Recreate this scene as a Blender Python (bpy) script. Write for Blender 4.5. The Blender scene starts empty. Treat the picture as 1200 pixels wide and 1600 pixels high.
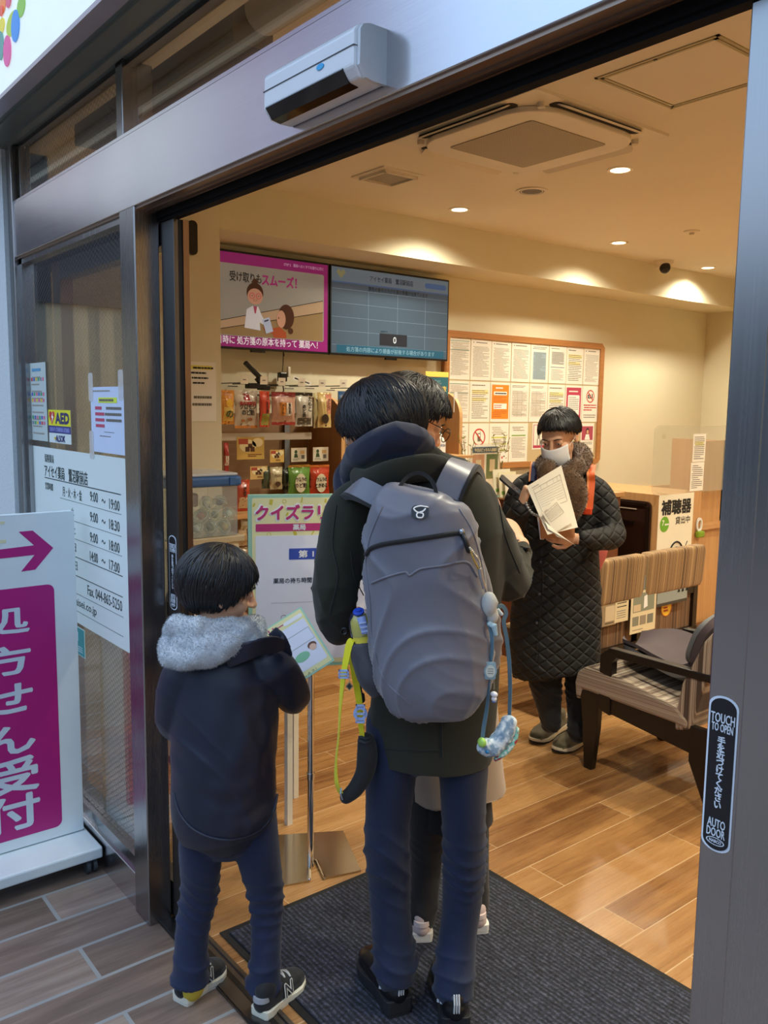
import bpy, bmesh, math, random
import numpy as np
from mathutils import Vector, Matrix

# ------------------------------------------------------------------ camera, world, exposure
scene = bpy.context.scene
COL = scene.collection
YAW, PITCH, ROLL, FPX = math.radians(51.268), math.radians(-7.042), math.radians(0.761), 1336.46
CAMZ = 1.55
def _axes():
    f = Vector((-math.sin(YAW)*math.cos(PITCH), math.cos(YAW)*math.cos(PITCH), math.sin(PITCH)))
    r0 = Vector((math.cos(YAW), math.sin(YAW), 0)); u0 = r0.cross(f)
    r = math.cos(ROLL)*r0 + math.sin(ROLL)*u0
    u = -math.sin(ROLL)*r0 + math.cos(ROLL)*u0
    return r, u, f
CR, CU, CF = _axes()
CAMP = Vector((0, 0, CAMZ))
cd = bpy.data.cameras.new('camera'); cam = bpy.data.objects.new('camera', cd); COL.objects.link(cam)
cam.matrix_world = Matrix(((CR.x, CU.x, -CF.x, 0), (CR.y, CU.y, -CF.y, 0), (CR.z, CU.z, -CF.z, CAMZ), (0, 0, 0, 1)))
cd.sensor_fit = 'VERTICAL'; cd.sensor_height = 36.0; cd.lens = FPX*36/1600; cd.clip_start = 0.05; cd.clip_end = 200
scene.camera = cam

scene.view_settings.view_transform = 'Standard'
scene.view_settings.look = 'None'
scene.view_settings.gamma = 1.0
scene.view_settings.use_curve_mapping = False
scene.view_settings.exposure = 0.0
scene.cycles.use_denoising = True
scene.cycles.max_bounces = 8
scene.cycles.transparent_max_bounces = 16
scene.cycles.caustics_reflective = False
scene.cycles.caustics_refractive = False
scene.cycles.sample_clamp_indirect = 6.0

SKY = 2.9            # brightness of the overcast daylight
LAMP_W = 95.0         # watts of one ceiling downlight
LAMP_C = (1.0, 0.93, 0.72)
world = bpy.data.worlds.new('overcast_sky'); scene.world = world
world.use_nodes = True
wn = world.node_tree; wn.nodes.clear()
wo = wn.nodes.new('ShaderNodeOutputWorld'); wb = wn.nodes.new('ShaderNodeBackground')
wtc = wn.nodes.new('ShaderNodeTexCoord'); wsx = wn.nodes.new('ShaderNodeSeparateXYZ'); wr = wn.nodes.new('ShaderNodeValToRGB')
wn.links.new(wtc.outputs['Generated'], wsx.inputs[0]); wn.links.new(wsx.outputs['Z'], wr.inputs[0])
wr.color_ramp.elements[0].position = 0.0; wr.color_ramp.elements[0].color = (0.50, 0.56, 0.64, 1)
wr.color_ramp.elements[1].position = 1.0; wr.color_ramp.elements[1].color = (0.72, 0.82, 0.98, 1)
_e = wr.color_ramp.elements.new(0.35); _e.color = (0.26, 0.40, 0.60, 1)
_e = wr.color_ramp.elements.new(0.6); _e.color = (0.40, 0.55, 0.78, 1)
wn.links.new(wr.outputs[0], wb.inputs['Color']); wb.inputs['Strength'].default_value = SKY
wn.links.new(wb.outputs[0], wo.inputs['Surface'])

# ------------------------------------------------------------------ geometry of the place
def ray(px, py): return CF + CR*((px-600)/FPX) - CU*((py-800)/FPX)
def on(px, py, ax, val):
    """the point of the plane axis=val that lies on the sight line of a measured image point"""
    d = ray(px, py); t = (val-CAMP[ax])/d[ax]; return CAMP + d*t
FH = Vector((-math.sin(YAW), math.cos(YAW), 0))
RH = Vector((math.cos(YAW), math.sin(YAW), 0))
UP = Vector((0, 0, 1))
def V(px, py, H):
    """point on the upright plane at horizontal distance H in front of the viewer"""
    d = ray(px, py); return CAMP + d*(H/d.dot(FH))
X, Y, Z = Vector((1, 0, 0)), Vector((0, 1, 0)), Vector((0, 0, 1))

# ------------------------------------------------------------------ materials
def lin(h):
    h = h.lstrip('#'); c = [int(h[i:i+2], 16)/255 for i in (0, 2, 4)]
    return tuple((x/12.92 if x <= 0.04045 else ((x+0.055)/1.055)**2.4) for x in c) + (1,)
class NT:
    def __init__(s, name):
        s.m = bpy.data.materials.new(name); s.m.use_nodes = True; s.t = s.m.node_tree; s.t.nodes.clear()
        s.out = s.n('OutputMaterial')
    def n(s, typ, props=None, **inp):
        nd = s.t.nodes.new('ShaderNode'+typ)
        for k, v in (props or {}).items(): setattr(nd, k, v)
        for k, v in inp.items():
            k = k.replace('_', ' ') if not k.startswith('i') or not k[1:].isdigit() else int(k[1:])
            s.set(nd, k, v)
        return nd
    def set(s, nd, k, v):
        if isinstance(v, bpy.types.NodeSocket): s.t.links.new(v, nd.inputs[k])
        elif isinstance(v, bpy.types.Node): s.t.links.new(v.outputs[0], nd.inputs[k])
        else: nd.inputs[k].default_value = v
    def math(s, op, a, b=0.0, c=None):
        nd = s.n('Math', {'operation': op}); s.set(nd, 0, a); s.set(nd, 1, b)
        if c is not None: s.set(nd, 2, c)
        return nd.outputs[0]
    def mix(s, f, a, b):
        nd = s.n('Mix', {'data_type': 'RGBA'}); s.set(nd, 0, f); s.set(nd, 6, a); s.set(nd, 7, b); return nd.outputs[2]
    def coord(s, kind='Object', scale=(1, 1, 1), rot=(0, 0, 0)):
        tc = s.n('TexCoord'); mp = s.n('Mapping'); s.t.links.new(tc.outputs[kind], mp.inputs['Vector'])
        mp.inputs['Scale'].default_value = scale; mp.inputs['Rotation'].default_value = rot; return mp.outputs[0]
    def world(s, scale=(1, 1, 1)):
        g = s.n('NewGeometry'); mp = s.n('Mapping'); s.t.links.new(g.outputs['Position'], mp.inputs['Vector'])
        mp.inputs['Scale'].default_value = scale; return mp.outputs[0]
    def noise(s, vec, scale, detail=3, rough=.5, out='Fac'):
        nd = s.n('TexNoise', Scale=scale, Detail=detail, Roughness=rough); s.set(nd, 'Vector', vec); return nd.outputs[out]
    def ramp(s, f, stops):
        nd = s.n('ValToRGB'); s.set(nd, 0, f); e = nd.color_ramp.elements
        while len(e) < len(stops): e.new(0.5)
        for k, (p, c) in enumerate(stops): e[k].position = p; e[k].color = c
        return nd.outputs[0]
    def bsdf(s, color, rough=.5, metal=0.0, bump=None, bstr=.3, bdist=.002, **kw):
        b = s.n('BsdfPrincipled'); s.set(b, 'Base Color', color); s.set(b, 'Roughness', rough); s.set(b, 'Metallic', metal)
        for k, v in kw.items(): s.set(b, k.replace('_', ' '), v)
        if bump is not None:
            bn = s.n('Bump', Strength=bstr, Distance=bdist, Height=bump); s.set(b, 'Normal', bn.outputs[0])
        s.t.links.new(b.outputs[0], s.out.inputs[0]); return b
_mc = {}
def paint(hexc, rough=.5, metal=0.0, grain=0.0, gs=60, var=.04, emit=0.0, name=None, spec=None):
    """plain paint / plastic / paper with a faint procedural variation"""
    key = (hexc, rough, metal, grain, gs, emit, spec)
    if key in _mc: return _mc[key]
    n = NT(name or 'paint_'+hexc.strip('#')); c = lin(hexc); v = n.coord()
    f = n.noise(v, gs*.2, 2)
    dark = tuple(x*(1-var) for x in c[:3])+(1,); lite = tuple(min(1, x*(1+var)) for x in c[:3])+(1,)
    col = n.mix(f, dark, lite)
    kw = {}
    if emit: kw = {'Emission_Color': col, 'Emission_Strength': emit}
    if spec is not None: kw['Specular_IOR_Level'] = spec
    n.bsdf(col, rough, metal, bump=(n.noise(v, gs, 4) if grain else None), bstr=grain, **kw)
    _mc[key] = n.m; return n.m
def cloth(name, hexc, scale=900, rough=.9, var=.18, bstr=.25, blotch=6, sheen=.15):
    n = NT(name); c = lin(hexc); v = n.coord()
    w1 = n.noise(v, scale, 2); w2 = n.noise(v, blotch, 3)
    f = n.math('ADD', n.math('MULTIPLY', w1, .5), n.math('MULTIPLY', w2, .5))
    col = n.mix(f, tuple(x*(1-var*2) for x in c[:3])+(1,), tuple(min(1, x*(1+var*2)) for x in c[:3])+(1,))
    n.bsdf(col, rough, 0, bump=w1, bstr=bstr, bdist=.001, Sheen_Weight=sheen, Sheen_Roughness=.5)
    return n.m
def m_steel(name, base=(.50, .50, .50, 1), r=.3, axis='x', streak=.05):
    n = NT(name)
    sc = {'x': (1.5, 200, 420), 'z': (420, 420, 1.5)}[axis]
    v = n.world(sc); f = n.noise(v, 1.0, 3); f2 = n.noise(n.world((1.3, 1.3, 1.3)), 2.0, 3)
    rr = n.math('ADD', n.math('MULTIPLY', f, .08), n.math('ADD', n.math('MULTIPLY', f2, .10), r-.09))
    col = n.mix(f, tuple(x*(1-streak) for x in base[:3])+(1,), tuple(min(1, x*(1+streak)) for x in base[:3])+(1,))
    n.bsdf(col, rr, 1.0, bump=f, bstr=.02, bdist=.0004)
    return n.m
def schlick(n):
    lw = n.n('LayerWeight', Blend=.5); return n.math('ADD', .04, n.math('MULTIPLY', n.math('POWER', lw.outputs['Facing'], 4.0), .9))
def m_glass(name, wire=False, tint=(.97, .985, .98, 1), refl=1.0):
    n = NT(name)
    tr = n.n('BsdfTransparent', Color=tint); gl = n.n('BsdfGlossy', Roughness=.01, Color=(1, 1, 1, 1))
    f = n.math('MULTIPLY', schlick(n), refl)
    mx = n.n('MixShader'); n.set(mx, 0, f); n.set(mx, 1, tr); n.set(mx, 2, gl)
    last = mx
    if wire:
        g = n.n('NewGeometry'); sp = n.n('SeparateXYZ'); n.set(sp, 0, g.outputs['Position'])
        u, w = sp.outputs['X'], sp.outputs['Z']
        def lines(a):
            q = n.math('FRACT', n.math('MULTIPLY', a, 1/.0185)); return n.math('LESS_THAN', n.math('ABSOLUTE', n.math('SUBTRACT', q, .5)), .036)
        a = lines(n.math('ADD', n.math('MULTIPLY', u, .62), w)); b = lines(n.math('SUBTRACT', n.math('MULTIPLY', u, .62), w))
        k = n.math('MAXIMUM', a, b)
        wi = n.n('BsdfPrincipled', Base_Color=(.16, .16, .15, 1), Roughness=.45, Metallic=.8)
        m2 = n.n('MixShader'); n.set(m2, 0, k); n.set(m2, 1, mx); n.set(m2, 2, wi); last = m2
    n.t.links.new(last.outputs[0], n.out.inputs[0]); return n.m
def m_clear(name, tint=(.97, .97, .95, 1), rough=.02, refl=1.0, milk=0.0, milkc=(1, 1, 1, 1)):
    n = NT(name)
    tr = n.n('BsdfTransparent', Color=tint); gl = n.n('BsdfGlossy', Roughness=rough, Color=(1, 1, 1, 1))
    mx = n.n('MixShader'); n.set(mx, 0, n.math('MULTIPLY', schlick(n), refl)); n.set(mx, 1, tr); n.set(mx, 2, gl)
    df = n.n('BsdfDiffuse', Color=milkc); m2 = n.n('MixShader', Fac=milk); n.set(m2, 1, mx); n.set(m2, 2, df)
    n.t.links.new(m2.outputs[0], n.out.inputs[0]); return n.m
def m_wood(name, c0, c1, axis='z', rough=.45, scale=1.0, contrast=1.0):
    n = NT(name)
    st = {'x': (1.2, 22, 22), 'y': (22, 1.2, 22), 'z': (22, 22, 1.2)}[axis]
    v = n.world(tuple(a*scale for a in st)); f = n.noise(v, 1.6, 5, .6); g = n.noise(n.world(tuple(a*scale*5 for a in st)), 2.0, 2)
    ff = n.math('ADD', n.math('MULTIPLY', f, .75), n.math('MULTIPLY', g, .25))
    col = n.ramp(ff, [(.5-.2*contrast, lin(c0)), (.5+.2*contrast, lin(c1))])
    n.bsdf(col, rough, 0, bump=g, bstr=.05, bdist=.0005); return n.m
def m_planks(name, cols, grout, length, width, gap, rough, offs=.37, bump=.3, grain=1.0, gross=.0):
    """boards with their length along Y"""
    n = NT(name)
    g = n.n('NewGeometry'); sp = n.n('SeparateXYZ'); n.set(sp, 0, g.outputs['Position'])
    cb = n.n('CombineXYZ'); n.set(cb, 0, sp.outputs['Y']); n.set(cb, 1, sp.outputs['X'])
    br = n.n('TexBrick', {'offset': offs, 'offset_frequency': 2, 'squash': 1.0}, Scale=1.0, Mortar_Size=gap, Mortar_Smooth=.1, Bias=0.0, Brick_Width=length, Row_Height=width)
    n.set(br, 'Vector', cb); n.set(br, 'Color1', (0, 0, 0, 1)); n.set(br, 'Color2', (1, 1, 1, 1)); n.set(br, 'Mortar', (0, 0, 0, 1))
    rnd = n.n('SeparateColor'); n.set(rnd, 0, br.outputs['Color'])
    mp = n.n('CombineXYZ'); n.set(mp, 0, n.math('MULTIPLY', sp.outputs['X'], 16.0)); n.set(mp, 1, n.math('MULTIPLY', sp.outputs['Y'], 1.3)); n.set(mp, 2, n.math('MULTIPLY', rnd.outputs[0], 37.0))
    nz = n.n('TexNoise', Scale=1.1, Detail=6, Roughness=.62, Distortion=.8); n.set(nz, 'Vector', mp)
    mp2 = n.n('CombineXYZ'); n.set(mp2, 0, n.math('MULTIPLY', sp.outputs['X'], 120.0)); n.set(mp2, 1, n.math('MULTIPLY', sp.outputs['Y'], 5.0)); n.set(mp2, 2, n.math('MULTIPLY', rnd.outputs[0], 11.0))
    fine = n.noise(mp2.outputs[0], 1.0, 3)
    f = n.math('ADD', n.math('MULTIPLY', nz.outputs['Fac'], .62*grain), n.math('ADD', n.math('MULTIPLY', rnd.outputs[0], .26), n.math('MULTIPLY', fine, .2)))
    col = n.ramp(f, [(.30, lin(cols[0])), (.52, lin(cols[1])), (.74, lin(cols[2]))])
    fin = n.mix(br.outputs['Fac'], col, lin(grout))
    h = n.math('SUBTRACT', n.math('MULTIPLY', fine, .15), br.outputs['Fac'])
    rr = n.math('ADD', rough, n.math('MULTIPLY', fine, .12))
    n.bsdf(fin, rr, 0, bump=h, bstr=bump, bdist=.002); return n.m

# ------------------------------------------------------------------ object helpers
WM = {}
def tag(o, label=None, cat=None, group=None, kind=None):
    if label: o['label'] = label
    if cat: o['category'] = cat
    if group: o['group'] = group
    if kind: o['kind'] = kind
    return o
def thing(name, loc, label=None, cat=None, group=None, kind=None, mat4=None):
    o = bpy.data.objects.new(name, None); COL.objects.link(o); o.empty_display_size = .05
    M = mat4.copy() if mat4 else Matrix.Translation(Vector(loc)); o.matrix_world = M; WM[o.name] = M
    return tag(o, label, cat, group, kind)
def wm(o): return WM.get(o.name, Matrix()) if o else Matrix()
def link(name, me, parent=None, M=None):
    """M = world matrix of the mesh's own frame (default: the parent's frame)"""
    o = bpy.data.objects.new(name, me); COL.objects.link(o)
    if parent:
        o.parent = parent; L = wm(parent).inverted() @ M if M is not None else Matrix()
        o.matrix_local = L; WM[o.name] = wm(parent) @ L
    else:
        o.matrix_world = M if M is not None else Matrix(); WM[o.name] = o.matrix_world.copy() if M is None else M.copy()
    return o
def frame(c, right, up):
    r = Vector(right).normalized(); u = Vector(up); u = (u-r*u.dot(r)).normalized(); n = r.cross(u)
    return Matrix(((r.x, u.x, n.x, c[0]), (r.y, u.y, n.y, c[1]), (r.z, u.z, n.z, c[2]), (0, 0, 0, 1)))
def rotz(a): return Matrix.Rotation(a, 4, 'Z')
class MB:
    """collects shapes into one mesh; coordinates are those of frame T (default world)"""
    def __init__(s, T=None): s.b = bmesh.new(); s.T = T
    def _add(s, r, M): return r
    def box(s, c, size, M=None, bev=0.0):
        r = bmesh.ops.create_cube(s.b, size=1.0); vs = r['verts']
        Mx = Matrix.Translation(Vector(c)) @ (M.to_4x4() if M else Matrix()) @ Matrix.Diagonal((size[0], size[1], size[2], 1))
        bmesh.ops.transform(s.b, matrix=Mx, verts=vs)
        if bev > 0:
            es = list({e for v in vs for e in v.link_edges})
            bmesh.ops.bevel(s.b, geom=es, offset=bev, segments=2, affect='EDGES', profile=.5)
        return s
    def bb(s, x0, x1, y0, y1, z0, z1, bev=0.0):
        return s.box(((x0+x1)/2, (y0+y1)/2, (z0+z1)/2), (abs(x1-x0), abs(y1-y0), abs(z1-z0)), bev=bev)
    def beam(s, p0, p1, w, h, up=Z, bev=0.0):
        p0, p1 = Vector(p0), Vector(p1); d = p1-p0; L = d.length; d.normalize()
        up = Vector(up)
        if abs(d.dot(up)) > .98: up = Vector((1, 0, 0)) if abs(d.x) < .9 else Vector((0, 1, 0))
        sd = d.cross(up).normalized(); u = sd.cross(d)
        M = Matrix((sd, d, u)).transposed()
        return s.box((p0+p1)/2, (w, L, h), M, bev)
    def tube(s, pts, rad, ref=None, seg=12, caps=True, dome=True):
        """pts: polyline; rad: list of r or (a,b): a along ref, b across"""
        P = [Vector(p) for p in pts]; n = len(P)
        R = [(r, r) if not isinstance(r, (tuple, list)) else r for r in (rad if isinstance(rad, (list,)) else [rad]*n)]
        rings = []; prev = Vector(ref) if ref is not None else None
        for i in range(n):
            d = (P[min(i+1, n-1)]-P[max(i-1, 0)])
            if d.length < 1e-9: d = Vector((0, 0, 1))
            d.normalize()
            if prev is None: prev = Vector((1, 0, 0)) if abs(d.x) < .8 else Vector((0, 1, 0))
            base = Vector(ref) if ref is not None else prev
            a = base-d*base.dot(d)
            if a.length < 1e-4: a = prev-d*prev.dot(d)
            if a.length < 1e-4: a = Vector((0, 1, 0))-d*d.y
            a.normalize(); b = d.cross(a); prev = a; rings.append((P[i], a, b, R[i], d))
        full = []
        if dome and caps:
            p, a, b, (ra, rb), d = rings[0]; m = min(ra, rb)
            for k in (.25, .6, .88): full.append((p-d*m*math.sqrt(max(0, 1-k*k)), a, b, (ra*k, rb*k), d))
        full += rings
        if dome and caps:
            p, a, b, (ra, rb), d = rings[-1]; m = min(ra, rb)
            for k in (.88, .6, .25): full.append((p+d*m*math.sqrt(max(0, 1-k*k)), a, b, (ra*k, rb*k), d))
        vr = []
        for p, a, b, (ra, rb), d in full:
            vr.append([s.b.verts.new(p+a*ra*math.cos(t)+b*rb*math.sin(t)) for t in [2*math.pi*j/seg for j in range(seg)]])
        for i in range(len(vr)-1):
            for j in range(seg):
                k = (j+1) % seg; s.b.faces.new((vr[i][j], vr[i][k], vr[i+1][k], vr[i+1][j]))
        if caps:
            s.b.faces.new(list(reversed(vr[0]))); s.b.faces.new(vr[-1])
        return s
    def cyl(s, p0, p1, r0, r1=None, seg=20): return s.tube([p0, p1], [r0, r0 if r1 is None else r1], seg=seg, dome=False)
    def ell(s, c, r, M=None, seg=20, rings=14):
        q = bmesh.ops.create_uvsphere(s.b, u_segments=seg, v_segments=rings, radius=1.0)
        Mx = Matrix.Translation(Vector(c)) @ (M.to_4x4() if M else Matrix()) @ Matrix.Diagonal((r[0], r[1], r[2], 1))
        bmesh.ops.transform(s.b, matrix=Mx, verts=q['verts']); return s
    def prism(s, pts, z0, z1, M=None):
        """outline of (x,y) points pulled from z0 to z1 in frame M"""
        M = M if M is not None else Matrix()
        lo = [s.b.verts.new(M @ Vector((p[0], p[1], z0))) for p in pts]; hi = [s.b.verts.new(M @ Vector((p[0], p[1], z1))) for p in pts]
        n = len(pts)
        s.b.faces.new(list(reversed(lo))); s.b.faces.new(hi)
        for i in range(n):
            j = (i+1) % n; s.b.faces.new((lo[i], lo[j], hi[j], hi[i]))
        return s
    def ring(s, c, r0, r1, z0, z1, M=None, seg=32, sx=1, sy=1):
        M = M if M is not None else Matrix(); V4 = []
        for (r, z) in ((r0, z0), (r1, z0), (r1, z1), (r0, z1)):
            V4.append([s.b.verts.new(M @ Vector((c[0]+r*sx*math.cos(t), c[1]+r*sy*math.sin(t), z))) for t in [2*math.pi*j/seg for j in range(seg)]])
        for a in range(4):
            b = (a+1) % 4
            for j in range(seg):
                k = (j+1) % seg; s.b.faces.new((V4[a][j], V4[a][k], V4[b][k], V4[b][j]))
        return s
    def lathe(s, prof, M=None, seg=28):
        M = M if M is not None else Matrix(); R = []
        for r, z in prof: R.append([s.b.verts.new(M @ Vector((max(r, 1e-4)*math.cos(t), max(r, 1e-4)*math.sin(t), z))) for t in [2*math.pi*j/seg for j in range(seg)]])
        for i in range(len(R)-1):
            for j in range(seg):
                k = (j+1) % seg; s.b.faces.new((R[i][j], R[i][k], R[i+1][k], R[i+1][j]))
        s.b.faces.new(list(reversed(R[0]))); s.b.faces.new(R[-1]); return s
    def grid(s, f, nu, nv, closed_u=False):
        vs = [[s.b.verts.new(f(i/(nu-1 if not closed_u else nu), j/(nv-1))) for j in range(nv)] for i in range(nu)]
        for i in range(nu if closed_u else nu-1):
            for j in range(nv-1):
                k = (i+1) % nu; s.b.faces.new((vs[i][j], vs[k][j], vs[k][j+1], vs[i][j+1]))
        return s
    def mesh(s, name, smooth=False, T=None):
        if T is not None: bmesh.ops.transform(s.b, matrix=T, verts=s.b.verts)
        bmesh.ops.recalc_face_normals(s.b, faces=s.b.faces)
        me = bpy.data.meshes.new(name); s.b.to_mesh(me); s.b.free()
        if smooth:
            me.polygons.foreach_set('use_smooth', [True]*len(me.polygons))
        return me
    def build(s, name, mat, parent=None, smooth=False, local=False, bev=0.0, M=None, auto=False):
        """local=True: coordinates already in the parent's frame; else world coordinates"""
        if parent is not None and not local: T = wm(parent).inverted()
        elif parent is None and M is not None and not local: T = M.inverted()
        else: T = None
        me = s.mesh(name, smooth, T)
        if auto:
            me.polygons.foreach_set('use_smooth', [True]*len(me.polygons))
            me.set_sharp_from_angle(angle=math.radians(38))
        for m in (mat if isinstance(mat, (list, tuple)) else [mat]): me.materials.append(m)
        o = link(name, me, parent, None if parent else M)
        if bev > 0:
            md = o.modifiers.new('bevel', 'BEVEL'); md.width = bev; md.segments = 2; md.limit_method = 'ANGLE'
        return o
def struct(o): o['kind'] = 'structure'; return o
def rrect(w, h, r, n=6, cx=0, cy=0):
    pts = []
    for (sx, sy, a0) in ((1, 1, 0), (-1, 1, 90), (-1, -1, 180), (1, -1, 270)):
        for k in range(n+1):
            a = math.radians(a0+90*k/n); pts.append((cx+sx*(w/2-r)+r*math.cos(a), cy+sy*(h/2-r)+r*math.sin(a)))
    return pts
def circ(cx, cy, rx, ry=None, n=28):
    ry = rx if ry is None else ry
    return [(cx+rx*math.cos(2*math.pi*k/n), cy+ry*math.sin(2*math.pi*k/n)) for k in range(n)]
def rect(x0, y0, x1, y1): return [(x0, y0), (x1, y0), (x1, y1), (x0, y1)]
def flat(parent, name, outlines, mat, z=.0003, th=.0004):
    b = MB()
    for o in outlines: b.prism(o, z, z+th)
    return b.build(name, mat, parent, local=True)
def rects(l): return [rect(*q) for q in l]
def sheet(name, label, cat, c, right, up, w, h, mat, th=.0015, group=None, parent=None, outline=None):
    T = frame(c, right, up); b = MB(); b.prism(outline or rect(-w/2, -h/2, w/2, h/2), -th, 0)
    me = b.mesh(name); me.materials.append(mat)
    o = link(name, me, parent, T)
    if label: tag(o, label, cat, group)
    return o
def text_mesh(s, size=1.0, bold=0.0, align='CENTER', ls=1.0, cs=1.0, th=.0005):
    cu = bpy.data.curves.new('lettering', 'FONT'); cu.body = s; cu.size = size; cu.align_x = align; cu.align_y = 'CENTER'
    cu.space_line = ls; cu.space_character = cs; cu.resolution_u = 2; cu.extrude = th/2
    ob = bpy.data.objects.new('lettering', cu)
    COL.objects.link(ob); dg = bpy.context.evaluated_depsgraph_get()
    me = bpy.data.meshes.new_from_object(ob.evaluated_get(dg)); bpy.data.objects.remove(ob); bpy.data.curves.remove(cu); return me
def text(parent, s, x, y, size, mat, z=.0006, bold=0.0, align='CENTER', width=None, height=None, rot=0.0, ls=1.0, cs=1.0, name='lettering', shear=0, th=.0005):
    me = text_mesh(s, size, bold, align, ls, cs, th)
    if len(me.vertices) == 0: return None
    co = np.empty(len(me.vertices)*3); me.vertices.foreach_get('co', co); co = co.reshape(-1, 3)
    x0, x1, y0, y1 = co[:, 0].min(), co[:, 0].max(), co[:, 1].min(), co[:, 1].max()
    if width:
        k = width/max(1e-6, x1-x0); co[:, 0] *= k; x0 *= k; x1 *= k
    if height: co[:, 1] *= height/max(1e-6, y1-y0); y0 *= height/max(1e-6, y1-y0); y1 = y0+height
    if align == 'CENTER': co[:, 0] -= (x0+x1)/2
    if align == 'LEFT': co[:, 0] -= x0
    co[:, 1] -= (co[:, 1].min()+co[:, 1].max())/2
    if shear: co[:, 0] += co[:, 1]*shear
    if rot:
        c, q = math.cos(rot), math.sin(rot); xx = co[:, 0]*c-co[:, 1]*q; yy = co[:, 0]*q+co[:, 1]*c; co[:, 0], co[:, 1] = xx, yy
    co[:, 0] += x; co[:, 1] += y; co[:, 2] += z
    me.vertices.foreach_set('co', co.ravel()); me.update()
    if bold > 0:
        bb_ = bmesh.new(); r_ = bold*size
        for k, a in enumerate([None]+[math.pi*2*q/6 for q in range(6)]):
            n0 = len(bb_.verts); bb_.from_mesh(me); bb_.verts.ensure_lookup_table()
            if a is not None: bmesh.ops.translate(bb_, verts=bb_.verts[n0:], vec=(r_*math.cos(a), r_*math.sin(a), -.00001*k))
        bb_.to_mesh(me); bb_.free()
    me.materials.clear(); me.materials.append(mat)
    return link(name, me, parent)
def printed(parent, x0, y0, x1, y1, rows, mat, rnd, z=.0004, fill=.35, name='printed_lines', gapw=.0):
    """rows of tiny unreadable print as thin broken bars"""
    b = MB(); H = (y1-y0)/rows
    for r in range(rows):
        yc = y1-(r+.5)*H; x = x0+(rnd.random()*.1*(x1-x0) if rnd.random() < .3 else 0); end = x1-(rnd.random()*.45*(x1-x0) if rnd.random() < .5 else 0)
        while x < end:
            w = (x1-x0)*rnd.uniform(.06, .2); b.prism(rect(x, yc-H*fill/2, min(x+w, end), yc+H*fill/2), z, z+.0003); x += w+(x1-x0)*.015
    return b.build(name, mat, parent, local=True)
def copy_tree(o, parent=None, M=None):
    c = o.copy(); COL.objects.link(c)
    if parent: c.parent = parent
    if M is not None: c.matrix_world = M
    WM[c.name] = M if M is not None else wm(o)
    for ch in o.children: copy_tree(ch, c)
    return c
# ---- numpy helpers for cloth and bodies
def _sins(seed, n, kmin, kmax, dirw=(1, 1, 1)):
    r = np.random.RandomState(seed); k = r.randn(n, 3)*np.array(dirw); k /= np.linalg.norm(k, axis=1)[:, None]
    k *= r.uniform(kmin, kmax, (n, 1)); return k, r.uniform(0, 6.28, n)
def snoise(P, seed, kmin, kmax, n=6, dirw=(1, 1, 1), warp=0.0):
    k, ph = _sins(seed, n, kmin, kmax, dirw)
    Q = P if not warp else P+warp*np.stack([snoise(P, seed+11, kmin*.4, kmax*.4, 3), snoise(P, seed+12, kmin*.4, kmax*.4, 3), snoise(P, seed+13, kmin*.4, kmax*.4, 3)], 1)
    return np.sin(Q@k.T+ph).sum(1)/math.sqrt(n)
def folds(P, seed, kmin, kmax, n=3, dirw=(1, 1, 1), warp=.02, sharp=3.0):
    v = snoise(P, seed, kmin, kmax, n, dirw, warp); return np.exp(-np.abs(v)*sharp)
def solid(mb, name, mat, parent, voxel=.006, smooth=3, disp=None, T=None, post=None, adapt=0):
    """fuse the collected closed shapes (world coords) into one continuous skin, smooth it and add folds"""
    me = mb.mesh(name)
    ob = bpy.data.objects.new(name, me); COL.objects.link(ob)
    md = ob.modifiers.new('fuse', 'REMESH'); md.mode = 'VOXEL'; md.voxel_size = voxel; md.use_smooth_shade = True
    dg = bpy.context.evaluated_depsgraph_get(); dg.update()
    m2 = bpy.data.meshes.new_from_object(ob.evaluated_get(dg)); bpy.data.objects.remove(ob); bpy.data.meshes.remove(me)
    nv = len(m2.vertices); co = np.empty(nv*3); m2.vertices.foreach_get('co', co); co = co.reshape(-1, 3)
    ed = np.empty(len(m2.edges)*2, dtype=np.int64); m2.edges.foreach_get('vertices', ed); ed = ed.reshape(-1, 2)
    deg = np.bincount(ed.ravel(), minlength=nv).astype(float); deg[deg == 0] = 1
    for it in range(smooth):
        acc = np.stack([np.bincount(ed[:, 0], co[ed[:, 1], a], nv)+np.bincount(ed[:, 1], co[ed[:, 0], a], nv) for a in range(3)], 1)
        co = co*.4+.6*acc/deg[:, None]
    if disp is not None:
        m2.vertices.foreach_set('co', co.ravel()); m2.update()
        nr = np.empty(nv*3); m2.vertices.foreach_get('normal', nr); nr = nr.reshape(-1, 3)
        co = co+nr*disp(co, nr)[:, None]
    if post is not None: co = post(co)
    m2.vertices.foreach_set('co', co.ravel()); m2.update()
    m2.transform(wm(parent).inverted() if parent else Matrix())
    m2.name = name; m2.materials.clear(); m2.materials.append(mat)
    m2.polygons.foreach_set('use_smooth', [True]*len(m2.polygons)); m2.update()
    return link(name, m2, parent)
def lerp(a, b, t): return a+(b-a)*t
def spline(pts, n):
    """Catmull-Rom through points (tuples of any length)"""
    P = [np.array(p, dtype=float) for p in pts]; P = [2*P[0]-P[1]]+P+[2*P[-1]-P[-2]]; out = []
    m = len(P)-3
    for k in range(n):
        t = k/(n-1)*m; i = min(int(t), m-1); f = t-i; a, b, c, d = P[i:i+4]
        out.append(.5*((2*b)+(-a+c)*f+(2*a-5*b+4*c-d)*f*f+(-a+3*b-3*c+d)*f**3))
    return out

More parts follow.
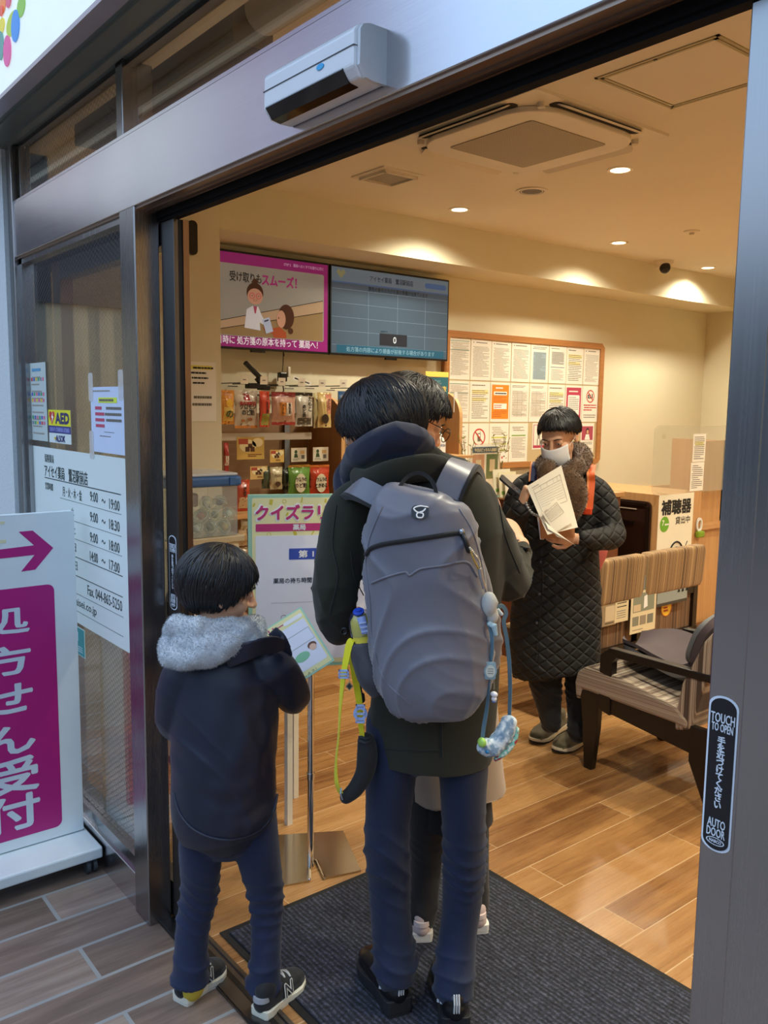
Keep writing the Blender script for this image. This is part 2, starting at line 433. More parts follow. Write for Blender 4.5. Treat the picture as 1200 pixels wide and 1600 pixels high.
from mathutils.bvhtree import BVHTree
def bvh(o):
    M = wm(o); me = o.data; return BVHTree.FromPolygons([M @ v.co for v in me.vertices], [tuple(p.vertices) for p in me.polygons])
def surf(tree, px, py, off=0.0, fallback=2.0):
    """point of a surface met by the sight line of a measured image point, lifted by off along the normal"""
    d = ray(px, py).normalized(); loc, nrm, idx, dist = tree.ray_cast(CAMP, d)
    if loc is None: return V(px, py, fallback)
    if nrm.dot(d) > 0: nrm = -nrm
    return loc+nrm*off
def ribbon(b, pts, w, th, side, smooth=24):
    """flat strap: rectangular section of width w along side vectors"""
    P = [Vector(q) for q in spline([tuple(p) for p in pts], smooth)]; rows = []
    sv = side if isinstance(side, list) else [side, side]; sv = [Vector(q) for q in spline([tuple(v) for v in sv], smooth)] if len(sv) > 2 else [Vector(sv[0]).lerp(Vector(sv[-1]), k/(smooth-1)) for k in range(smooth)]
    for i, p in enumerate(P):
        d = (P[min(i+1, smooth-1)]-P[max(i-1, 0)]).normalized(); s_ = sv[i]-d*sv[i].dot(d); s_.normalize(); n = d.cross(s_)
        rows.append([b.b.verts.new(p+s_*w/2*a+n*th/2*c) for a, c in ((1, 1), (-1, 1), (-1, -1), (1, -1))])
    for i in range(len(rows)-1):
        for j in range(4):
            k = (j+1) % 4; b.b.faces.new((rows[i][j], rows[i][k], rows[i+1][k], rows[i+1][j]))
    b.b.faces.new(rows[0]); b.b.faces.new(list(reversed(rows[-1]))); return b

def stube(b, pts, rad, ref=None, n=None, seg=28, **k):
    """tube whose centre line and radii run smoothly through the given stations"""
    n = n or (len(pts)-1)*6+1
    q = spline([(*p, *(r if isinstance(r, (tuple, list)) else (r, r))) for p, r in zip(pts, rad)], n)
    return b.tube([Vector(v[:3]) for v in q], [(max(.002, float(v[3])), max(.002, float(v[4]))) for v in q], ref=ref, seg=seg, **k)
# ------------------------------------------------------------------ shared materials
STEEL = m_steel('brushed_steel', (.66, .64, .66, 1), .22, 'x')
STEELV = m_steel('brushed_steel_upright', (.37, .365, .37, 1), .26, 'z', .06)
STEELD = m_steel('dark_steel', (.16, .15, .145, 1), .34, 'z', .15)
SOFFIT = m_steel('bronze_soffit', (.30, .22, .17, 1), .35, 'x')
BLACK = paint('#0b0b0d', .35); BLACKM = paint('#060608', .8, spec=.2); RUBBER = paint('#08080a', .75)
WHITE = paint('#e9ebea', .35); WHITEM = paint('#f2f2f0', .7)
GLASS = m_glass('clear_glass'); WGLASS = m_glass('wired_glass', wire=True)
CREAM = NT('cream_wallpaper'); _v = CREAM.coord()
CREAM.bsdf(CREAM.mix(CREAM.noise(_v, 3, 3), lin('#dfd8bd'), lin('#e7e1c8')), .85, 0, bump=CREAM.noise(_v, 260, 3), bstr=.25, bdist=.001); CREAM = CREAM.m
CEIL = NT('ceiling_paper'); _v = CEIL.coord()
CEIL.bsdf(CEIL.mix(CEIL.noise(_v, 2, 3), lin('#e3dccb'), lin('#e9e3d4')), .9, 0, bump=CEIL.noise(_v, 300, 3), bstr=.2, bdist=.001); CEIL = CEIL.m
OAK = m_wood('oak_veneer', '#b98a58', '#cfa06c', 'z'); OAKH = m_wood('oak_veneer_long', '#b98a58', '#cfa06c', 'y')
WALNUT = m_wood('dark_stained_wood', '#22110b', '#301a11', 'z', .4)
DARKW = m_wood('espresso_wood', '#0d0706', '#140b09', 'z', .35)

# ------------------------------------------------------------------ outside setting
OUTF = m_planks('taupe_wood_look_tiles', ('#51433a', '#76655a', '#94857a'), '#8b8e8d', 1.2, .165, .006, .42, bump=.5)
INF = m_planks('oak_floor_boards', ('#7c5230', '#a57747', '#b98c5a'), '#cfb088', 1.35, .152, .0016, .22, offs=.43, bump=.15)
struct(MB().bb(-16, 6, -9, 1.0, -.1, 0).build('floor_outside', OUTF))
struct(MB().bb(-4.7, 2.7, 1.0, 7.6, -.1, 0).build('floor', INF))
ROUGHW = NT('pebbled_white_render'); _v = ROUGHW.world((1, 1, 1))
ROUGHW.bsdf(ROUGHW.mix(ROUGHW.noise(_v, 90, 3), lin('#b9c2c6'), lin('#d3dadd')), .8, 0, bump=ROUGHW.noise(_v, 140, 4), bstr=.5, bdist=.003); ROUGHW = ROUGHW.m
struct(MB().bb(-16, -3.432, .935, 1.1, 0, 2.47).build('wall_outside', ROUGHW))
AWN = paint('#66706f', .35, .2)
struct(MB().bb(-16, 6, .815, 1.02, 2.475, 3.6).bb(-16, 6, .86, .868, 2.468, 2.475).bb(-16, 6, .93, .955, 2.466, 2.475).build('trim_1', AWN))
# street side: unseen blocks added and coloured to make the bands that the steel mirrors
SLAT = NT('slatted_cladding'); g = SLAT.n('NewGeometry'); sp = SLAT.n('SeparateXYZ'); SLAT.set(sp, 0, g.outputs['Position'])
fr = SLAT.math('FRACT', SLAT.math('MULTIPLY', SLAT.math('ADD', sp.outputs['X'], sp.outputs['Y']), 2.2))
SLAT.bsdf(SLAT.mix(SLAT.math('LESS_THAN', fr, .45), lin('#cdb48c'), lin('#8a8474')), .8); SLAT = SLAT.m
bt = thing('reflected_street_blocks', (-14, -6, 0), kind='structure'); 
MB().bb(-16.2, -15, -9, 1, 0, 3.2).build('wall', SLAT, bt)
MB().bb(-16.2, -14.9, -9, 1, 3.2, 4.7).build('dark_reflection_band', paint('#2e2a32', .8), bt)  # unseen dark band added so the header's left end mirrors dark
MB().bb(-16.2, -15, -5.6, 1, 4.6, 9).build('reflected_block', paint('#f4efdd', .8), bt)  # unseen pale block added for the bright middle of the header's reflection
MB().bb(-16.2, -15, -9, -5.6, 4.6, 11).build('reflected_block', paint('#b09ca6', .8), bt)  # unseen mauve block added to tone the steel's reflection
MB().bb(-15, -14.95, -3.4, -2.9, 4.6, 9).build('pink_reflection_strip', paint('#b04a7c', .7), bt)  # unseen magenta strip added for a pink streak in the reflection
MB().bb(-15, -13.2, -9.4, -9, 3.6, 11).build('reflected_block', paint('#8f8290', .8), bt)  # second unseen mauve block, ends where the header should mirror sky
MB().bb(-16, 7, -9.4, -9, 0, 3.6).build('wall', paint('#4a5056', .8), bt)
MB().bb(7, 7.4, -9.4, .9, 0, 3.6).build('wall', paint('#5a5f62', .8), bt)
MB().bb(-15, -7, -8.9, -8.98, 2.2, 2.9).build('fascia', paint('#c9b49a', .8), bt)

# shop sign above the door
sg = thing('shop_sign', (-3, .8, 2.45), 'big white backlit shop sign above the entrance with a cluster of coloured dots', 'sign')
b = MB(); b.bb(-16, 6, .775, .815, 2.452, 3.7); b.build('panel', paint('#e9f2ee', .35, emit=.30), sg)
MB().bb(-16, 6, .768, .815, 2.440, 2.452).build('edge_trim', paint('#a9a3ad', .3, .6), sg)
TS = frame((-3.5, .7745, 3.0), X, Z)
dots = [('#8bc53f', 100/3, 30/3, 20/3, 50/3), ('#f58233', 15/3, 15/3, 14/3, 50/3), ('#b9cf2f', 60/3, 110/3, 30/3, 55/3), ('#2f8fe0', 74/3, 122/3, 20/3, 77/3),
        ('#f2dc33', 10/3, 120/3, 14/3, 35/3), ('#5b9e94', 5/3, 215/3, 15/3, 70/3), ('#e8549c', 36/3, 240/3, 18/3, 75/3), ('#e0507a', 43/3, 5/3, 12/3, 32/3), ('#f0563a', 10/3, 52/3, 9/3, 25/3)]
TSi = TS.inverted()
for i, (c, px, py, rx, ry) in enumerate(dots):
    p = TSi @ on(px, py, 1, .7745); px2 = TSi @ on(px+rx, py, 1, .7745); py2 = TSi @ on(px, py-ry, 1, .7745)
    b = MB(TS); b.prism(circ(p.x, p.y, abs(px2.x-p.x), abs(py2.y-p.y)), .0002*i, .0002*i+.0015, M=TS); b.build('dot', paint(c, .4, emit=.12), sg)

# ------------------------------------------------------------------ steel and glass shopfront
tb = struct(MB().bb(-3.425, .9, .955, 1.02, 2.075, 2.265, bev=.002).bb(-3.425, .9, .958, 1.02, 2.245, 2.275).build('trim_2', STEEL)); 
struct(MB().bb(-3.425, .9, .962, 1.03, 2.068, 2.0765).bb(-3.425, .9, .985, .99, 2.064, 2.07).bb(-3.425, .9, 1.0, 1.005, 2.062, 2.07).build('trim_3', SOFFIT))
struct(MB().bb(-2.283, .9, 1.025, 1.048, 2.041, 2.25).bb(-2.283, .9, 1.018, 1.03, 2.05, 2.07).build('trim_4', BLACKM))
struct(MB().bb(-3.425, -2.385, 1.03, 1.11, 2.041, 2.25).build('trim_5', BLACK))
struct(MB().bb(-2.385, -2.283, .955, 1.026, 0, 2.076, bev=.003).build('trim_6', STEELV))
struct(MB().bb(-3.432, -3.375, .95, 1.02, 0, 2.47, bev=.002).build('trim_7', STEELV))
struct(MB().bb(-.502, -.36, .955, 1.026, 0, 2.076, bev=.003).build('trim_8', STEELV))
struct(MB().bb(-2.283, -.5, .985, 1.076, -.02, .004).bb(-2.283, -.5, 1.062, 1.072, 0, .008).bb(-2.283, -.5, 0.99, 1.0, 0, .007).build('trim_9', STEELD))
struct(MB().bb(-2.283, -.5, 1.03, 1.045, .0035, .0048).build('trim_10', BLACK))
wn1 = thing('window_1', (-2.9, .97, 0), kind='structure')
MB().bb(-3.375, -2.385, .985, .991, .16, 2.075).build('pane', WGLASS, wn1)
MB().bb(-3.375, -2.385, .962, 1.01, 0, .115, bev=.002).build('kick_plate', STEEL, wn1)
MB().bb(-3.375, -2.385, .97, 1.006, .115, .16).bb(-3.375, -2.385, .966, .982, .142, .165).bb(-3.375, -3.345, .968, 1.006, .15, 2.075).bb(-2.4, -2.385, .968, 1.006, .15, 2.075).bb(-3.375, -2.385, .968, 1.006, 2.05, 2.075).build('window_frame', STEELV, wn1)
for k, (x0, x1, gx) in enumerate(((-3.375, -2.405, WGLASS), (-2.36, .9, GLASS))):
    w = thing('window_%d' % (k+2), (x0, .97, 2.265), kind='structure')
    MB().bb(x0, x1, .985, .991, 2.265, 2.475).build('pane', gx, w)
    MB().bb(x0, x1, .975, 1.0, 2.265, 2.283).bb(x0, x1, .975, 1.0, 2.46, 2.475).build('window_frame', STEELD, w)
struct(MB().bb(-2.405, -2.36, .962, 1.05, 2.265, 2.475, bev=.002).build('trim_11', STEELV))
struct(MB().bb(-3.34, -3.325, .97, 1.0, 2.265, 2.475).build('trim_12', STEELV))
wn4 = thing('window_4', (.2, .97, 0), kind='structure')
MB().bb(-.36, .9, .985, .991, .1, 2.075).build('pane', GLASS, wn4)

d1 = thing('door_1', (-2.24, 1.05, 0), kind='structure')
MB().bb(-2.277, -2.2, 1.03, 1.043, .012, 2.041, bev=.001).build('stile', STEELD, d1)
MB().bb(-2.277, -2.2, 1.058, 1.075, .012, 2.041).bb(-3.2, -3.12, 1.03, 1.075, .012, 2.041).build('stile', m_steel('bronze_edge', (.30, .20, .14, 1), .3, 'z'), d1)
MB().bb(-2.275, -2.203, 1.043, 1.058, .012, 2.041).build('seal', RUBBER, d1)
MB().bb(-3.12, -2.277, 1.05, 1.056, .12, 1.98).build('pane', GLASS, d1)
MB().bb(-3.12, -2.277, 1.03, 1.075, .012, .12).bb(-3.12, -2.277, 1.03, 1.075, 1.98, 2.041).build('rail', STEELD, d1)
d2 = thing('door_2', (-.5, 1.05, 0), kind='structure')
MB().bb(-.587, -.51, 1.03, 1.075, .012, 2.041, bev=.002).build('stile', STEELV, d2)
MB().bb(-.51, .4, 1.05, 1.056, .12, 1.98).build('pane', GLASS, d2)
MB().bb(-.51, .4, 1.03, 1.075, .012, .12).bb(-.51, .4, 1.03, 1.075, 1.98, 2.041).build('rail', STEELD, d2)

# ------------------------------------------------------------------ room shell
H0, BX, BZ, WX, YB = 2.695, -4.1, 2.452, -4.5, 7.45
struct(MB().bb(-4.6, 2.6, 1.02, YB+.1, H0, H0+.1).build('ceiling', CEIL))
struct(MB().bb(-4.6, WX, 1.0, YB+.1, 0, H0).build('wall_left', CREAM))
struct(MB().bb(-4.6, 2.6, YB, YB+.1, 0, H0).build('wall_back', CREAM))
struct(MB().bb(2.5, 2.6, 1.0, YB, 0, H0).build('wall_right', CREAM))
struct(MB().bb(.9, 2.6, .96, 1.06, 0, H0).bb(-4.6, .9, .99, 1.06, 2.475, H0).bb(-4.6, -3.432, .99, 1.1, 0, 2.5).build('wall_front', CREAM))
struct(MB().bb(WX, BX, 1.06, YB, BZ, H0).build('trim_13', CREAM))
struct(MB().bb(WX, -3.9, 1.11, 2.07, 0, H0).build('wall_pillar', CREAM))
struct(MB().bb(WX, -4.488, 2.07, YB, 0, .07).build('baseboard_left', paint('#6d4a30', .5)))

def downlight(x, y, label=None, light=True):
    t = thing('downlight', (x, y, H0), label or 'round recessed ceiling downlight out of view', 'ceiling light', group='round recessed ceiling downlights')
    T = Matrix.Translation((x, y, H0))
    MB().ring((0, 0), .046, .062, -.004, .002, M=T, seg=28).build('trim_ring', paint('#f4efe2', .4), t)
    MB().lathe([(.046, -.003), (.03, -.0015), (.001, -.001)], M=T, seg=24).build('diffuser', LAMP_M, t)
    if light:
        l = bpy.data.lights.new('lamp', 'SPOT'); l.energy = LAMP_W; l.color = LAMP_C; l.spot_size = math.radians(150); l.spot_blend = .9; l.shadow_soft_size = .045
        o = bpy.data.objects.new('lamp', l); COL.objects.link(o); o.parent = t; o.location = (0, 0, -.02)
LAMP_M = NT('warm_lamp'); em = LAMP_M.n('Emission', Color=(1, .78, .45, 1), Strength=9.0); LAMP_M.t.links.new(em.outputs[0], LAMP_M.out.inputs[0]); LAMP_M = LAMP_M.m
for (px, py, lb) in ((718, 327, 'round recessed downlight shining beside the bulkhead above the televisions'), (969, 265, 'round recessed downlight nearest the cassette air conditioner'),
                     (967, 379, 'round recessed downlight shining beside the bulkhead, left of the dome camera'), (1106, 418, 'farthest round recessed downlight, just right of the dome camera')):
    p = on(px, py, 2, H0); downlight(p.x, p.y, lb)
for x, y in ((-1.4, 2.1), (-1.35, 3.6), (-1.35, 5.2), (-2.3, 5.9), (0, 2.1), (.1, 3.6), (.1, 5.2), (1.5, 3), (1.5, 5.2), (-.9, 6.7)): downlight(x, y)
# ------------------------------------------------------------------ things on the ceiling
CW = paint('#e0d8c6', .45); CW2 = paint('#cfc6b2', .5); GREYP = paint('#6a6560', .6)
ac = thing('air_conditioner', (-2.6, 2.85, H0), 'large square ceiling cassette air conditioner with a grey grille and open flaps', 'air conditioner')
T = Matrix.Translation((-2.605, 2.845, H0))
MB().prism(rrect(.84, .84, .02), -.012, .0, M=T).build('panel', CW, ac)
MB().prism(rrect(.70, .70, .16, 10), -.034, -.012, M=T).build('inner_panel', CW, ac, bev=.004)
gm = NT('intake_grille'); _p = gm.world((1, 1, 1)); sp = gm.n('SeparateXYZ'); gm.set(sp, 0, _p)
q = gm.math('GREATER_THAN', gm.math('FRACT', gm.math('MULTIPLY', sp.outputs['X'], 105)), .5); q2 = gm.math('GREATER_THAN', gm.math('FRACT', gm.math('MULTIPLY', sp.outputs['Y'], 105)), .72)
gm.bsdf(gm.mix(gm.math('MAXIMUM', q, q2), lin('#7a7263'), lin('#b5ab96')), .6); gm = gm.m
MB().prism(rrect(.47, .47, .015), -.037, -.033, M=T).build('intake_grille', gm, ac)
MB().ring((0, 0), .262, .266, -.0355, -.033, M=T @ Matrix.Rotation(math.pi/4, 4, 'Z') , seg=4).build('grille_seam', CW2, ac)
for k in range(4):
    R = T @ Matrix.Rotation(k*math.pi/2, 4, 'Z')
    MB().prism(rrect(.54, .05, .02, cx=0, cy=.365), -.0135, -.011, M=R).build('air_outlet', paint('#1b1712', .8), ac)
    b = MB(); M2 = R @ Matrix.Translation((0, .385, -.018)) @ Matrix.Rotation(math.radians(-28 if k in (1, 2) else -24), 4, 'X')
    b.prism(rrect(.50, .062, .025), -.003, .003, M=M2); b.build('flap', CW, ac)
    MB().lathe([(.014, -.03), (.016, -.012)], M=R @ Matrix.Translation((.30, .34, 0)), seg=12).build('hinge', CW2, ac)

p = on(607, 275, 2, H0); q1 = on(558, 275, 2, H0); q2_ = on(655, 275, 2, H0)
vt = thing('ceiling_vent', p, 'small square white ventilation grille in the ceiling above the televisions', 'vent')
T = Matrix.Translation((p.x, p.y, H0)); sz = .27
b = MB(); b.prism(rrect(sz, sz, .006), -.006, 0, M=T)
for (a, w, h) in (((0, .098), .21, .012), ((0, -.098), .21, .012), ((.098, 0), .012, .21), ((-.098, 0), .012, .21)): b.box(T @ Vector((a[0], a[1], -.012)), (w, h, .014))
b.build('frame', CW, vt)
MB().prism(rect(-.085, -.085, .085, .085), -.0105, -.006, M=T).build('grille', gm, vt)
p = on(831, 298, 2, H0)
rv = thing('ceiling_speaker', p, 'round grey perforated ceiling speaker between the downlights', 'speaker')
T = Matrix.Translation((p.x, p.y, H0))
MB().ring((0, 0), .066, .085, -.006, 0, M=T).ring((0, 0), .055, .060, -.005, 0, M=T).build('ring', CW, rv)
MB().lathe([(.066, -.004), (.001, -.0045)], M=T).build('grille', GREYP, rv)
# access hatch
c1, c2, c3 = on(930, 122, 2, H0), on(1122, 52, 2, H0), on(1052, 168, 2, H0)
x0, y0, x1, y1 = c1.x, (c1.y+c2.y)/2, c2.x, c3.y
ht = thing('ceiling_hatch', ((x0+x1)/2, (y0+y1)/2, H0), 'square access hatch with a thin double frame set in the ceiling', 'hatch')
b = MB(); w = .011
for o_ in (0, .016):
    a0, b0, a1, b1 = x0+o_, y0+o_, x1-o_, y1-o_
    b.bb(a0, a1, b0, b0+w, H0-.004, H0).bb(a0, a1, b1-w, b1, H0-.004, H0).bb(a0, a0+w, b0, b1, H0-.004, H0).bb(a1-w, a1, b0, b1, H0-.004, H0)
b.build('frame', paint('#a89c74', .4), ht)
MB().bb(x0+.03, x1-.03, y0+.03, y1-.03, H0-.002, H0).build('hatch_panel', CEIL, ht)
MB().bb((x0+x1)/2-.006, (x0+x1)/2+.006, y0+.012, y0+.02, H0-.006, H0-.003).build('latch', BLACK, ht)
p = on(1081, 361, 2, H0)
sd = thing('smoke_detector', p, 'small flat round smoke detector on the ceiling at the right', 'smoke detector')
T = Matrix.Translation((p.x, p.y, H0)); MB().lathe([(.05, 0), (.05, -.006), (.035, -.012), (.001, -.012)], M=T).build('plate', CW, sd)
MB().lathe([(.018, -.012), (.014, -.024), (.001, -.025)], M=T, seg=16).build('sensor', CW2, sd)
p = on(1037, 408, 2, H0)
cm = thing('security_camera', p, 'white ceiling security camera with a black dome lens', 'security camera')
T = Matrix.Translation((p.x, p.y, H0))
MB().lathe([(.075, 0), (.075, -.012), (.06, -.03), (.055, -.05), (.02, -.06)], M=T).build('base', CW, cm)
MB().ell(T @ Vector((.028, -.02, -.055)), (.042, .042, .045), seg=24).build('dome', paint('#070708', .08), cm, smooth=True)
# door sensor on the header
T = frame(((-1.499-1.206)/2, .955, 2.137), X, Z)
sn = thing('door_sensor', (T.translation), 'white automatic door sensor with a black window mounted on the steel header', 'door sensor', mat4=T)
prof = [(.0, .045), (.030, .045), (.050, .040), (.062, .028), (.064, .0), (.060, -.012)]
cap = [(0, -.045), (.02, -.045), (.045, -.036), (.058, -.02), (.060, -.012)]
def xprism(b, pr, x0, x1):
    M = Matrix(((0, 0, 1, 0), (0, 1, 0, 0), (1, 0, 0, 0), (0, 0, 0, 1)))
    return b.prism(pr, x0, x1, M=M)
full = [(0, .045), (.040, .045), (.056, .041), (.063, .032), (.064, -.024), (.050, -.042), (.03, -.045), (0, -.045)]
xprism(MB(), full, -.145, .145).build('housing', paint('#dfe3e8', .28), sn, local=True, bev=.004)
win = [(.060, -.021), (.0650, -.0225), (.0656, -.0245), (.0515, -.0435), (.032, -.0465), (.028, -.042)]
xprism(MB(), win, -.135, .115).build('sensor_window', paint('#050507', .06), sn, local=True)
xprism(MB(), [(.0, .008), (.0648, .008), (.0648, .0065), (.0, .0065)], -.1455, .1455).build('seam', paint('#4b4e55', .5), sn, local=True)
xprism(MB(), [(.0, .045), (.036, .045), (.050, .041), (.056, .032), (.057, -.024), (.044, -.042), (.028, -.045), (0, -.045)], .1455, .153).build('end_cap', paint('#cfd4da', .3), sn, local=True)
o = MB().prism(circ(.048, -.001, .011, .005), .064, .0655).build('badge', paint('#2aa6e0', .4), sn, local=True)
# roller blind housing seen through the window over the header
rb = thing('roller_blind', (-1.2, 1.2, 2.5), 'rolled up cream blind above the door behind the upper window', 'roller blind')
MB().cyl((-2.05, 1.22, 2.56), (.5, 1.22, 2.56), .055, seg=28).build('roll', paint('#b5aa92', .8), rb, smooth=False, auto=True)
MB().bb(-3.3, -2.1, 1.16, 1.28, 2.49, 2.60).build('housing', paint('#7d745f', .7), rb)
MB().cyl((-3.2, 1.24, 2.44), (-2.06, 1.24, 2.44), .018, seg=16).build('bottom_bar', paint('#70706c', .5), rb)

p = on(299, 372, 0, -3.898); bs0 = thing('wall_sensor', p, 'small black rounded sensor fixed on the pillar beside the door edge', 'sensor')
MB().prism(rrect(.05, .16, .022), 0, .02, M=frame(p, Y, Z)).build('housing', BLACK, bs0, bev=.004)
# ------------------------------------------------------------------ televisions
INK = paint('#1c1c1e', .7); INKG = paint('#6f6a60', .8); INKL = paint('#9a958a', .8); MAG = paint('#c02a7c', .5); PAPER = paint('#f4f0e6', .75); PAPERW = paint('#f7f7f5', .7)
rnd = random.Random(5)
def scr(hexc, e=.55): return paint(hexc, .3, emit=e*.55)
def tv(label, y0, y1, z0, z1, name='television'):
    T = frame((-4.40, (y0+y1)/2, (z0+z1)/2), Y, Z); w, h = y1-y0, z1-z0
    t = thing(name, (0, 0, 0), label, 'television', mat4=T)
    b = MB(); b.prism(rrect(w, h, .006), -.035, 0).box((0, 0, -.045), (w*.6, h*.6, .03)); b.build('casing', BLACK, t, local=True, bev=.002)
    MB().box((0, -h/2-.006, -.012), (.09, .014, .02)).build('logo_bump', BLACK, t, local=True)
    MB().box((0, 0, -.075), (.2, .2, .045)).build('wall_bracket', BLACK, t, local=True)
    return t, w, h
a = on(346, 391, 0, -4.4); b1_ = on(516, 412, 0, -4.4); b2_ = on(516, 555, 0, -4.4); c_ = on(702, 438, 0, -4.4); d_ = on(692, 563, 0, -4.4)
yA, yB_, zT, zB = b1_.y, c_.y, b1_.z, (b2_.z+d_.z)/2
W1 = yB_-yA
t1, w, h = tv('left wall television showing a pink bordered pharmacy cartoon', yA-W1-.008, yA-.008, zB, zT)
sw, sh = w-.02, h-.024
s1 = MB().prism(rrect(sw, sh, .002), .0, .0008).build('screen', scr('#8e1f74'), t1, local=True)
flat(s1, 'picture_panel', [rrect(sw*.965, .40, .012, cx=-.012, cy=.0)], scr('#8d8c86'), .001)
flat(s1, 'picture_ground', [[(-sw*.46, -.195), (sw*.462, -.195), (sw*.462, .0), (-sw*.46, -.15)]], scr('#8a7350'), .0016)
flat(s1, 'counter_top', [[(-sw*.46, -.205), (-sw*.46, -.165), (sw*.462, .045), (sw*.462, -.025)]], scr('#a89076'), .0022)
flat(s1, 'outline', [[(-sw*.46, -.207), (-sw*.46, -.203), (sw*.462, -.023), (sw*.462, -.027)]], scr('#1d1712', .1), .0028)
flat(s1, 'outline', [[(-sw*.46, -.167), (-sw*.46, -.163), (sw*.462, .047), (sw*.462, .043)]], scr('#1d1712', .1), .0028)
hx, dy = -.025, -.075
def sy_(l): return [[(x, y+dy) for x, y in q] for q in l]
flat(s1, 'cartoon_coat', sy_([[(hx-.07, -.075), (hx-.055, .03), (hx-.02, .05), (hx+.02, .05), (hx+.045, .0), (hx+.06, -.02), (hx+.055, -.05), (hx+.03, -.04), (hx+.035, -.085)]]), scr('#c9ccd6'), .0034)
flat(s1, 'cartoon_hair', sy_([circ(hx, .125, .055, .058)]), scr('#4a2a20', .2), .0036)
flat(s1, 'cartoon_bun', sy_([circ(hx, .187, .018)]), scr('#4a2a20', .2), .0038)
flat(s1, 'cartoon_face', sy_([circ(hx, .105, .05, .045)]), scr('#b98d78'), .0042)
for dx in (-.02, .022):
    MB().ring((hx+dx, .108+dy), .014, .017, .0048, .0052).build('cartoon_glasses', scr('#c03050'), s1, local=True)
    flat(s1, 'cartoon_eye', sy_([circ(hx+dx, .108, .003)]), scr('#181210', .1), .005)
MB().ring((hx-.0, .084+dy), .010, .012, .0046, .005, sy=.5).build('cartoon_mouth', scr('#7a2a20', .1), s1, local=True)
flat(s1, 'cartoon_tie', sy_([[(hx-.012, .05), (hx+.012, .05), (hx+.004, .01), (hx-.004, .01)]]), scr('#a04060'), .005)
flat(s1, 'cartoon_jacket', sy_([[(.10, -.12), (.09, -.095), (.05, -.09), (.03, -.075), (.035, -.06), (.08, -.07), (.14, -.055), (.185, -.085), (.185, -.12)]]), scr('#a04a2c'), .0034)
flat(s1, 'cartoon_hair', sy_([circ(.185, .005, .055, .072)]), scr('#4a2a20', .2), .004)
flat(s1, 'cartoon_bun', sy_([circ(.215, -.075, .018)]), scr('#4a2a20', .2), .0042)
flat(s1, 'cartoon_face', sy_([circ(.15, -.01, .03, .05)]), scr('#b98d78'), .0046)
flat(s1, 'cartoon_eye', sy_([circ(.133, -.005, .003, .006)]), scr('#181210', .1), .0052)
flat(s1, 'cartoon_paper', sy_([[(.02, -.02), (.068, -.005), (.095, -.085), (.047, -.10)]]), scr('#a9b7d4'), .0052)
flat(s1, 'paper_text', sy_([[(.033, -.027), (.062, -.017), (.064, -.025), (.036, -.035)]]), scr('#1f2c60', .2), .0058)
text(s1, '受け取りも', -.085, .132, .06, scr('#17120f', .05), .003, .012, width=.205)
text(s1, 'スムーズ！', .14, .132, .07, scr('#a51f78', .5), .003, .03, width=.235)
text(s1, '日時に 処方箋の原本を持って 薬局へ！', .07, -sh/2+.038, .05, scr('#dedbe8', .7), .003, .012, width=.68, height=.046)
text(s1, 'STEP 2　薬局へおくすりを取りに行く', .31, sh/2-.028, .02, scr('#c8a8c8', .6), .003, .005, width=.28)
t2, w, h = tv('right wall television showing a grey blue waiting number table', yA, yB_, zB, zT)
sw, sh = w-.02, h-.024
s2 = MB().prism(rrect(sw, sh, .002), .0, .0008).build('screen', scr('#44576a', .62), t2, local=True)
flat(s2, 'header_band', [rect(-sw/2, sh/2-.085, sw/2, sh/2)], scr('#62788c', .65), .001)
flat(s2, 'header_line', [rect(-sw/2, sh/2-.092, sw/2, sh/2-.084)], scr('#40608f', .7), .0016)
flat(s2, 'button', [rrect(.19, .034, .015, cx=sw/2-.115, cy=sh/2-.045)], scr('#3d5f95', .7), .0018)
HG = scr('#8a8f70', .5)
flat(s2, 'heart_mark', [[(-.415, .195), (-.448, .228), (-.44, .248), (-.422, .244), (-.415, .232), (-.408, .244), (-.39, .248), (-.382, .228)]], HG, .0018)
flat(s2, 'table_lines', rects([(-sw/2+.005, .13-k*.085, sw/2-.005, .1325-k*.085) for k in range(5)]+[(x, -.21, x+.0025, .13) for x in (-.2, .04, .28)]), scr('#6e8699', .7), .0016)
flat(s2, 'footer_band', [rect(-sw/2+.04, -sh/2+.003, sw/2-.03, -sh/2+.052)], scr('#1c5470', .6), .0018)
nb = flat(s2, 'number_box', [rect(-.105, -.195, .125, -.12)], scr('#232a36', .3), .0018)
text(s2, 'アイセイ薬局　鷺沼駅前店', -.01, sh/2-.045, .038, scr('#1f2c38', .1), .0024, .005, width=.36)
text(s2, '黄色の番号の方がお薬の準備が出来ています', .05, .15, .03, scr('#1f2c38', .1), .0024, .003, width=.50)
text(s2, '処方箋の内容により順番が前後する場合があります', 0, -sh/2+.028, .034, scr('#7ea3b8', .6), .0028, .002, width=.74)
text(s2, '0', .02, -.158, .06, scr('#b9c4cc', .8), .0028, .01)
text(s2, 'お待ちの方', -.07, -.108, .012, scr('#1f2c38', .1), .0024)

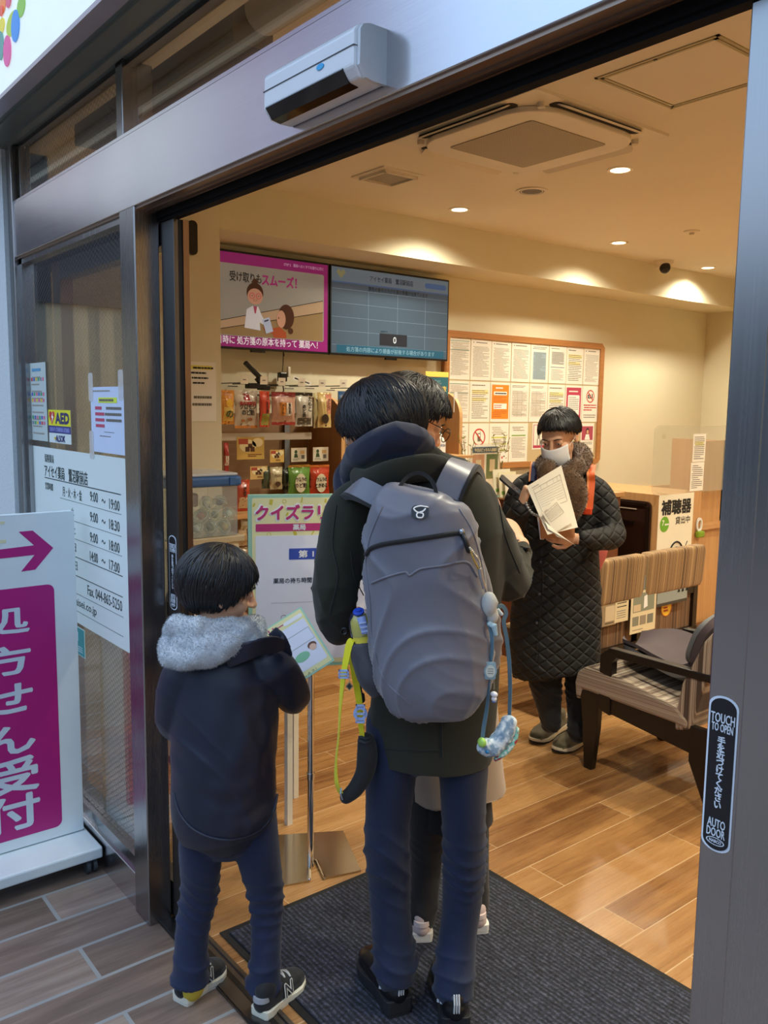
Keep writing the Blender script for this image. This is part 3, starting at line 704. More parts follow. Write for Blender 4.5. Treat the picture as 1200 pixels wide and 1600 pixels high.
# ------------------------------------------------------------------ cork board with notices
CORKF = m_wood('board_frame_wood', '#a9713f', '#bf8650', 'y')
cy0, cy1, cz0, cz1 = 4.105, 5.895, 1.10, 2.085
bd = thing('notice_board', (-4.5, 5, 1.1), 'large wood framed notice board covered with rows of paper notices', 'notice board')
MB().bb(-4.5, -4.478, cy0+.03, cy1-.03, cz0+.03, cz1-.03).build('board', paint('#cdb98f', .9, grain=.2, gs=200), bd)
T = frame((-4.5, (cy0+cy1)/2, (cz0+cz1)/2), Y, Z); w, h = cy1-cy0, cz1-cz0; ch = .035
b = MB(); fo = [(-w/2+ch, -h/2), (w/2-ch, -h/2), (w/2, -h/2+ch), (w/2, h/2-ch), (w/2-ch, h/2), (-w/2+ch, h/2), (-w/2, h/2-ch), (-w/2, -h/2+ch)]
fi = [(-w/2+.05, -h/2+.04), (w/2-.05, -h/2+.04), (w/2-.05, -h/2+.04), (w/2-.05, h/2-.045), (w/2-.05, h/2-.045), (-w/2+.05, h/2-.045), (-w/2+.05, h/2-.045), (-w/2+.05, -h/2+.04)]
for i in range(8):
    j = (i+1) % 8; q = [fo[i], fo[j], fi[j], fi[i]]
    q = [q[k] for k in range(4) if q[k] != q[k-1]]
    b.prism(q, 0, .035, M=T)
b.build('frame', CORKF, bd)
YEL = paint('#e8dc6a', .7); ORG = paint('#e8912c', .6); PINK = paint('#c0405e', .6); GRN = paint('#7dab4c', .6); BLU = paint('#9fb6c4', .7); REDP = paint('#c23b30', .6); LYEL = paint('#f0e6a8', .8)
def noframe(s, cy, r):
    MB().ring((0, cy), r*.84, r, .0006, .0012).build('red_ring', REDP, s, local=True)
    c = math.cos(math.radians(45)); k = r*.88
    flat(s, 'red_slash', [[(-k*c-.003, cy+k*c-.003), (-k*c+.003, cy+k*c+.003), (k*c+.003, cy-k*c+.003), (k*c-.003, cy-k*c-.003)]], REDP, .0016)
def notice(r, c, label, style, dz=0, w=.205, h=.292, dy=0):
    yc = 4.155+.105+.212*c+dy; zc = 1.893-.302*r+dz
    s = sheet('paper_notice', label, 'notice', (-4.476+.001*((c+r) % 2), yc, zc), Y, Z+Y*rnd.uniform(-.008, .008), w, h, PAPER if style not in ('orange', 'magenta') else PAPER, .0008, group='notices on the cork board')
    if style == 'text':
        text(s, '●', -w*.38, h*.42, .012, INKG); printed(s, -w*.3, h*.40, w*.3, h*.44, 1, INKG, rnd, fill=.5)
        printed(s, -w*.4, -h*.42, w*.4, h*.33, 24, INKL, rnd)
    elif style == 'table':
        printed(s, -w*.42, h*.38, w*.3, h*.45, 2, INKG, rnd)
        flat(s, 'table_lines', rects([(-w*.4, h*.3-k*h*.06, w*.4, h*.3-k*h*.06+.0008) for k in range(12)]+[(x, -h*.36, x+.0008, h*.3) for x in (-w*.4, -w*.12, w*.12, w*.4)]), INKL, .0004)
        printed(s, -w*.38, -h*.35, w*.38, h*.3, 24, INKL, rnd, fill=.3, z=.0006)
    elif style == 'bluetable':
        flat(s, 'teal_lines', rects([(-w*.45, h*.42, w*.45, h*.435), (-w*.45, h*.2, w*.45, h*.215)]), paint('#6f9c96', .7)); printed(s, -w*.42, -h*.4, w*.42, h*.4, 34, INKL, rnd, fill=.3, z=.0008)
    elif style == 'bluebox':
        printed(s, -w*.4, h*.36, w*.4, h*.44, 2, INKG, rnd); flat(s, 'tinted_box', [rect(-w*.36, -h*.42, w*.36, h*.3)], BLU); printed(s, -w*.33, -h*.4, w*.33, h*.28, 20, INKG, rnd, z=.0008, fill=.22)
    elif style == 'half':
        printed(s, -w*.4, h*.4, w*.4, h*.44, 1, INKG, rnd); flat(s, 'tinted_box', [rect(-w*.36, h*.0, w*.36, h*.34)], paint('#c9cbc6', .8)); printed(s, -w*.34, h*.01, w*.34, h*.33, 9, INKG, rnd, z=.0008)
        flat(s, 'blue_rule', [rect(-w*.4, -h*.08, w*.4, -h*.065)], paint('#4a5c86', .7)); printed(s, -w*.36, -h*.42, w*.36, -h*.12, 9, INKL, rnd)
    elif style == 'yellow':
        printed(s, -w*.4, h*.38, w*.3, h*.44, 1, INKG, rnd); flat(s, 'highlight', rects([(-w*.4, h*.2, w*.4, h*.3), (-w*.4, h*.02, w*.3, h*.1)]), LYEL); printed(s, -w*.4, -h*.42, w*.4, h*.3, 15, INKG, rnd, z=.0008, fill=.28)
    elif style == 'orange':
        flat(s, 'orange_panel', [rect(-w*.44, -h*.42, w*.44, h*.44)], ORG); flat(s, 'white_band', rects([(-w*.34, h*.18, w*.34, h*.27), (-w*.34, -h*.17, w*.34, -h*.03)]), PAPERW, .0008)
        printed(s, -w*.3, h*.33, w*.3, h*.39, 1, PAPERW, rnd, z=.0008, fill=.6); printed(s, -w*.31, h*.2, w*.31, h*.25, 1, INK, rnd, z=.0014, fill=.6); printed(s, -w*.31, -h*.15, w*.31, -h*.05, 2, REDP, rnd, z=.0014)
        printed(s, -w*.38, -.0, w*.38, h*.15, 4, REDP, rnd, z=.0008, fill=.22); printed(s, -w*.38, -h*.38, w*.38, -h*.2, 4, REDP, rnd, z=.0008, fill=.25)
    elif style == 'magenta':
        flat(s, 'magenta_panel', [rect(-w*.44, -h*.44, w*.44, h*.44)], PINK); flat(s, 'white_panel', [rrect(w*.7, h*.55, .01, cy=-h*.04)], PAPERW, .0008); printed(s, -w*.3, h*.3, w*.35, h*.37, 1, PAPERW, rnd, z=.0008, fill=.5)
        printed(s, -w*.3, -h*.28, w*.3, h*.2, 9, INKL, rnd, z=.0014)
    elif style == 'nophoto':
        MB().prism(rect(-.034, .045, .006, .075), .0006, .001).prism(circ(-.015, .078, .008), .0006, .001).prism(rect(.018, .045, .03, .068), .0006, .001).prism(circ(.024, .076, .006, .009), .0006, .001).build('camera_pictogram', INK, s, local=True)
        MB().ring((-.014, .06), .006, .009, .001, .0014).build('camera_lens', PAPERW, s, local=True)
        noframe(s, .062, .052); printed(s, -w*.4, -h*.2, w*.4, h*.0, 3, REDP, rnd, fill=.45); printed(s, -w*.4, -h*.4, w*.4, -h*.28, 2, INKG, rnd)
    elif style == 'nophone':
        MB().prism(rrect(.03, .06, .004, cy=.045), .0006, .001).prism(rect(.008, .07, .012, .088), .0006, .001).build('phone_pictogram', INKG, s, local=True)
        flat(s, 'phone_screen', [rect(-.01, .05, .01, .068)], PAPERW, .0012); noframe(s, .045, .064); printed(s, -w*.4, -h*.42, w*.4, -h*.1, 4, INKG, rnd)
    elif style == 'greenline':
        printed(s, -w*.35, h*.3, w*.35, h*.42, 3, INKG, rnd); flat(s, 'green_band', [rect(-w*.38, h*.17, w*.38, h*.2)], GRN); printed(s, -w*.38, -h*.4, w*.38, h*.14, 14, INKL, rnd)
    elif style == 'greenyellow':
        printed(s, -w*.38, h*.2, w*.38, h*.42, 5, INKL, rnd); flat(s, 'highlight', rects([(-w*.4, h*.12, w*.4, h*.16), (-w*.4, -h*.05, w*.4, -h*.01), (-w*.4, -h*.22, w*.3, -h*.16)]), paint('#d3d77a', .8)); printed(s, -w*.38, -h*.42, w*.38, h*.1, 10, INKG, rnd, z=.0008)
    elif style == 'pinkframe':
        flat(s, 'pink_border', rects([(-w*.42, -h*.44, w*.42, -h*.34), (-w*.42, h*.42, w*.42, h*.44), (-w*.42, -h*.44, -w*.38, h*.44), (w*.38, -h*.44, w*.42, h*.44)]), PINK)
        MB().prism(circ(0, .07, .012, .015), .0005, .001).prism([(-.018, .05), (.018, .05), (.012, -.02), (-.012, -.02)], .0005, .001).prism(rect(-.02, -.075, -.01, -.02), .0005, .001).prism(rect(.01, -.075, .02, -.02), .0005, .001).build('figure_drawing', INKL, s, local=True)
        flat(s, 'legs_outline', [circ(.035, -.05, .018, .022)], INKG, .0012)
    elif style == 'person':
        flat(s, 'magenta_panel', [rect(-w*.42, -h*.05, w*.42, h*.4)], paint('#b04a60', .6)); MB().prism(circ(0, .06, .02, .026), .0008, .0012).build('drawn_hair', INK, s, local=True)
        MB().prism([(-.035, -.01), (-.02, .035), (.02, .035), (.035, -.01)], .0012, .0016).build('drawn_coat', PAPERW, s, local=True); flat(s, 'drawn_face', [circ(0, .055, .013, .017)], paint('#e0b490', .7), .0018)
        printed(s, -w*.38, -h*.42, w*.38, -h*.1, 6, INKG, rnd)
    return s
R0 = ['notice with teal ruled table, top left of the cork board', 'plain typed notice, second from the left in the board\'s top row', 'dense typed notice, third from the left in the board\'s top row', 'lightly typed notice, fourth from the left in the board\'s top row',
      'notice with a pale blue tinted box in the board\'s top row', 'notice with a grey box over a blue rule in the board\'s top row', 'notice with yellow highlights in the board\'s top row', 'dense typed notice at the top right corner of the cork board']
for c, (lb, st) in enumerate(zip(R0, ('bluetable', 'text', 'text', 'text', 'bluebox', 'half', 'yellow', 'text'))): notice(0, c, lb, st)
R1 = ['notice with blue rules at the left of the board\'s middle row', 'notice with yellow highlight and bold lines beside the orange poster', 'orange poster with white bands on the cork board', 'ruled table notice just right of the orange poster', 'ruled table notice second to the right of the orange poster',
      'notice with orange heading partly behind the woman\'s head', 'magenta bordered notice beside the no photography sign', 'no photography sign with camera in a red ring']
for c, (lb, st) in enumerate(zip(R1, ('bluetable', 'yellow', 'orange', 'table', 'table', 'yellow', 'magenta', 'nophoto'))): notice(1, c, lb, st)
notice(2, 0, 'paper partly behind the wooden divider at the board\'s bottom row', 'text'); notice(2, 1, 'no mobile phone sign with handset in a red ring', 'nophone'); notice(2, 2, 'notice with green yellow highlights in the board\'s bottom row', 'greenyellow')
notice(2, 3, 'notice with one green band in the board\'s bottom row', 'greenline'); notice(2, 4, 'small pink framed notice with a drawn figure', 'pinkframe', dz=.045, w=.15, h=.205, dy=.02); notice(2, 7, 'pink notice with a drawn pharmacist at the board\'s right', 'person', dz=.02, w=.17, h=.25, dy=-.02)

# wooden wainscot on the TV wall and low counter top
struct(MB().bb(-4.5, -4.47, 4.2, 7.3, .0, .87).build('trim_14', OAKH))
# ------------------------------------------------------------------ shelving along the wall: two round topped dividers, rails, hooks, goods
OAKP = m_wood('shelf_panel_wood', '#8f6239', '#a67546', 'z', .5)
def divider(y, z1, x1, label, th=.022):
    t = thing('shelf_divider', (-4.3, y, 0), label, 'divider panel')
    T = Matrix(((1, 0, 0, 0), (0, 0, 1, 0), (0, 1, 0, 0), (0, 0, 0, 1)))  # (x,z,y)
    r = .16; pts = [(-4.49, 0), (x1, 0)]+[(x1-r+r*math.cos(a), z1-r+r*math.sin(a)) for a in [math.pi/2*k/8 for k in range(9)]]+[(-4.49, z1)]
    MB().prism(pts, y-th/2, y+th/2, M=T).build('panel', OAKP, t)
    b = MB(); q = [(x1, 0)]+[(x1-r+r*math.cos(a), z1-r+r*math.sin(a)) for a in [math.pi/2*k/8 for k in range(9)]]
    for i in range(len(q)-1):
        p0 = Vector((q[i][0]+.001, y, q[i][1])); p1 = Vector((q[i+1][0]+.001, y, q[i+1][1])); b.beam(p0, p1, th+.002, .004, up=(p1-p0).cross(Y))
    b.build('edge_band', m_wood('edge_band', '#cf9f68', '#dcae78', 'z'), t)
    return t
divider(3.0, 1.60, -4.14, 'round topped wooden shelf end panel between the sweets and the blue packets')
divider(3.83, 1.645, -4.0, 'tall round topped wooden divider behind the hand sanitiser bottles')
divider(2.16, 1.60, -4.14, 'wooden shelf end panel beside the pillar behind the capsule box')
BROWNB = m_wood('shelf_back_board', '#8a6848', '#9d7a58', 'y', .7)
sh = thing('display_shelving', (-4.3, 2.6, 0), 'wooden wall shelving unit holding hanging bags of sweets', 'shelf')
MB().bb(-4.499, -4.492, 2.172, 2.988, 0, 1.50).bb(-4.499, -4.492, 3.012, 3.818, 0, 1.50).build('back_board', BROWNB, sh)
MB().bb(-4.49, -4.12, 2.172, 2.988, .925, .95).build('shelf_board', OAKH, sh)
MB().bb(-4.49, -4.14, 2.172, 2.988, .55, .575).build('shelf_board', OAKH, sh)
MB().bb(-4.49, -4.12, 3.012, 3.818, .925, .95).build('shelf_board', OAKH, sh)
RAILM = paint('#b8b4ac', .4, .2)
p = on(350, 683, 0, -4.22); q = on(486, 692, 0, -4.22)
MB().bb(-4.225, -4.215, 2.172, q.y, 1.352, 1.392).build('price_rail', paint('#cfc9bd', .5), sh)
MB().bb(-4.478, -4.468, 2.80, 2.835, .95, 1.62).build('upright', paint('#8d9093', .5, .4), sh)
MB().bb(-4.478, -4.47, 2.172, 2.988, 1.60, 1.612).build('hook_rail', paint('#4a3a2a', .5), sh)
SLT = []
hooks = [(381.5, 598), (412, 599), (440, 601), (471, 602), (503, 603), (536, 603), (569, 606), (600, 607), (628, 608)]
HOOKM = paint('#2c2a28', .4, .5); TAGM = paint('#efe9dc', .5)
for i, (px, py) in enumerate(hooks):
    p = on(px, py, 0, -4.13)
    hk = thing('display_hook', (-4.48, p.y, p.z), 'black wire hook with a small white price ticket on the sweets rail', 'hook', group='wire hooks of the sweets display')
    MB().tube([(-4.48, p.y, p.z+.0), (-4.14, p.y, p.z-.0), (-4.13, p.y, p.z+.012)], .003, seg=6).tube([(-4.48, p.y-.03, p.z-.012), (-4.48, p.y+.03, p.z-.012)], .003, seg=6).build('wire', HOOKM, hk)
    T = frame((-4.128, p.y, p.z+.016), Y, Z+X*.1); bb_ = MB(); bb_.prism(rrect(.046, .044, .002), 0, .0012, M=T); tg = bb_.build('price_ticket', TAGM, hk)
    MB().prism(rect(-.010, -.002, .010, .003), .0016, .002, M=T).build('print', INKG, hk)
def bag(c, w, h, hexc, label, yaw=0.0, group='bags of sweets on the wall hooks', th=.035, parts=(), foil='#b9b3a8', tilt=0, rough=.22, x=None):
    """a pillow bag: crimped seals top and bottom, swollen middle; frame right=Y, up=Z, normal=+X"""
    T = frame(c, Y*math.cos(yaw)-X*math.sin(yaw), Z+Y*tilt)
    nt = thing('snack_bag', c, label, 'packet', group, mat4=T)
    def shp(u, v, sgn, g=1.0):
        a = math.sin(math.pi*min(max(u, 0), 1))**.55; e = min(1, max(0, (v-.09)/.3)); f = min(1, max(0, (.93-v)/.25)); e = e*e*(3-2*e); f = f*f*(3-2*f)
        d = th/2*a*e*f*g+.0015
        ww = w*(1-.05*e*f)
        wr = .0022*math.sin(31*u+9*v+c[1]*40)*e*f+.0016*math.sin(57*v+13*u+c[1]*11)*a
        return Vector(((u-.5)*ww, (v-.5)*h, sgn*(d+wr)))
    b = MB(); b.grid(lambda u, v: shp(u, v, 1), 15, 19); b.grid(lambda u, v: shp(u, v, -1), 15, 19)
    bmesh.ops.remove_doubles(b.b, verts=b.b.verts, dist=.0008)
    o = b.build('film', foilm(hexc, rough), nt, local=True, smooth=True)
    def patch(u0, v0, u1, v1, hx, nm, rr=.3):
        b = MB(); b.grid(lambda u, v: shp(lerp(u0, u1, u), lerp(v0, v1, v), 1)+Vector((0, 0, .0012)), 9, 9); b.build(nm, foilm(hx, rr), nt, local=True, smooth=True)
    for q in parts:
        if q[0] == 'p': patch(*q[1:6], nm=q[6] if len(q) > 6 else 'printed_panel')
        elif q[0] == 't':
            _, s, u, v, size, hx, wd, bold = q[:8]
            text(nt, s, (u-.5)*w, (v-.5)*h, size, paint(hx, .5), z=th/2+.0045, bold=bold, width=wd, ls=.95)
        elif q[0] == 'e':
            _, u, v, ru, rv, hx, nm = q
            b = MB(); 
            b.prism(circ((u-.5)*w, (v-.5)*h, ru, rv, 16), th/2+.002, th/2+.0035); b.build(nm, foilm(hx, .35), nt, local=True)
    return nt
_fm = {}
def foilm(hexc, rough=.22):
    k = (hexc, rough)
    if k in _fm: return _fm[k]
    n = NT('film_'+hexc.strip('#')); v = n.coord(); nz = n.noise(v, 55, 3)
    n.bsdf(n.mix(n.noise(v, 30, 2), tuple(x*.85 for x in lin(hexc)[:3])+(1,), lin(hexc)), rough, 0, bump=nz, bstr=.5, bdist=.004, Coat_Weight=.4, Coat_Roughness=.1)
    _fm[k] = n.m; return n.m
def bagp(x0, y0, x1, y1, hexc, label, X0=-4.16, **kw):
    a = on(x0, y0, 0, X0); b = on(x1, y1, 0, X0); return bag(((X0), (a.y+b.y)/2, (a.z+b.z)/2), abs(b.y-a.y), abs(a.z-b.z), hexc, label, **kw)
bagp(341, 609, 366, 663, '#d8903a', 'orange bag of sweets hanging at the left end beside the pillar', parts=[('p', .25, .1, .9, .5, '#e9c76a'), ('e', .6, .62, .02, .022, '#f0c040', 'fruit_picture'), ('t', 'の', .6, .3, .05, '#2c4a1e', .04, .03)])
bagp(366, 610, 402, 669, '#d9cfc3', 'silver white bag of throat sweets with a red label', parts=[('p', .38, .74, .64, .93, '#b3262a', 'red_label'), ('p', .0, .0, 1, .07, '#d5873c', 'gold_seal'), ('t', '養命酒製造', .5, .66, .024, '#a53028', .10, .03), ('t', 'クロモジ\nのど飴', .52, .5, .034, '#241c16', .10, .03), ('e', .3, .2, .012, .008, '#a86a38', 'twig_picture'), ('e', .6, .24, .016, .009, '#8a5028', 'twig_picture')])
bagp(402, 611, 424, 667, '#c43a24', 'narrow red bag of sweets with upright black lettering', yaw=.4, X0=-4.15, parts=[('p', .1, .05, .9, .38, '#8a8a3c'), ('t', 'し\nょ\nう\nが', .5, .62, .026, '#1c1410', .02, .04)])
bagp(424, 612, 461, 664, '#c89a86', 'clear pink bag of sweets with dark red bands and an orange label', parts=[('p', 0, .86, 1, 1, '#8e1f26', 'top_band'), ('p', 0, .0, 1, .09, '#a32a26', 'bottom_band'), ('p', .28, .3, .55, .68, '#d98a2c', 'orange_label'), ('p', .56, .28, .82, .68, '#e6ddcf', 'white_label'), ('t', 'か\nり\nん', .42, .49, .02, '#4a2410', .015, .03), ('t', '黄\n金\n飴', .69, .49, .02, '#2a1a10', .015, .03)])
bagp(461, 613, 488, 666, '#cfcabd', 'white bag of sweets with a black top and black brush lettering', parts=[('p', 0, .9, 1, 1, '#17130f', 'top_band'), ('p', .1, .05, .9, .25, '#5a5448', 'picture'), ('t', 'た\nら\nこ', .75, .66, .03, '#14100c', .025, .04), ('t', 'の\nど\n飴', .42, .45, .026, '#14100c', .022, .04)])
bagp(488, 614, 497, 669, '#d9cfa0', 'pale bag of sweets seen edge on', yaw=.5, X0=-4.17)
bagp(496, 613, 517, 668, '#dcc283', 'cream and pink bag of sweets with a dark sweet pictured', X0=-4.15, parts=[('p', .55, .4, 1, .95, '#d58a72'), ('e', .45, .25, .024, .028, '#2c1c14', 'sweet_picture'), ('t', 'さ\nと\nう', .7, .66, .024, '#2a1410', .018, .03)])
for i, (x0, x1) in enumerate(((528, 549), (551, 572), (575, 596), (600, 620))):
    bagp(x0, 611+i*.5, x1, 662, '#c79a7c', ['blue topped packet just right of the shelf end panel', 'second blue topped packet beside the bending man\'s hair', 'blue topped packet hidden behind the man\'s hair', 'red topped packet behind the bending man'][i], X0=-4.16, group='blue topped packets', parts=[('p', 0, .74, 1, 1, '#2a5f92' if i < 3 else '#a83a2c', 'blue_top'), ('p', .2, .2, .8, .6, '#dfb48e')])
# shelf talker cards
def card(x0, y0, x1, y1, hexc, label, X0=-4.20, kind='cubes'):
    a = on(x0, y0, 0, X0); b = on(x1, y1, 0, X0); w, h = abs(b.y-a.y), abs(a.z-b.z)
    s = sheet('shelf_card', label, 'card', (X0, (a.y+b.y)/2, (a.z+b.z)/2), Y, Z+Y*rnd.uniform(-.05, .05), w, h, paint(hexc, .45), .0012, group='picture cards on the sweets shelf')
    if kind == 'cubes':
        flat(s, 'cream_patch', [circ(-w*.1, .1*h, w*.3, h*.28), circ(w*.25, h*.25, w*.2, h*.2)], paint('#f2e4b4', .5))
        flat(s, 'cube_picture', [rect(-w*.2, -h*.16, -w*.04, h*.06), rect(-w*.02, -h*.16, w*.14, h*.06), rect(-w*.1, h*.02, w*.06, h*.2)], paint('#5a3420', .5), .0008)
        flat(s, 'red_label', [rect(-w*.44, h*.18, -w*.1, h*.42)], paint('#b5503a', .5), .0008); printed(s, -w*.1, -h*.4, w*.4, -h*.25, 2, paint('#8a5a28', .6), rnd, z=.0008, fill=.6)
    else:
        MB().prism(circ(-w*.2, h*.22, w*.09, h*.13), .0005, .001).prism([(-w*.32, -h*.2), (-w*.28, h*.08), (-w*.12, h*.08), (-w*.06, -h*.2)], .0005, .001).build('figure_drawing', paint('#2f4a2a', .6), s, local=True)
        flat(s, 'orange_block', [rect(w*.08, h*.05, w*.36, h*.3)], paint('#d8b070', .6)); flat(s, 'grey_block', [rect(w*.16, -h*.3, w*.36, -h*.02)], INKG, .0006); printed(s, -w*.4, -h*.42, w*.05, -h*.25, 2, INKG, rnd)
    return s
card(370, 683, 413, 717, '#cfae5e', 'large picture card of brown sugar cubes clipped to the shelf rail', X0=-4.21)
card(422, 703, 444, 722, '#dcb765', 'small picture card of brown cubes above the cream bag')
card(391, 729, 418, 748, '#d9b878', 'small picture card of brown cubes on a thin white stem')
card(455, 700, 479, 721, '#e2dac4', 'white picture card above the green throat sweets', kind='fig')
card(489, 699, 513, 720, '#e2dac5', 'white picture card above the red throat sweets', kind='fig')
bagp(409, 729, 421, 763, '#4d5a44', 'dark green packet on the lower shelf beside the cream bag', X0=-4.21, group='packets on the lower shelf')
bagp(422, 730, 441, 764, '#c9bd98', 'cream packet with brown sweets on the lower shelf', X0=-4.19, group='packets on the lower shelf', parts=[('t', 'クリマロ', .5, .62, .02, '#3a2a1c', .05, .02), ('e', .5, .25, .018, .014, '#4a2a1a', 'sweet_picture')])
bagp(441, 731, 450, 765, '#34382e', 'dark packet between the cream and the green bags', X0=-4.21, group='packets on the lower shelf')
def throat(x0, x1, hexc, lbl, t2, c2): bagp(x0, 727, x1, 776, hexc, lbl, X0=-4.16, group='packets on the lower shelf', parts=[('e', .5, .45, .038, .055, '#ddd4b8', 'pale_silhouette'), ('p', .25, .0, .75, .12, '#a03024'), ('t', 'ツムラの', .52, .56, .028, '#1c1610', .07, .03), ('t', t2, .5, .38, .03, '#1c1610', .08, .03), ('p', 0, .93, 1, 1, c2, 'top_band')])
throat(450, 484, '#5f8f3a', 'green bag of throat sweets on the lower shelf', 'のど飴', '#b07a30'); throat(484, 514, '#b83a20', 'red bag of throat sweets on the lower shelf', 'とかめる', '#c86a28')
bagp(370, 750, 390, 798, '#b8452c', 'red packet on the shelf beside the capsule box lid', X0=-4.13, group='packets on the lower shelf', parts=[('p', .1, .1, .9, .45, '#d6b68a'), ('t', 'か\nき', .5, .65, .03, '#2a1410', .02, .03)])
bagp(350, 692, 357, 742, '#b53a3a', 'red and white packet at the left end under the rail', X0=-4.15, group='packets on the lower shelf', parts=[('p', .0, .3, 1, .6, '#e8dccb')])
for k, (x0, y0, x1, y1, hx, lb) in enumerate(((376, 812, 388, 826, '#c9b99a', 'small cream box under the shelf board'), (372, 828, 386, 852, '#b79a74', 'brown packet low on the shelving beside the quiz board'), (372, 856, 388, 880, '#8d7350', 'dark tan packet lowest beside the quiz board'))):
    bagp(x0, y0, x1, y1, hx, lb, X0=-4.15, group='packets low on the shelving')
# black clamp arm, adapter and white label above the hooks
ca = thing('clamp_arm', on(400, 575, 0, -4.3), 'black jointed clamp arm standing up behind the sweets', 'arm')
a0, a1, a2 = on(383, 566, 0, -4.28), on(408, 592, 0, -4.28), on(404, 600, 0, -4.28)
MB().beam(a0, a1, .022, .03, up=X, bev=.003).build('arm', BLACK, ca)
MB().beam(on(402, 590, 0, -4.28), on(413, 604, 0, -4.28), .03, .03, up=X, bev=.002).box(on(398, 603, 0, -4.28), (.05, .10, .03), bev=.003).box(on(412, 606, 0, -4.30), (.05, .06, .025), bev=.003).build('clamp', BLACK, ca)
ad = thing('power_adapter', on(441, 588, 0, -4.46), 'black power adapter hanging on its cable under the televisions', 'adapter')
p = on(441, 589, 0, -4.44)
MB().box(p, (.04, .05, .055), bev=.006).build('body', BLACK, ad); MB().tube([p+Z*.027, p+Z*.08+Y*.006, p+Z*.16+Y*.008, on(444, 556, 0, -4.46)], .003, seg=6).tube([p-Z*.02, p-Z*.08+Y*.01, p-Z*.1], .004, seg=6).build('cable', paint('#4a443c', .6), ad)
MB().box(p+Z*.03+Y*.045, (.02, .018, .06), bev=.003).build('plug', paint('#e5dfd0', .5), ad)
T = frame(on(472, 595, 0, -4.40), Y*.95-Z*.33, Z+Y*.2); s = sheet('label_strip', 'white tilted label strip above the hooks', 'label', T.translation, Y*.95-Z*.27, Z, .135, .024, PAPER); printed(s, -.055, -.006, .055, .006, 1, INK, rnd, fill=.7)
# blue test kit poster on the divider
p0, p1 = on(665, 580, 0, -4.05), on(700, 618, 0, -4.05); w, h = p1.y-p0.y, p0.z-p1.z
s = sheet('test_kit_poster', 'blue test kit poster standing above the tall divider', 'poster', (-4.05, (p0.y+p1.y)/2, (p0.z+p1.z)/2-.01), Y, Z, w, h+.02, paint('#2f6c80', .5)); 
flat(s, 'yellow_band', [rect(-w/2, h/2-.022, w/2, h/2+.01)], YEL); printed(s, -w*.3, h*.32, w*.1, h*.36, 1, REDP, rnd, z=.001)
text(s, '新型コロナ', 0, h*.17, .016, paint('#a9cbd0', .6), width=.06); text(s, 'インフルエンザ', 0, h*.06, .016, paint('#b9cdc8', .6), width=.075)
text(s, '抗原検査', .0, -h*.15, .036, paint('#f0dc78', .6), bold=.02, width=w*.85); MB().box((3.83-(p0.y+p1.y)/2, -h*.5-.03, -.004), (.026, .13, .006)).build('clip_stem', WHITE, s, local=True)
text(s, 'キット', .0, -h*.37, .036, paint('#f0e2a0', .6), bold=.02, width=w*.6)
# high counter under the notice board with sanitiser bottles, leaflet stand, plants
CTZ = on(800, 783, 0, -3.37).z
sc = thing('side_counter', (-3.9, 4.1, 0), 'wooden writing counter below the notice board holding leaflets', 'counter')
MB().bb(-4.468, -3.35, 3.86, 4.7, CTZ-.03, CTZ, bev=.003).build('top', OAKH, sc); MB().bb(-4.468, -3.37, 3.88, 4.68, 0, CTZ-.03).build('body', m_wood('counter_side_wood', '#6f4029', '#7f4c30', 'z'), sc)
MB().bb(-3.37, -3.36, 3.88, 4.68, 0, .07).build('plinth', paint('#cdb48f', .6), sc)
rs = thing('bottle_shelf', (-3.95, 3.7, 1.25), 'small wooden shelf on the tall divider carrying the pump bottles', 'shelf')
MB().bb(-4.12, -3.86, 3.42, 3.818, 1.235, 1.25).build('board', OAKH, rs); MB().bb(-4.0, -3.98, 3.80, 3.818, 1.15, 1.235).build('bracket', OAK, rs)
def bottle(px, py, label, s=1.0, X0=-3.95):
    p = on(px, py, 0, X0); zb = 1.25
    t = thing('sanitiser_bottle', (X0, p.y, zb), label, 'bottle', group='pump bottles by the divider')
    T = Matrix.Translation((X0, p.y, zb)); H = (p.z-zb)
    MB().lathe([(.030*s, 0), (.032*s, .01), (.032*s, H*.55), (.026*s, H*.63), (.012*s, H*.68), (.012*s, H*.72)], M=T).build('body', paint('#efe9da', .35), t, smooth=False, auto=True)
    MB().lathe([(.016*s, H*.70), (.016*s, H*.78), (.007*s, H*.80), (.005*s, H*.94)], M=T, seg=16).build('pump', WHITE, t, auto=True)
    MB().beam((X0, p.y-.04*s, zb+H*.96), (X0, p.y+.012*s, zb+H*.98), .018*s, .012*s, bev=.002).build('nozzle', WHITE, t)
    M = frame((X0+.033, p.y, zb+H*.3), Y, Z); o = MB().prism(rrect(.045, .07, .004), 0, .0008).build('label', PAPERW, t, local=True)
    o.matrix_local = wm(t).inverted() @ M; WM[o.name] = M
    text(o, 'iPOSH', 0, .012, .02, paint('#2a3c78', .5), z=.001, bold=.02, width=.04)
    return t
bottle(687, 668, 'white pump bottle of hand sanitiser, the right one by the divider')
bottle(671, 672, 'white pump bottle partly hidden beside the spectacled person\'s face', X0=-4.03)
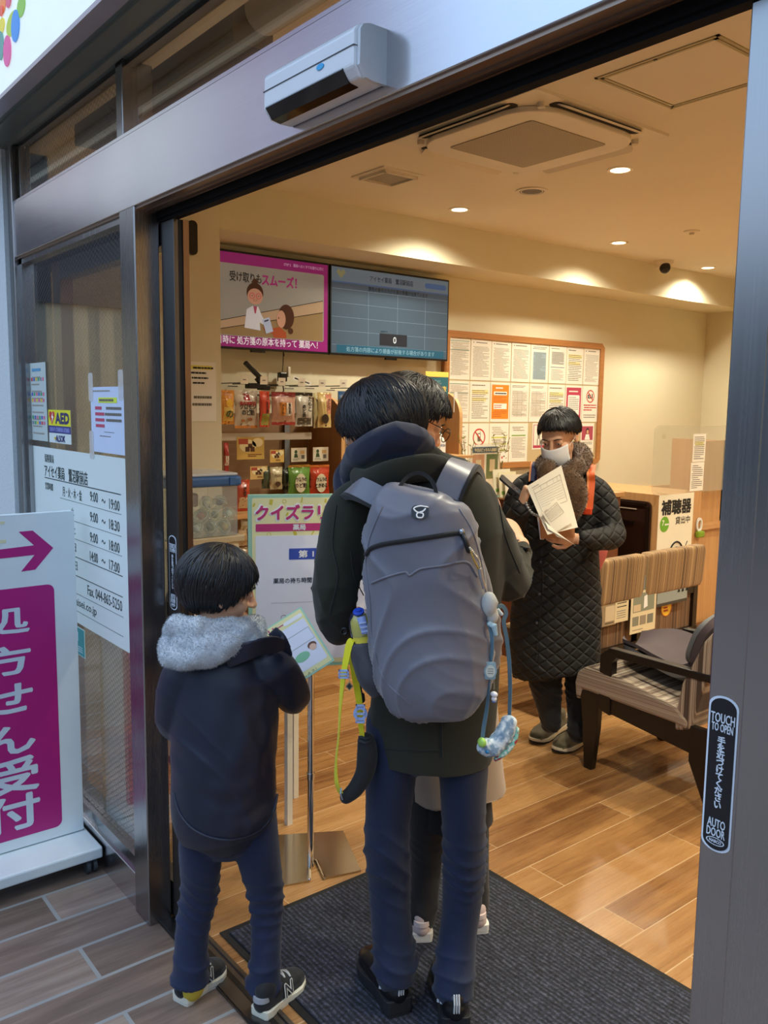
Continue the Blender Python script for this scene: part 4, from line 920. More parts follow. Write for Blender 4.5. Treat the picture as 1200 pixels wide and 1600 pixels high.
# acrylic stand with poster, decorations
ap = thing('leaflet_stand', on(760, 760, 0, -4.0), 'clear stand with a blue headed poster and leaflets beside the plants', 'leaflet stand')
T = frame(on(758, 725, 0, -4.05), Y, Z); T2 = T
MB().prism(rect(-.14, -.17, .14, .13), -.004, 0, M=T).build('poster', PAPERW, ap)
q = MB().prism(rect(-.12, .075, .12, .115), .001, .002, M=T).build('blue_heading', paint('#3a5a7a', .5), ap)
def local_text(par, T, *a, **k):
    o = text(None, *a, **k)
    if o: M = wm(par).inverted() @ T; o.parent = par; o.matrix_local = M; WM[o.name] = T
    return o
local_text(ap, T, '今日はどっちの人曲線？', 0, .095, .026, paint('#f0ead0', .5), z=.003, bold=.02, width=.21)
MB().prism(rect(-.12, -.10, -.01, .065), .001, .002, M=T).build('pink_leaflet', paint('#cf9a80', .6), ap); MB().prism(rect(.01, -.10, .12, .065), .001, .002, M=T).build('green_leaflet', paint('#5f7a50', .6), ap)
MB().prism(rect(-.09, -.06, -.04, .03), .0025, .003, M=T).prism(rect(.04, -.05, .09, .03), .0025, .003, M=T).build('white_packs', paint('#e0d4b8', .6), ap)
MB().prism(rect(-.15, -.17, .15, .14), .006, .009, M=T).build('cover', m_clear('thin_acrylic'), ap)
ZC = CTZ
lb = thing('leaflet_holder', on(800, 790, 0, -3.85), 'clear open box holding white and green leaflets on the counter', 'leaflet holder')
p = on(806, 770, 0, -3.5); ACR = m_clear('acrylic_sheet'); xb = -3.62
MB().bb(xb, xb+.14, p.y-.11, p.y+.11, ZC, ZC+.006).bb(xb+.135, xb+.14, p.y-.11, p.y+.11, ZC, ZC+.05).bb(xb, xb+.005, p.y-.11, p.y+.11, ZC, ZC+.15).bb(xb, xb+.14, p.y+.105, p.y+.11, ZC, ZC+.06).build('box', ACR, lb)
for k in range(3):
    T = frame((xb+.03+.03*k, p.y-.03+.02*k, ZC+.085-.015*k), Y, Z-X*.12); MB().prism(rect(-.075, -.07, .075, .08), 0, .004, M=T).build('leaflet', paint(('#efe8cf', '#eee5c4', '#e9e2d0')[k], .7), lb); MB().prism(rect(-.06, -.055, .06, -.035), .0045, .005, M=T).build('green_print', GRN, lb)
p = on(745, 745, 0, -3.75); p.y = max(p.y, 3.93); tc = thing('blue_cone', (p.x, p.y, CTZ), 'small pale blue paper cone standing before the leaflets', 'paper cone')
MB().lathe([(.05, 0), (.002, .14)], M=Matrix.Translation((p.x, p.y, CTZ)), seg=4).build('cone', paint('#7fb9bb', .6), tc)
LEAF = cloth('dry_leaf', '#8a8a50', 60, .8, .2)
def sprig(px, py, label, h=.25, n=46, seed=1):
    X0 = -3.98; p = on(px, py, 0, X0); t = thing('plant_sprig', p, label, 'plant', group='sprigs beside the leaflet stand'); r = random.Random(seed)
    st = MB(); lf = MB()
    for k in range(4):
        a = Vector((r.uniform(-.05, .05), r.uniform(-.07, .07), h)); pts = [p+a*(q/6)*1.0+Vector((r.uniform(-.006, .006), r.uniform(-.008, .008), 0)) for q in range(7)]
        st.tube(pts, .002, seg=5)
        for m in range(n//4):
            c = pts[r.randint(2, 6)]+Vector((r.uniform(-.01, .01), r.uniform(-.01, .01), r.uniform(-.02, .02))); d = Vector((r.uniform(-1, 1), r.uniform(-1, 1), r.uniform(-.3, 1))).normalized()
            sd = d.cross(Vector((r.uniform(-1, 1), r.uniform(-1, 1), r.uniform(-1, 1)))).normalized(); L = r.uniform(.018, .032); T = frame(c, d, sd)
            lf.prism([(0, 0), (L*.4, .005), (L, 0), (L*.4, -.005)], -.0004, .0004, M=T)
    st.build('stem', paint('#6a6438', .8), t); lf.build('leaves', LEAF, t)
sprig(727, 750, 'green sprig at the left of the leaflet stand', seed=3); sprig(783, 735, 'green sprig at the right of the leaflet stand', seed=8, h=.22)
p = on(786, 713, 0, -3.93); s = sheet('charm_tag', 'small white house shaped charm hanging on the right sprig', 'charm', p, Y, Z, .05, .07, PAPERW, outline=[(-.025, -.03), (.025, -.03), (.025, .015), (0, .035), (-.025, .015)]); flat(s, 'red_mark', [circ(-.01, -.008, .006, .009)], REDP); flat(s, 'dark_mark', [circ(.008, .0, .008, .005)], INKG)
def onp(px, py, P0, n):
    d = ray(px, py); n = Vector(n); t = (Vector(P0)-CAMP).dot(n)/d.dot(n); return CAMP+d*t
# ------------------------------------------------------------------ capsule box, stand, notice on the pillar
CAPX = -3.3
cbm = m_clear('clear_plastic_box', (.93, .95, .96, 1), .08, 1.0, .10, (.75, .8, .9, 1))
LIDB = paint('#2c5f9e', .3)
lt, lr, bb0 = on(303, 758, 0, CAPX), on(374, 758, 0, CAPX), on(380, 834, 0, CAPX)
y0, y1, z1, z0 = lt.y-.12, lr.y, lt.z, bb0.z
cp = thing('capsule_box', (CAPX, (y0+y1)/2, z0), 'clear plastic box with a blue lid full of toy capsules', 'box')
b = MB(); th = .004
b.bb(CAPX-.003, CAPX, y0, y1-.01, z0, z1).bb(CAPX-.28, CAPX-.277, y0, y1-.01, z0, z1).bb(CAPX-.28, CAPX, y1-.013, y1-.01, z0, z1).bb(CAPX-.28, CAPX, y0, y0+.003, z0, z1).bb(CAPX-.28, CAPX, y0, y1-.01, z0, z0+.003)
b.build('box_walls', cbm, cp)
MB().bb(CAPX-.29, CAPX+.012, y0-.01, y1+.008, z1-.012, z1+.032, bev=.012).build('lid', LIDB, cp)
MB().bb(CAPX-.28, CAPX, y0, y1-.005, z1+.032, z1+.045, bev=.006).build('lid_top', paint('#c2c6cc', .25), cp)
for yy in (y0+.04, y1-.04): MB().box((CAPX+.014, yy, z1+.01), (.006, .03, .035), bev=.002).build('lid_clip', LIDB, cp)
r_ = random.Random(4); capc = ['#dfe8e2', '#1d6a4a', '#d4b46a', '#e9e2c4', '#27507c', '#cfd8d8', '#b0523a', '#2f7a52']
ci = 0
def capsule(c, r, hexc, rot, first):
    t = thing('toy_capsule', c, first, 'toy capsule', 'toy capsules in the box')
    M = rot
    MB().ell(c, (r*.99, r*.99, r*.99), seg=18, rings=12).build('clear_shell', m_caps, t, smooth=True)
    b = MB(); b.ell(Vector(c), (r*.62, r*.5, r*.55), M=M, seg=10, rings=7); b.build('toy', paint(hexc, .5), t, smooth=True)
    b = MB(); b.tube([Vector(c)+M @ Vector((r*1.0*math.cos(a), r*1.0*math.sin(a), 0)) for a in [2*math.pi*k/16 for k in range(17)]], r*.06, seg=5, caps=False); b.build('seam_ring', paint('#cfd6d4', .3), t)
m_caps = m_clear('capsule_shell', (.9, .97, .93, 1), .03, 1.6, .10, (.8, .9, .85, 1))
R0c = .031
names = {}
yy0 = lt.y-.01
lay = [(0, CAPX-.034, k) for k in range(3)]+[(0, CAPX-.10, k+.4) for k in range(3)]+[(1, CAPX-.05, k+.45) for k in range(3)]+[(1, CAPX-.11, k+.1) for k in range(2)]+[(2, CAPX-.07, 1.0), (2, CAPX-.07, 2.0)]
lab = ['front row, leftmost', 'front row, second', 'front row, third', 'behind the front row, left', 'behind the front row, middle', 'behind the front row, right', 'second layer, left', 'second layer, middle', 'second layer, right', 'second layer at the back, left', 'second layer at the back, right', 'top of the heap, left', 'top of the heap, right']
for i, (ly, x, k) in enumerate(lay):
    c = Vector((x, yy0+.035+k*.066, z0+.035+ly*.052)); capsule(c, R0c, capc[i % 8], Matrix.Rotation(r_.uniform(0, 3), 3, 'X') @ Matrix.Rotation(r_.uniform(0, 3), 3, 'Y'), 'clear round toy capsule in the blue lidded box, '+lab[i])
tt = thing('red_packet', (CAPX-.1, yy0, z0+.14), 'dull red packet lying at the left on the toy capsules', 'packet'); MB().box((CAPX-.12, yy0+.03, z0+.15), (.05, .10, .06), bev=.01).build('wrapper', foilm('#7a3a34'), tt)
st = thing('capsule_stand', (CAPX-.14, (y0+y1)/2, 0), 'cream cabinet stand under the toy capsule box', 'cabinet')
MB().bb(CAPX-.30, CAPX+.016, y0-.02, y1+.016, z0-.03, z0-.003, bev=.004).build('top', paint('#b9ab90', .5), st)
MB().bb(CAPX-.28, CAPX, y0, y1-.005, .04, z0-.03).build('body', paint('#e3d6bd', .6), st)
MB().bb(CAPX-.27, CAPX-.01, y0+.01, y1-.015, 0, .04).build('plinth', paint('#6a5a48', .6), st)
NT_ = sheet('wall_notice', 'white paper notice with a yellow highlighted heading on the pillar', 'notice', (-3.898, 1.965, 1.61), Y, Z, .15, .29, PAPER)
flat(NT_, 'highlight', [rect(-.06, .108, .055, .128)], YEL); printed(NT_, -.06, .03, .06, .128, 4, INK, rnd, z=.0008, fill=.35); printed(NT_, -.055, -.08, .05, -.01, 2, INKG, rnd)
# white metal rack legs behind the boy
wr_ = thing('white_rack', (-2.56, 1.64, 0), 'slim white metal rack standing behind the navy coated boy', 'rack')
WM_ = paint('#dcd8cc', .4)
P = Vector((-2.57, 1.625, 0)); dr = RH*.9+FH*.45; dr.normalize(); dp = FH
for i, j in ((0, 0), (-.36, 0), (0, .22), (-.36, .22)):
    q = P+dr*i+dp*j; MB().beam(q, q+Z*.56, .022, .022).build('leg', WM_, wr_)
for zz in (.50, .55):
    b = MB()
    for a, c in (((0, 0), (-.36, 0)), ((0, .22), (-.36, .22)), ((0, 0), (0, .22)), ((-.36, 0), (-.36, .22))): b.beam(P+dr*a[0]+dp*a[1]+Z*zz, P+dr*c[0]+dp*c[1]+Z*zz, .016, .016)
    b.build('cross_bar', WM_, wr_)

# ------------------------------------------------------------------ quiz board on a chrome stand
PB = on(485, 1358, 2, 0)
bw = RH*math.cos(math.radians(12.7))+FH*math.sin(math.radians(12.7)); bn = bw.cross(Z)
P0 = PB+bn*.03
tl, bl = onp(387, 773, P0, bn), onp(385, 1047, P0, bn)
hw = (Vector((PB.x, PB.y, 0))-Vector((tl.x, tl.y, 0))).dot(bw); Wd, Hd = 2*hw, tl.z-bl.z
TQ = frame(Vector((PB.x, PB.y, (tl.z+bl.z)/2))+bn*.03, bw, Z)
CHROME = NT('chrome'); CHROME.bsdf((.75, .76, .77, 1), .06, 1.0); CHROME = CHROME.m
qs = thing('quiz_stand', PB, 'chrome floor stand holding up the quiz rally board', 'stand')
MB().cyl(PB+Z*.01, Vector((PB.x, PB.y, tl.z-.1)), .011, seg=20).build('pole', CHROME, qs, auto=True)
MB().cyl(PB+Z*.32, PB+Z*.34, .0135, seg=20).build('collar', CHROME, qs, auto=True)
cs = [on(432, 1305, 2, .005), on(536, 1298, 2, .005), on(564, 1360, 2, .005), on(507, 1372, 2, .005)]
pl = [cs[0], cs[1], cs[2], cs[3], on(495, 1345, 2, .005), on(483, 1342, 2, .005), on(484, 1376, 2, .005), on(440, 1384, 2, .005)]
b = MB(); b.prism([(q.x, q.y) for q in pl], .0, .006); b.build('base_plate', m_steel('mirror_base', (.55, .5, .42, 1), .16, 'x', .05), qs)
b = MB(); q0, q1, q2 = on(484, 1374, 2, .007), on(484, 1342, 2, .007), on(495, 1345, 2, .007); b.tube([q0, q1+Z*.006, q2, cs[3]], .005, seg=8); b.build('notch_rim', CHROME, qs)
qb = thing('quiz_board', TQ.translation, 'pastel quiz rally board with a pink title and blue question label', 'sign board', mat4=TQ)
MB().box((0, 0, -.006), (Wd, Hd, .012)).build('board', paint('#a9d8bd', .5), qb, local=True, bev=.001)
def qx(x): return (x-122)/922*Wd-Wd/2
def qy(y): return Hd/2-(y-155)/1305*Hd
PQM = paint('#c93d7c', .5)
flat(qb, 'cream_panel', [rrect(qx(1016)-qx(150), qy(182)-qy(1436), .006)], paint('#f4efb4', .6), .0003)
flat(qb, 'white_panel', [rrect(qx(992)-qx(175), qy(458)-qy(1400), .005, cy=(qy(458)+qy(1400))/2)], paint('#f2f4ff', .5), .0009)
flat(qb, 'pink_bar', [rrect(qx(990)-qx(178), qy(370)-qy(426), .003, cy=(qy(370)+qy(426))/2)], PQM, .0009)
flat(qb, 'blue_label', [rrect(qx(753)-qx(413), qy(555)-qy(638), .001, cx=qx(583), cy=qy(597))], paint('#3f57b4', .5), .0015)
text(qb, 'クイズラリー', qx(492), qy(286), .055, paint('#ffffff', .5), z=.0012, bold=.075, width=(qx(815)-qx(172)), height=qy(225)-qy(348))
text(qb, 'クイズラリー', qx(492), qy(286), .055, PQM, z=.0022, bold=.035, width=(qx(805)-qx(180)), height=qy(235)-qy(340))
text(qb, '薬局', qx(486), qy(397), .02, PAPERW, z=.0018, bold=.03, width=qx(530)-qx(441))
text(qb, '第 1 問', qx(585), qy(597), .026, PAPERW, z=.0024, bold=.03, width=qx(688)-qx(483), height=qy(570)-qy(622))
text(qb, '薬局の待ち時間を減ら', qx(498), qy(795), .018, INK, z=.0018, bold=.012, width=qx(695)-qx(302), height=qy(775)-qy(815))
flat(qb, 'dotted_line', rects([(qx(285+k*15), qy(961), qx(293+k*15), qy(959)) for k in range(40)]), INKG, .0016)
MB().ring((qx(375), qy(1075)), .0085, .0095, .0014, .0018).build('answer_circle', INK, qb, local=True)
YO = paint('#dccb4a', .6)
for (x, y, k) in ((285, 210, 0), (380, 205, 1), (505, 195, 2), (675, 205, 3), (165, 230, 3), (455, 440, 0), (585, 440, 2), (270, 448, 1), (640, 300, 1), (800, 190, 2), (400, 300, 3)):
    Mr = Matrix.Translation((qx(x), qy(y), 0)) @ Matrix.Rotation((k*.7+x*.01) % 1.2-.6, 4, 'Z')
    if k == 0: MB().prism(rrect(.010, .017, .002), .0009, .0012, M=Mr).build('medicine_bottle_print', YO, qb, local=True)
    elif k == 1: MB().ring((0, 0), .005, .0065, .0009, .0012, M=Mr).build('stethoscope_print', YO, qb, local=True)
    elif k == 2: MB().prism(rect(-.002, -.009, .002, .009), .0009, .0012, M=Mr).build('syringe_print', YO, qb, local=True)
    else: MB().prism(rrect(.006, .013, .003), .0009, .0012, M=Mr).build('capsule_print', YO, qb, local=True)

# ------------------------------------------------------------------ entrance mat
MATM = NT('ribbed_mat'); _p = MATM.world((1, 1, 1)); sp = MATM.n('SeparateXYZ'); MATM.set(sp, 0, _p)
nz = MATM.noise(MATM.world((120, 95, 60)), 1.0, 4, .7); wv = MATM.noise(MATM.world((14, 40, 1)), 1.0, 3, .6)
rib = MATM.math('SINE', MATM.math('ADD', MATM.math('MULTIPLY', sp.outputs['Y'], 420), MATM.math('MULTIPLY', wv, 7)))
f = MATM.math('ADD', MATM.math('MULTIPLY', rib, .13), MATM.math('ADD', MATM.math('MULTIPLY', nz, 1.1), -.05))
MATM.bsdf(MATM.ramp(f, [(.25, lin('#0c0d13')), (.55, lin('#2e313d')), (.85, lin('#5c6072'))]), .95, 0, bump=f, bstr=.9, bdist=.004); MATM = MATM.m
mt = thing('door_mat', (-1.2, 1.55, 0), 'dark grey ribbed entrance mat under the man in the green coat', 'mat')
MB().bb(-2.105, -.35, 1.127, 1.968, 0, .008).build('pile', MATM, mt)
b = MB(); b.bb(-2.127, -.328, 1.105, 1.127, 0, .004).bb(-2.127, -.328, 1.968, 1.99, 0, .004).bb(-2.127, -2.105, 1.127, 1.968, 0, .004); b.build('rubber_border', RUBBER, mt)
# ------------------------------------------------------------------ bench (seen from behind) and armchair
def m_stripe(name, axis, cols, f=70):
    n = NT(name); _p = n.world((1, 1, 1)); sp = n.n('SeparateXYZ'); n.set(sp, 0, _p)
    a = sp.outputs[axis]; cb = n.n('CombineXYZ'); n.set(cb, 0, n.math('MULTIPLY', a, f)); n.set(cb, 1, .37)
    f1 = n.noise(cb.outputs[0], 1.0, 0); cb2 = n.n('CombineXYZ'); n.set(cb2, 0, n.math('MULTIPLY', a, f*2.3)); n.set(cb2, 1, 4.1); f2 = n.noise(cb2.outputs[0], 1.0, 0)
    ff = n.math('ADD', n.math('MULTIPLY', f1, .55), n.math('MULTIPLY', f2, .45)); k = len(cols)
    rp = n.ramp(ff, [(.36+.28*i/(k-1), lin(c)) for i, c in enumerate(cols)])
    n.bsdf(rp, .8, 0, bump=n.noise(n.world((900, 900, 900)), 1, 1), bstr=.1, bdist=.001, Sheen_Weight=.1); return n.m
STR_Y = m_stripe('striped_upholstery_bench', 'Y', ('#3f2b1a', '#84633f', '#a98759', '#5d4128', '#bd9c6e', '#735332'))
STR_Z = m_stripe('striped_upholstery_seat', 'Z', ('#4a3a30', '#94806c', '#b5a48f', '#6a5446', '#c9baa6', '#8a7462'), 95)
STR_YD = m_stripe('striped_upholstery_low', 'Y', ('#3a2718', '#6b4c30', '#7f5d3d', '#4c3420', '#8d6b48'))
bx = -2.6; ya, ym, yb = 3.27, on(1006, 900, 0, bx).y, on(1097, 880, 0, bx).y; zt = on(1050, 858, 0, bx).z
bn_ = thing('waiting_bench', (bx-.25, (ya+yb)/2, 0), 'dark framed waiting bench with striped backs and leaflets on its rear', 'bench')
def cushion(b, y0, y1, z0, z1, x0, x1, lean):
    def f(u, v):
        a = 2*math.pi*u; c, s_ = math.cos(a), math.sin(a); e = .28
        xx = math.copysign(abs(c)**e, c); zz = math.copysign(abs(s_)**e, s_)
        yy = math.copysign(1-(1-min(1, abs(2*v-1)/.94 if abs(2*v-1) < .94 else 1))**1, 2*v-1); sh = 1.0 if abs(2*v-1) < .93 else math.sqrt(max(0, 1-((abs(2*v-1)-.93)/.07)**2))*.12+.88
        z = (z0+z1)/2+zz*(z1-z0)/2*sh; x = (x0+x1)/2+xx*(x1-x0)/2*sh+lean*(z-z0)
        return Vector((x, lerp(y0, y1, v), z))
    b.grid(f, 32, 30, closed_u=True); return b
for (q0, q1) in ((ya, ym-.012), (ym+.012, yb)):
    b = MB(); cushion(b, q0, q1, zt-.235, zt, bx-.06, bx+.012, .06)
    bmesh.ops.holes_fill(b.b, edges=b.b.edges, sides=0); b.build('back_cushion', STR_Y, bn_, smooth=False, auto=True)
    MB().bb(bx-.05, bx-.03, q0+.03, q1-.03, zt-.50, zt-.23).build('lower_back', STR_YD, bn_)
    b = MB(); b.bb(bx-.46, bx-.06, q0, q1, .33, .42, bev=.02); b.build('seat_cushion', STR_Y, bn_)
MB().bb(bx-.05, bx-.012, ya, yb-.02, zt-.275, zt-.232).bb(bx-.06, bx-.01, ya-.01, yb, .285, .33).bb(bx-.44, bx-.01, ya, yb, .29, .325).build('rail', DARKW, bn_)
for yy in (ya+.01, ym, yb-.03): MB().bb(bx-.05, bx-.01, yy-.02, yy+.02, .3, zt-.23).build('back_post', DARKW, bn_)
for (xx, yy) in ((bx-.03, ya+.08), (bx-.40, ym+.2), (bx-.03, yb-.15), (bx-.40, yb-.15)): MB().bb(xx-.02, xx+.02, yy-.02, yy+.02, 0, .3).build('leg', DARKW, bn_)
MB().bb(bx-.5, bx-.05, yb-.02, yb+.03, .50, .53, bev=.006).bb(bx-.48, bx-.44, yb-.01, yb+.02, .3, .5).build('armrest', DARKW, bn_)
# leaflets hung behind the bench
def leaf(px0, py0, px1, py1, hexc, label, dx=0.0):
    xx = bx+.004+dx; a, c = on(px0, py0, 0, xx), on(px1, py1, 0, xx); w, h = c.y-a.y, a.z-c.z
    return sheet('hanging_leaflet', label, 'leaflet', (xx, (a.y+c.y)/2, (a.z+c.z)/2), Y, Z, w, h, paint(hexc, .55), .001, group='leaflets hung behind the bench'), w, h
BSK = paint('#c79a78', .7); DKP = paint('#3f3c36', .7); GB = paint('#9aa4a4', .6)
def clips(s, w, h, xs):
    for x in xs: MB().prism(rrect(.022, .016, .005, cx=x, cy=h/2-.004), .0006, .005).build('clip', WHITE, s, local=True)
s, w, h = leaf(936, 913, 962, 975, '#a59174', 'left brochure behind the bench, brown with a dark photograph'); flat(s, 'dark_picture', [rect(-w*.1, h*.0, w*.45, h*.42)], DKP); flat(s, 'light_picture', [rect(-w*.1, -h*.4, w*.45, -h*.05)], paint('#d9c6a4', .6)); printed(s, -w*.1, -h*.46, w*.4, -h*.42, 1, INK, rnd, z=.0008)
s, w, h = leaf(963, 910, 981, 969, '#e3d2ab', 'narrow cream price leaflet behind the bench with black chairs', .002); flat(s, 'bold_rules', rects([(-w*.35, h*.40, w*.35, h*.43), (-w*.35, -h*.04, w*.35, -h*.02), (-w*.35, -h*.13, w*.35, -h*.11)]), INK)
for (cx, cy, r1) in ((-w*.1, h*.26, .3), (w*.12, h*.09, -.3)):
    MB().prism([(cx-w*.2, cy+h*.06), (cx+w*.15, cy+h*.06), (cx+w*.05, cy), (cx+w*.2, cy-h*.06), (cx-w*.15, cy-h*.05), (cx-w*.05, cy)], .0006, .001).build('chair_picture', INK, s, local=True)
printed(s, -w*.35, -h*.42, w*.3, -h*.2, 4, INKL, rnd); clips(s, w, h, (w*.35,))
s, w, h = leaf(991, 902, 1028, 928, '#8f9896', 'blue grey brochure behind the bench partly under a white sheet'); 
def seats(s, x, y, k, sc):
    for i in range(k):
        MB().prism([(x+i*sc*1.1-.4*sc, y+.5*sc), (x+i*sc*1.1+.1*sc, y+.5*sc), (x+i*sc*1.1-.05*sc, y), (x+i*sc*1.1+.35*sc, y-.1*sc), (x+i*sc*1.1+.3*sc, y-.5*sc), (x+i*sc*1.1-.35*sc, y-.45*sc), (x+i*sc*1.1-.1*sc, y)], .0007, .0011).build('seat_picture', INK, s, local=True)
def sitter(s, x, y, sc):
    MB().prism(circ(x+.1*sc, y+.75*sc, .1*sc, .14*sc), .0007, .0011).build('head_picture', DKP, s, local=True)
    MB().prism([(x+.02*sc, y+.6*sc), (x+.2*sc, y+.6*sc), (x+.28*sc, y+.1*sc), (x+.3*sc, y-.3*sc), (x-.1*sc, y-.35*sc), (x-.5*sc, y-.2*sc), (x-.55*sc, y-.5*sc), (x-.65*sc, y-.5*sc), (x-.55*sc, y-.05*sc), (x-.15*sc, y+.1*sc)], .0007, .0010).build('body_picture', BSK, s, local=True)
    MB().prism([(x+.28*sc, y+.15*sc), (x+.36*sc, y+.15*sc), (x+.38*sc, y-.3*sc), (x-.05*sc, y-.42*sc), (x-.05*sc, y-.36*sc), (x+.3*sc, y-.28*sc)], .0012, .0015).build('backrest_picture', INK, s, local=True)
seats(s, -w*.33, -h*.05, 3, .035); sitter(s, w*.28, h*.0, h*.42); clips(s, w, h, (-w*.46,))
s, w, h = leaf(1029, 893, 1073, 938, '#98a2a0', 'large blue grey brochure with a seated figure at the bench rear', .001); sitter(s, -w*.05, h*.1, h*.42); seats(s, w*.2, -h*.12, 3, .035); flat(s, 'dark_footer', [rect(-w*.5, -h*.5, w*.5, -h*.42)], DKP); printed(s, w*.1, h*.32, w*.42, h*.45, 2, DKP, rnd, fill=.3)
flat(s, 'white_inset', [circ(w*.2, h*.1, w*.07, h*.1)], PAPERW); flat(s, 'white_inset', [circ(w*.37, h*.12, w*.07, h*.1)], PAPERW, .0005); clips(s, w, h, (-w*.42,))
s, w, h = leaf(987, 926, 1023, 982, '#e6d8b4', 'white sheet hanging lowest behind the bench with grey green photographs', .004)
flat(s, 'photo', [rect(-w*.42, h*.0, w*.42, h*.44)], paint('#8d9280', .6)); flat(s, 'inset_photo', [rect(-w*.40, h*.02, -w*.12, h*.18)], paint('#d8c2a0', .6), .0008); MB().prism([(0, h*.35), (w*.12, h*.38), (w*.15, h*.1), (0, h*.06)], .0008, .0012).build('product_picture', PAPERW, s, local=True)
for i in range(3): flat(s, 'small_photo', [rect(-w*.42+i*w*.29, -h*.32, -w*.18+i*w*.29, -h*.1)], paint(('#8a8a7a', '#9a8f7c', '#7d8074')[i], .6))
printed(s, -w*.4, -h*.44, 0, -h*.4, 1, INKG, rnd)
p = on(1041, 949, 0, bx-.029); s = sheet('round_sticker', 'round yellow sticker with red writing marks on the bench back', 'sticker', (bx-.028, p.y, p.z), Y, Z, .1, .1, paint('#f0c63a', .5), .001, outline=circ(0, 0, .05)); MB().ring((0, 0), .045, .05, .0004, .0009).build('red_rim', paint('#d0702c', .5), s, local=True); printed(s, -.028, -.025, .028, .025, 3, paint('#b5402c', .6), rnd, fill=.6, z=.0006)

# armchair: faces the television wall, its side towards the door
yc0, yc1 = 2.92, 3.50
arm = thing('armchair', (-1.95, 3.2, 0), 'dark wood armchair with striped seat by the right door post', 'armchair')
def side(y, nm):
    w = .034
    def pr(pts, nm2, ins=0.0):
        yy0, yy1 = y+ins, y+w-ins
        M = Matrix(((1, 0, 0, 0), (0, 0, 1, 0), (0, 1, 0, 0), (0, 0, 0, 1))); MB().prism(pts, yy0, yy1, M=M).build(nm2, DARKW, arm, bev=.003)
    g = lambda px, py: (lambda q: (q.x, q.z))(on(px, py, 1, 2.92))
    # front leg, rear leg, side rail, arm
    pr([(-2.228, 0), (-2.188, 0), (-2.168, .19), (-2.165, .345), (-2.265, .345), (-2.245, .19)], 'leg', .001)
    pr([(-1.735, .34), (-1.66, .34), (-1.62, .62), (-1.575, .80), (-1.545, .80), (-1.60, .55), (-1.635, .30), (-1.655, .22), (-1.60, 0.0), (-1.64, 0.0), (-1.735, .2)], 'leg', .0015)
    pr([(-2.26, .30), (-2.10, .275), (-1.70, .225), (-1.70, .34), (-2.26, .345)], 'side_rail', .004)
    pr([(-2.165, .285), (-2.105, .27), (-2.105, .50), (-2.085, .525), (-1.64, .53), (-1.62, .56), (-2.12, .56), (-2.165, .52)], 'armrest', -.003)
side(yc0, 'a'); side(yc1-.034, 'b')
MB().bb(-2.24, -2.21, yc0+.03, yc1-.03, .28, .345).bb(-1.70, -1.67, yc0+.03, yc1-.03, .22, .30).build('cross_rail', DARKW, arm)
M = Matrix(((1, 0, 0, 0), (0, 0, 1, 0), (0, 1, 0, 0), (0, 0, 0, 1)))
b = MB(); b.prism([(-2.285, .30), (-2.262, .295), (-2.25, .345), (-1.80, .33), (-1.745, .32), (-1.74, .355), (-1.80, .40), (-2.16, .455), (-2.24, .45), (-2.28, .42), (-2.293, .37)], yc0-.004, yc1-.03, M=M); b.build('seat', STR_Z, arm, bev=.012)
b = MB(); b.prism([(-1.80, .30), (-1.735, .32), (-1.69, .50), (-1.62, .66), (-1.53, .80), (-1.55, .83), (-1.60, .81), (-1.70, .68), (-1.78, .50), (-1.805, .36)], yc0+.0, yc1-.03, M=M)
STRB = m_stripe('striped_upholstery_back', 'X', ('#4a3a30', '#94806c', '#b5a48f', '#6a5446', '#c9baa6', '#8a7462'), 60)
b.build('backrest', STRB, arm, bev=.012)
# posture seat lying in the armchair: curved grey pads with a purplish brown cover
ps = thing('posture_seat', (-1.95, 3.2, .42), 'grey and mauve moulded posture seat lying in the armchair', 'seat cushion')
GREYL = paint('#6f6f70', .55); MAUVE = cloth('mauve_cover', '#4a3c40', 500, .8, .08)
ycn = 3.22
def pad(prof, hw, th, name, mat, dip=.05, yaw=0):
    b = MB(); P = spline(prof, 26)
    def f(u, v, s_):
        i = u*25; k = min(int(i), 24); q = P[k]*(1-(i-k))+P[k+1]*(i-k); d = P[min(k+1, 25)]-P[k]; nx, nz = -d[1], d[0]; L = math.hypot(nx, nz); nx /= L; nz /= L
        wu = max(.12, (1-abs(2*u-1)**3.2))**.5; yy = (2*v-1)*hw*wu; lift = dip*(2*v-1)**2
        return Vector((q[0]+nx*(lift+s_), ycn+yy, q[1]+nz*(lift+s_)))
    b.grid(lambda u, v: f(u, v, 0), 26, 18); b.grid(lambda u, v: f(u, v, -th), 26, 18)
    es = [e for e in b.b.edges if e.is_boundary]; bmesh.ops.bridge_loops(b.b, edges=es)
    return b.build(name, mat, ps, smooth=False, auto=True)
pad([(-2.19, .485), (-2.10, .50), (-1.98, .475), (-1.87, .455), (-1.80, .475)], .20, .03, 'seat_pad', GREYL)
pad([(-2.21, .505), (-2.10, .52), (-1.98, .495), (-1.87, .475), (-1.81, .50)], .19, .015, 'seat_cover', MAUVE)
pad([(-1.80, .47), (-1.80, .56), (-1.77, .66), (-1.72, .755)], .17, .03, 'back_pad', MAUVE, dip=.03)
pad([(-1.835, .50), (-1.83, .57), (-1.80, .66), (-1.755, .735)], .155, .02, 'back_lining', GREYL, dip=.03)

